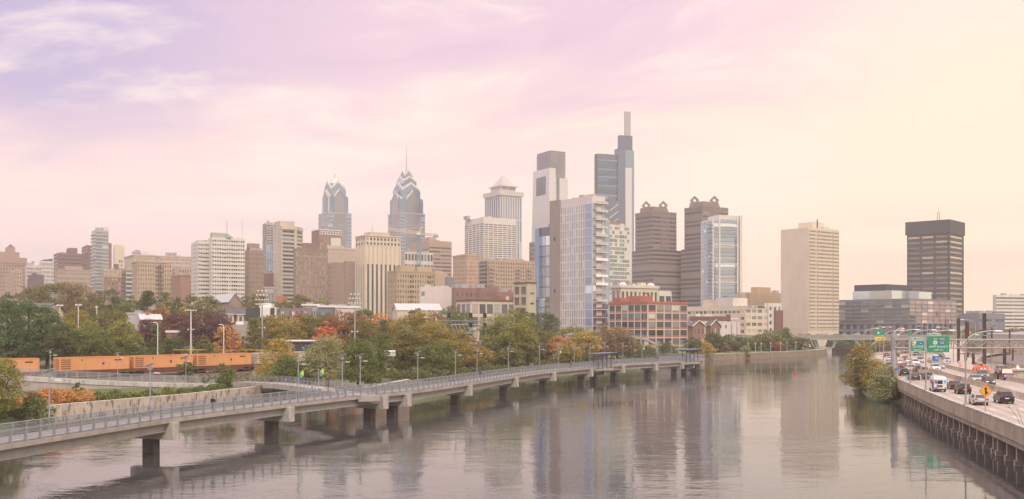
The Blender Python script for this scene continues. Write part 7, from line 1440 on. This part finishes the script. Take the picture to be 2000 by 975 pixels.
# floodlight masts
def floodlight(px, pyt, pyb, Y, label, full):
    x = X(px, Y); z0 = gz(x, Y); t = empty('floodlight_mast', (x, Y, z0), 0, label, 'floodlight', 'floodlight masts of the ball field'); h = Zp(pyt, Y)-z0
    mb = MB(); mb.tube([(0, 0, 0), (0, 0, h)], .3, 8, .17); mb.build('pole', WCON if not full else STEEL, t)
    lm = MB(); lm.ball((0, -.15, 0), (.22, .2, .22), 8, 5); lm.box(-.06, .06, 0, .3, -.06, .06); me = lm.mesh('floodlight', LAMPGL)
    rows = [(0, 5, 1.4)] if not full else [(0, 5, 1.5), (1.2, 5, 1.5), (2.4, 4, 1.3), (3.5, 3, 1.0)]
    for dz, n, w in rows:
        mb = MB(); mb.tube([(-w, 0, h-.2+dz), (w, 0, h-.2+dz)], .06, 5); mb.tube([(0, 0, h-.4+dz), (0, 0, h+dz)], .08, 5); mb.build('crossarm', STEEL, t)
        for i in range(n): link('floodlight', me, t, (-w+2*w*i/(n-1), -.1, h-.2+dz))
    if True:
        mb = MB(); mb.tube([(-.8, 0, h*.62), (.8, 0, h*.62)], .05, 5); mb.build('crossarm', STEEL, t)
        for q in (-.7, .7): link('floodlight', me, t, (q, -.1, h*.62))
floodlight(373, 605, 690, 270, 'white floodlight mast with one row of lamps, left of the others', False)
floodlight(512, 593, 688, 262, 'tall floodlight mast with a cluster of lamps beside the olive tree', True)
floodlight(693, 600, 682, 258, 'tall floodlight mast with a cluster of lamps right of the red tree', True)
for k, (px, pyt, Y) in enumerate([(117, 598, 262), (153, 597, 268), (189, 601, 275), (308, 630, 256), (437, 634, 258)]):
    x = X(px, Y); z0 = gz(x, Y); t = empty('park_light', (x, Y, z0), 0, ['slim white park light rising from the pines at the left', 'white double headed park light right of its twin at the left', 'thin pole with a small head above the olive trees', 'curved white lamp post before the maroon trees', 'curved pale lamp post beside the peach coloured tree'][k], 'lamp post', 'park lights on the left bank'); h = Zp(pyt, Y)-z0
    mb = MB(); mb.tube([(0, 0, 0), (0, 0, h-.6), (-.15, 0, h-.2), (-.6, 0, h)] if k > 2 else [(0, 0, 0), (0, 0, h)], .13, 6, .1); mb.build('pole', WHITE, t)
    if k < 3:
        for q in (-.5, .5) if k < 2 else (0,): mb = MB(); mb.box(q-.32, q+.32, -.25, .25, h, h+.4); mb.build('lamp_head', LAMPGL, t)
    else: mb = MB(); mb.ball((-.9, 0, h), (.4, .16, .12)); mb.build('lamp_head', LAMPGL, t)
# ball field fence, goal, lawn
t = empty('field_fence', (X(350, 262), 262, 5), 0, 'low ball field fence with a yellow top tube behind the orange train', 'fence'); o = Vector(t.location); fp = np.array([(X(px, 262-(px-350)*.01), 262-(px-350)*.01) for px in range(338, 516, 8)]); zf = Zp(684, 262)
loft(MB(), fp, [(-.08, zf+.16), (-.08, zf), (.08, zf), (.08, zf+.16)]).build('top_tube', M('safety yellow', (.75, .5, .05), .5, .05, 1), t, loc=-o); pm = MB(); pm.box(-.04, .04, -.04, .04, 0, 2.2); pme = pm.mesh('fence_post', STEEL)
for p in fp[::2]: link('fence_post', pme, t, Vector((p[0], p[1], zf-2.2))-o)
t = empty('goal_frame', (X(435, 266), 266, gz(X(435, 266), 266)), 0, 'white goal frame on the field behind the yellow topped fence', 'goal'); h = Zp(677, 266)-t.location.z; mb = MB(); mb.tube([(-1.2, 0, 0), (-1.2, 0, h), (1.2, 0, h), (1.2, 0, 0)], .12, 6); mb.build('frame', WHITE, t)
mb = MB(); mb.tube([(-1.2, 0, h), (-1.4, 1.5, 0), (1.4, 1.5, 0), (1.2, 0, h)], .05, 5); mb.build('back_stay', WHITE, t)
for k, (px, Y, c) in enumerate([(345, 272, 'white'), (353, 274, 'blue'), (362, 272, 'white')]): car('sedan' if k != 1 else 'suv', c, px, 0, 0, f'{c} car parked behind the yellow topped fence, '+['leftmost of three', 'middle of three', 'rightmost of three'][k], 'cars parked by the field', z=gz(X(px, Y), Y)+.6, heading=.3*k+1, Y=Y)
# railway signal gantry
Y = 285; xl, xr = X(858, Y), X(950, Y); t = empty('signal_gantry', (xl, Y, gz(xl, Y)), 0, 'silver truss signal gantry over the railway, half hidden by trees', 'signal gantry'); L = xr-xl; z1, z0_ = Zp(634, Y)-t.location.z, Zp(651, Y)-t.location.z
for y in (0, 1.4):
    mb = MB(); mb.tube([(0, y, z1), (L, y, z1)], .12, 5); mb.tube([(0, y, z0_), (L, y, z0_)], .12, 5); mb.tube([(0, y, z1+1.1), (L, y, z1+1.1)], .05, 5); mb.build('chord', STEEL, t); mb = MB()
    for i in range(12): mb.tube([(L*i/12, y, z1), (L*(i+1)/12, y, z0_)], .08, 4); mb.tube([(L*i/12, y, z1), (L*i/12, y, z1+1.1)], .04, 4)
    mb.build('truss_web', STEEL, t)
for q in (.17, .63, .93):
    mb = MB(); mb.box(L*q-.35, L*q-.28, 0, .1, z1, z1+3); mb.box(L*q+.28, L*q+.35, 0, .1, z1, z1+3); [mb.box(L*q-.35, L*q+.35, 0, .1, z1+k, z1+k+.07) for k in (1, 2, 2.9)]; mb.build('signal_ladder', STEEL, t)
    mb = MB(); mb.cone((L*q+.5, -.3), .5, z1+1.9, z1+3.3, 8, .5); mb.cone((L*q+.5, -.3), .5, z1-.8, z1+.5, 8, .5); mb.build('signal_head', TRIM, t)
for q in (.02, .98): mb = MB(); mb.box(L*q-.2, L*q+.2, 0, 1.4, 0, z1); mb.build('leg', STEEL, t)
# stair bridge before the red grid building
Y = 395; P = np.array([(X(px, Y), Y+0.2*k, z) for k, (px, z) in enumerate([(1215, 11.3), (1240, 10.6), (1262, 9.9), (1285, 7.6), (1305, 5.9), (1325, 5.6), (1345, 5.5)])]); rt, o = wall_run('footbridge', 'concrete pedestrian bridge stepping down before the red grid building', 'footbridge', P, [(-2, 0), (-2, -.9), (0, -.9), (0, 0)], CONC); rail_run(rt, o, P, -.1, 0, 2.4)
for k in (1, 2, 3, 5): mb = MB(); mb.box(-.6, .6, -.5, .5, 0, P[k, 2]-1); mb.build('column', CONC_L, rt, loc=Vector((P[k, 0], P[k, 1]+1, 0))-o)
# ---------------------------------------------------------------- trees
BARK = M('bark', (.1, .075, .055), .95, .25, 1.2)
LM = {'olive': ((.095, .088, .028), (.068, .078, .026)), 'green': ((.055, .08, .024), (.08, .1, .03)), 'dark': ((.04, .055, .022), (.06, .07, .026)), 'lime': ((.135, .135, .035), (.085, .105, .03)), 'gold': ((.16, .125, .03), (.095, .1, .028)), 'yellow': ((.23, .17, .04), (.13, .125, .035)),
      'rust': ((.16, .07, .03), (.1, .065, .03)), 'maroon': ((.05, .028, .03), (.075, .04, .04)), 'peach': ((.26, .14, .06), (.18, .12, .05)), 'orange': ((.3, .13, .04), (.22, .12, .04)), 'red': ((.28, .075, .045), (.2, .1, .045)), 'brown': ((.13, .08, .04), (.1, .075, .035)), 'pine': ((.04, .075, .03), (.06, .095, .035)), 'silver': ((.12, .14, .08), (.17, .17, .08)), 'taupe': ((.13, .095, .06), (.1, .09, .05))}
for k in LM: leafmat('leaves '+k, *[(c[0]*LEAFK*1.12, c[1]*LEAFK*1.02, c[2]*LEAFK*.88) for c in LM[k]])
def leaf_mesh(name, P, Nn, size, mat, rng):
    n = len(P); Nn = Nn+rng.normal(0, .55, (n, 3)); Nn /= np.linalg.norm(Nn, axis=1)[:, None]+1e-9
    a = np.cross(Nn, rng.normal(0, 1, (n, 3))); a /= np.linalg.norm(a, axis=1)[:, None]+1e-9; b = np.cross(Nn, a)
    s = size*rng.uniform(.55, 1.35, n)[:, None]; a, b = a*s*.42, b*s*.68
    V = np.stack([P-b, P+a*.9-b*.1, P+b, P-a*.9+b*.15], 1).reshape(-1, 3)
    me = bpy.data.meshes.new(name); me.vertices.add(4*n); me.vertices.foreach_set('co', V.ravel().astype(np.float32)); me.loops.add(4*n); me.loops.foreach_set('vertex_index', np.arange(4*n)); me.polygons.add(n); me.polygons.foreach_set('loop_start', np.arange(0, 4*n, 4)); me.update(); me.materials.append(mat); return me
def crown_points(rng, w, d, h, kind, leaf, dens):
    """leaf clumps on the outside of an uneven crown; origin at the crown's base centre"""
    k = {'round': 1, 'cone': .9, 'pine': 1.0, 'tall': .9, 'loose': .8, 'shrub': 1, 'willow': 1.1}[kind]
    area = 2*PI*w*(w+h)*.55; n = int(min(20000, max(1800, k*dens*area/leaf**2*2.8)))
    nc = int(min(130, max(16, area/ (max(.9, .26*w)**2)*.9))); C = []
    while len(C) < nc:
        u = rng.normal(0, 1, 3); u /= np.linalg.norm(u); r = rng.uniform(.5, 1)**.5 if rng.random() < .8 else rng.uniform(.1, .6); t = .5+.5*u[2]*r
        if kind in ('cone', 'pine'): t = rng.uniform(0, 1)**1.15; f = (1-t)**(.55 if kind == 'pine' else .75)*.95+.06; an = rng.uniform(0, 2*PI); q = f*rng.uniform(.55, 1); p = (math.cos(an)*q, math.sin(an)*q, t)
        elif kind == 'tall': t = rng.uniform(0, 1); f = math.sin(PI*min(.97, t*.82+.12))**.7; an = rng.uniform(0, 2*PI); q = f*rng.uniform(.5, 1); p = (math.cos(an)*q, math.sin(an)*q, t)
        elif kind == 'shrub': t = rng.uniform(0, 1)**1.1; f = (1-t**2.2)**.5; an = rng.uniform(0, 2*PI); q = f*rng.uniform(.4, 1); p = (math.cos(an)*q, math.sin(an)*q, t)
        else:
            f = 1.0 if t > .45 else .62+.38*math.sin(PI/2*t/.45); q = math.hypot(u[0], u[1]); v = min(1, r*(q**.75)/max(q, 1e-6)*1.0); p = (u[0]*v*f, u[1]*v*f, t)
        C.append(p)
    C = np.array(C)*np.array([w*.95, d*.95, h*.92])+np.array([0, 0, h*.03]); cr = rng.uniform(.6, 1.25, nc)*max(.55, (.3 if kind != 'loose' else .24)*w*(1.0 if w < 5 else (5/w)**.35))
    cr = np.minimum(cr, .3*min(w, h))
    i = rng.choice(nc, n, p=(cr**2)/(cr**2).sum()); u = rng.normal(0, 1, (n, 3)); u /= np.linalg.norm(u, axis=1)[:, None]; u[:, 2] = np.abs(u[:, 2])*.9-.35*(rng.random(n) < .4); out = C[i]-np.array([0, 0, h*.4]); out /= np.linalg.norm(out, axis=1)[:, None]+1e-6
    rr = cr[i]*rng.uniform(.55, 1.08, n)**.6
    if kind in ('shrub', 'tall') : rr *= np.where(u[:, 2] > .5, 1.35, 1)
    P = C[i]+u*rr[:, None]*np.array([1, 1, .8 if kind != 'willow' else 1.0]); P[:, 2] = np.maximum(P[:, 2], .02)
    return P, u*.7+out*.3+np.array([0, 0, .25]), C
TREE_N = 0; TREE_LAB = set()
def tree(px, pyt, pyb, wpx, Y, col, kind, label, name='tree', group=None, x=None, trunk=True, dens=1.0, pale=False):
    global TREE_N; TREE_N += 1; rng = np.random.default_rng(100+TREE_N)
    x = X(px, Y) if x is None else x; g0 = max(gz(x, Y), .2); zt, zc = Zp(pyt, Y), max(Zp(pyb, Y), g0+.1); h = max(1.0, zt-zc); w = wpx/F*Y*1.22
    assert label not in TREE_LAB, label; TREE_LAB.add(label)
    r = empty(name, (x, Y, g0-.1), 0, label, 'shrub' if name.endswith('shrub') else 'tree', group); o = max(0.1, min(zc-g0+.1, h*.2)); h = zt-g0-o
    leaf = min(.62, max(.2, Y*.00125)); P, Nn, C = crown_points(rng, w, w*.85, h, kind, leaf, dens)
    link('crown', leaf_mesh('crown', P, Nn, leaf, MATS['leaves '+col], rng), r, (0, 0, o))
    mb = MB(); tr = max(.08, .035*(h+o)); top = o+h*(.55 if kind not in ('cone', 'pine') else .9)
    pts = [(0, 0, -.3), (rng.normal(0, .1), rng.normal(0, .1), (o+h*.2)*.6), (rng.normal(0, .03*w), rng.normal(0, .03*w), top)]; mb.tube(pts, tr, 7, tr*.35)
    for c in C[rng.choice(len(C), min(9, len(C)), False)]:
        s = Vector((0, 0, o*.8+h*.1+rng.random()*h*.25)); e = Vector((c[0], c[1], c[2]+o)); e = s+(e-s)*.9; m_ = s.lerp(e, .5)+Vector((0, 0, -.06*h)); mb.tube([s, m_, e], tr*.42, 5, tr*.1)
    mb.build('trunk', BARK, r)
T = tree
# far band under the towers
far = [(20, 566, 604, 17, 430, 'dark', 'round', 'dark round tree at the foot of the narrow tan block, far left'), (14, 582, 606, 20, 400, 'lime', 'round', 'light green tree below the dark round one at the far left'),
 (62, 552, 615, 27, 430, 'olive', 'willow', 'left part of the huge olive willows below the brick slab'), (108, 547, 620, 38, 420, 'olive', 'willow', 'tallest huge olive willow in the middle of the left skyline'), (152, 549, 640, 32, 410, 'taupe', 'willow', 'brownish willow at the right end of the olive willows'),
 (165, 580, 640, 18, 380, 'olive', 'round', 'olive tree tucked under the brownish willow'), (207, 562, 612, 32, 430, 'dark', 'round', 'dark green round tree right of the willows'), (197, 574, 610, 11, 390, 'green', 'tall', 'slim light green tree before the dark round one'), (184, 590, 612, 8, 385, 'gold', 'tall', 'small golden tree left of the slim light green one'),
 (243, 584, 615, 22, 385, 'green', 'round', 'mid green tree left of the dark pointed one'), (258, 571, 590, 14, 450, 'olive', 'round', 'distant olive tree under the white balconies'), (288, 567, 606, 28, 385, 'dark', 'cone', 'dark pointed dense tree near the tan fire escape block'),
 (322, 569, 612, 15, 400, 'green', 'tall', 'tall green poplar right of the dark pointed tree'), (345, 577, 615, 12, 395, 'green', 'tall', 'shorter green poplar beside the tall one'), (318, 587, 606, 8, 375, 'yellow', 'loose', 'small yellow tree before the tall poplar'), (372, 566, 605, 17, 410, 'green', 'round', 'bluish green tree at the left foot of the white towers'), (357, 596, 614, 9, 370, 'yellow', 'tall', 'little yellow tree over the maroon ones'),
 (405, 576, 622, 30, 385, 'olive', 'round', 'wide olive tree below the white gridded towers'), (310, 594, 630, 26, 350, 'rust', 'round', 'rust coloured tree above the maroon trees'), (274, 600, 630, 16, 345, 'olive', 'loose', 'thin olive tree left of the rust one'),
 (477, 574, 592, 11, 520, 'dark', 'round', 'round dark tree by the gabled hall'), (503, 570, 600, 22, 500, 'olive', 'round', 'olive tree behind the modern house'), (540, 586, 604, 22, 470, 'green', 'round', 'green tree right of the white roof cabin'), (585, 574, 602, 32, 480, 'olive', 'round', 'wide olive tree at the foot of the brick hotel'), (625, 578, 602, 22, 490, 'lime', 'round', 'light olive tree farther right below the brick hotel'), (560, 583, 603, 14, 470, 'green', 'round', 'small green tree left of the wide olive one'),
 (712, 596, 625, 20, 400, 'green', 'round', 'green tree at the foot of the striped tower'), (880, 596, 640, 24, 420, 'green', 'round', 'green round tree before the white stepped wall'), (905, 602, 640, 18, 430, 'green', 'round', 'green tree left of the cream factory'), (850, 604, 640, 18, 400, 'brown', 'round', 'brown purple tree behind the signal gantry'), (812, 598, 640, 16, 390, 'dark', 'round', 'dark green tree before the long cream shed'), (1022, 594, 615, 16, 400, 'dark', 'round', 'small dark tree behind the golden one'), (1058, 602, 660, 30, 370, 'dark', 'round', 'dark olive tree left of the condominium base')]
for a in far: T(*a, group='trees beyond the field')
mid = [(16, 586, 705, 44, 232, 'pine', 'pine', 'broad green pine at the far left edge'), (56, 588, 708, 38, 240, 'pine', 'pine', 'second green pine covering the grey roof'), (92, 598, 708, 38, 236, 'pine', 'pine', 'third green pine beside the house wall'), (122, 628, 712, 30, 232, 'dark', 'round', 'dark low tree between the pines and the olive trees'),
 (146, 598, 660, 28, 285, 'gold', 'loose', 'orange olive autumn tree behind the park lights'), (160, 618, 706, 32, 250, 'lime', 'loose', 'pale olive tree behind the orange container'), (185, 640, 706, 32, 232, 'green', 'round', 'bright green bushy tree over the orange container'), (212, 603, 704, 42, 262, 'olive', 'round', 'large olive green tree in the middle of the left bank'), (240, 622, 704, 27, 245, 'lime', 'round', 'yellow green tree right of the large olive one'), (262, 650, 702, 18, 240, 'green', 'loose', 'small yellow green tree beside the green board'),
 (292, 622, 660, 24, 300, 'maroon', 'round', 'small maroon tree before the brick cottage'), (303, 632, 690, 15, 262, 'green', 'cone', 'green pointed tree with a curved lamp in front'), (350, 608, 670, 27, 310, 'maroon', 'round', 'maroon tree left of the white floodlight mast'), (395, 606, 690, 34, 295, 'maroon', 'round', 'largest maroon tree right of the white floodlight mast'), (428, 612, 680, 22, 305, 'maroon', 'round', 'maroon grey tree before the dormered houses'), (340, 654, 690, 20, 272, 'dark', 'round', 'dark rounded shrubby tree below the maroon trees'), (398, 656, 690, 14, 268, 'olive', 'shrub', 'dark olive bush below the largest maroon tree'),
 (408, 671, 690, 14, 255, 'green', 'shrub', 'bright green bush on the yellow fence line'), (446, 632, 686, 24, 262, 'peach', 'loose', 'peach coloured autumn tree beside the curved lamp post'), (497, 620, 686, 15, 262, 'olive', 'tall', 'slim olive poplar left of the floodlight mast'), (470, 655, 686, 14, 275, 'dark', 'round', 'dark gap tree between peach and slim olive trees'),
 (545, 611, 676, 43, 290, 'gold', 'round', 'large olive gold tree right of the floodlight mast'), (605, 612, 678, 34, 300, 'olive', 'round', 'dark olive tree between the gold tree and red tree'), (590, 602, 640, 20, 330, 'rust', 'loose', 'brown topped tree behind the dark olive one'), (637, 622, 672, 19, 272, 'red', 'loose', 'bright red tree left of the tall floodlight mast'), (672, 603, 682, 28, 300, 'rust', 'round', 'rust brown tree behind the tall floodlight mast'), (712, 622, 690, 28, 280, 'olive', 'round', 'olive tree right of the tall floodlight mast'), (640, 608, 640, 24, 340, 'olive', 'round', 'olive tree top behind the red tree'),
 (742, 604, 632, 20, 330, 'orange', 'loose', 'bright orange tree below the striped tower'), (700, 604, 630, 18, 335, 'rust', 'round', 'orange brown tree left of the bright orange one'), (762, 618, 690, 27, 300, 'dark', 'round', 'dark green tree right of the orange one'), (742, 640, 740, 22, 205, 'green', 'loose', 'green tree above the white pump house'),
 (545, 666, 735, 38, 200, 'yellow', 'shrub', 'yellow green feathery shrub before the cream containers'), (560, 700, 736, 40, 192, 'green', 'shrub', 'green lower shrub under the yellow feathery one'), (640, 658, 738, 44, 192, 'silver', 'shrub', 'large grey green shrub behind the banner pole'), (700, 664, 738, 33, 186, 'green', 'shrub', 'green shrub right of the grey green one'), (725, 690, 742, 18, 188, 'green', 'shrub', 'small leafy shrub by the low pinkish wall'), (605, 700, 738, 22, 196, 'green', 'shrub', 'dark green shrub under the two lamp heads'),
 (437, 708, 750, 18, 186, 'green', 'loose', 'young green tree before the right orange container'), (362, 702, 745, 14, 196, 'green', 'loose', 'young green tree on the ramp in front of the middle container'), (400, 725, 750, 10, 195, 'olive', 'loose', 'tiny young tree where the ramp ends'),
 (822, 610, 740, 52, 255, 'gold', 'round', 'huge olive gold tree in the middle of the left bank'), (786, 640, 738, 34, 246, 'olive', 'round', 'olive tree leaning out left of the huge gold one'), (880, 634, 742, 34, 248, 'gold', 'round', 'golden right shoulder of the bank trees by the gantry'), (858, 665, 742, 36, 240, 'green', 'round', 'green lower tree below the golden shoulder'), (918, 655, 735, 26, 272, 'brown', 'loose', 'brown thinning tree under the signal gantry'), (940, 676, 724, 24, 268, 'gold', 'loose', 'small golden tree close to the boardwalk'),
 (990, 600, 722, 46, 285, 'lime', 'round', 'tall bright yellow green tree near the condominium'), (962, 632, 724, 24, 292, 'dark', 'round', 'shaded green tree left of the bright tall one'), (1030, 640, 716, 22, 292, 'olive', 'round', 'olive tree right of the bright tall one'), (1060, 632, 712, 26, 315, 'olive', 'round', 'olive brown tree before the grey condominium wall'),
 (1096, 652, 706, 22, 312, 'peach', 'loose', 'orange peach tree before the condominium'), (1118, 634, 704, 26, 325, 'lime', 'round', 'yellow green tree at the condominium base'), (1146, 642, 702, 24, 318, 'yellow', 'round', 'yellow autumn tree right of the peach one'), (1112, 668, 708, 22, 300, 'gold', 'round', 'low golden tree behind the helmeted walker'), (1176, 634, 702, 26, 345, 'taupe', 'round', 'grey brown tree at the right foot of the condominium'), (1206, 636, 700, 30, 352, 'taupe', 'round', 'grey brown tree before the red grid building'), (1232, 662, 698, 18, 358, 'olive', 'round', 'small dark tree under the pedestrian bridge'), (1300, 672, 694, 20, 385, 'dark', 'shrub', 'dark shrub under the stepping bridge'), (1262, 676, 696, 16, 375, 'dark', 'shrub', 'dark shrub left of the bridge columns'),
 (1352, 658, 692, 14, 415, 'dark', 'round', 'dark tree before the nearer brick townhouse'), (1377, 668, 690, 17, 420, 'yellow', 'shrub', 'yellow shrub at the boardwalk landing'), (1394, 648, 690, 19, 450, 'dark', 'round', 'dark green tree right of the brick townhouses'), (1430, 651, 690, 22, 465, 'dark', 'round', 'dark green park tree before the cream office'), (1452, 656, 690, 18, 470, 'green', 'round', 'second park tree before the cream office'), (1488, 653, 690, 20, 480, 'olive', 'round', 'olive park tree left of the pointed one'), (1510, 645, 690, 22, 485, 'green', 'round', 'tall rounded park tree before the blank cream tower'), (1535, 640, 690, 19, 490, 'green', 'cone', 'pointed park tree before the blank cream tower'), (1562, 658, 688, 17, 495, 'dark', 'round', 'small dark park tree left of the green bridge pier'), (1517, 667, 690, 13, 478, 'rust', 'loose', 'small brown tree among the dark park trees'), (1470, 664, 690, 12, 476, 'dark', 'tall', 'thin dark cypress like tree in the park'), (1455, 676, 690, 10, 450, 'silver', 'shrub', 'little pale shrub on the lawn edge'), (1410, 670, 690, 14, 455, 'brown', 'shrub', 'brown shrub by the park path'),
 (1640, 664, 692, 20, 640, 'dark', 'round', 'dark tree seen under the road bridge on the left'), (1668, 664, 692, 20, 650, 'green', 'round', 'green tree seen under the road bridge in the middle'), (1700, 662, 690, 22, 640, 'olive', 'round', 'olive tree under the road bridge on the right'), (1618, 668, 690, 14, 660, 'brown', 'round', 'brown tree right behind the pale bridge pier'), (1738, 664, 686, 18, 600, 'gold', 'round', 'golden tree beyond the gantry post'), (1850, 640, 660, 14, 560, 'green', 'round', 'distant green tree behind the large green sign'), (1870, 644, 662, 12, 560, 'lime', 'round', 'distant light green tree beyond the rail masts'), (1895, 640, 662, 16, 580, 'green', 'round', 'distant green tree behind the red diamond sign'), (1985, 640, 658, 20, 640, 'olive', 'round', 'distant olive tree below the white banded slab')]
for a in mid: T(*a, group='trees and shrubs of the river bank')
# large riverside trees at the expressway
T(1700, 674, 780, 32, 222, 'gold', 'shrub', 'larger golden green tree over the water beside the gantry post', x=78)
T(1724, 706, 788, 27, 203, 'gold', 'shrub', 'golden brown riverside tree in front of the larger one', x=74.5)
T(1726, 714, 795, 29, 190, 'silver', 'shrub', 'pale grey green willowy tree nearest the viaduct piers', x=71)
T(1682, 694, 785, 17, 212, 'olive', 'shrub', 'darker green tree leaning low over the river', x=74)
T(2, 690, 836, 46, 133, 'lime', 'round', 'yellow green tree in the left foreground corner', x=-69)
# shrubs on the low left wall
for k, (px, pt, pb, w, Y, c) in enumerate([(62, 766, 800, 16, 140, 'brown'), (95, 762, 797, 22, 145, 'peach'), (130, 763, 794, 22, 149, 'peach'), (72, 782, 815, 26, 137, 'green'), (160, 770, 790, 18, 153, 'gold'), (190, 770, 786, 20, 155, 'green'), (225, 766, 784, 20, 158, 'green'), (255, 768, 782, 18, 161, 'lime'), (290, 766, 779, 18, 165, 'green'), (330, 761, 775, 18, 168, 'lime'), (155, 750, 788, 10, 158, 'olive')]):
    T(px, pt-3, pb+4, w*1.15, Y, c, 'shrub', f'{ {"brown":"brown","peach":"orange brown","green":"green","gold":"golden","lime":"light green","olive":"thin olive"}[c]} shrub above the stained river wall, {ORD[k]} of the row', name='bank_shrub', group='shrubs above the stained wall')
# bare twiggy plant at the right edge
x, y = 52.2, 101; t = empty('twiggy_plant', (x, y, 2.6), 0, 'sparse dark twiggy plant growing over the parapet at the lower right', 'plant'); rng = np.random.default_rng(5); mb = MB(); Pl = []
for k in range(9):
    e = Vector((rng.uniform(-2.6, 2.2), rng.uniform(-.8, .6), rng.uniform(1.8, 4.2))); m_ = e*.55+Vector((0, 0, .5)); mb.tube([(0, 0, 0), m_, e], .03, 4, .008)
    for q in np.linspace(.4, 1, 14): p = m_.lerp(e, q); Pl.append((p.x+rng.normal(0, .14), p.y+rng.normal(0, .12), p.z+rng.normal(0, .14)))
mb.build('stem', BARK, t); Pl = np.array(Pl); link('leaves', leaf_mesh('leaves', Pl, rng.normal(0, 1, Pl.shape), .1, MATS['leaves brown'], rng), t)
# undergrowth along the bank and hedge behind the train: nobody could count it
def undergrowth(name, line, width, height, col, leaf, n, seed, z=None):
    rng = np.random.default_rng(seed); L = np.array(line, float); d = np.concatenate([[0], np.cumsum(np.linalg.norm(np.diff(L, axis=0), axis=1))]); nc = max(10, int(d[-1]/1.3))
    s = rng.uniform(0, d[-1], nc); cx, cy = np.interp(s, d, L[:, 0])+rng.uniform(-width, width, nc), np.interp(s, d, L[:, 1])+rng.uniform(-width, width, nc); cz = ground(cx, cy) if z is None else ground(cx, cy)*0+z; r = rng.uniform(.5, 1, nc)*height*.6
    ok = cz > .2; cx, cy, cz, r = cx[ok], cy[ok], cz[ok], r[ok]; i = rng.integers(0, len(cx), n); u = rng.normal(0, 1, (n, 3)); u /= np.linalg.norm(u, axis=1)[:, None]; u[:, 2] = np.abs(u[:, 2])
    P = np.stack([cx, cy, cz], 1)[i]+u*(r[i]*rng.uniform(.5, 1, n))[:, None]*np.array([1.3, 1.3, 1.15]); tag(link(name, leaf_mesh(name, P, u+np.array([0, 0, .3]), leaf, MATS['leaves '+col], rng)), kind='stuff')
undergrowth('undergrowth', [(-23, 216), (-9, 242), (3, 270), (20, 308), (46, 352), (60, 385)], 5, 4.5, 'dark', .4, 26000, 1)
undergrowth('undergrowth', [(-60, 210), (-30, 235), (-10, 275), (10, 320), (30, 360)], 10, 3, 'olive', .42, 22000, 2)
undergrowth('hedge', [(X(200, 246), 246), (X(330, 246), 246), (X(420, 248), 248), (X(520, 250), 250), (X(640, 250), 250)], 1.6, 2.9, 'green', .32, 16000, 3)
undergrowth('undergrowth', [(-150, 215), (-110, 225), (-80, 240), (-60, 252)], 6, 2.5, 'dark', .35, 16000, 4)
undergrowth('undergrowth', [(-84, 110), (-77, 122), (-71, 134)], 3.0, 2.0, 'green', .22, 9000, 5)
undergrowth('undergrowth', [(40, 425), (62, 466), (92, 500), (118, 530), (140, 570)], 5, 4, 'dark', .5, 12000, 6)
undergrowth('undergrowth', [(71, 190), (74, 208), (79, 226)], 2.5, 2.5, 'olive', .3, 6000, 7)
SB = [tuple(p) for p in offset(np.array(SW), -4)[6:]]
undergrowth('undergrowth', SB, 2.6, 1.5, 'green', .2, 22000, 11, 2.9)
undergrowth('undergrowth', [tuple(p) for p in offset(np.array(SW), -6)[1:9]], 2.2, 2.2, 'peach', .22, 9000, 12, 2.9)
undergrowth('undergrowth', [(X(px, 285), 285) for px in (-60, 60, 180, 300)], 16, 6, 'dark', .45, 22000, 13)
undergrowth('undergrowth', [(X(px, 300), 300) for px in (330, 430, 520)], 12, 3.5, 'dark', .45, 12000, 14)
undergrowth('undergrowth', [(X(px, 300), 300) for px in (560, 660, 760, 900)], 18, 6, 'olive', .45, 24000, 15)
undergrowth('distant_woods', [(150, 640), (190, 665), (240, 660), (300, 660)], 10, 9, 'dark', .8, 16000, 8)
undergrowth('distant_woods', [(-480, 800), (-300, 780), (-150, 760), (0, 700), (100, 660)], 40, 9, 'olive', 1.0, 26000, 9)
undergrowth('distant_woods', [(300, 640), (400, 700), (520, 760), (650, 900)], 30, 9, 'olive', 1.0, 16000, 10)
# unused first copies never shown stay out of the scene
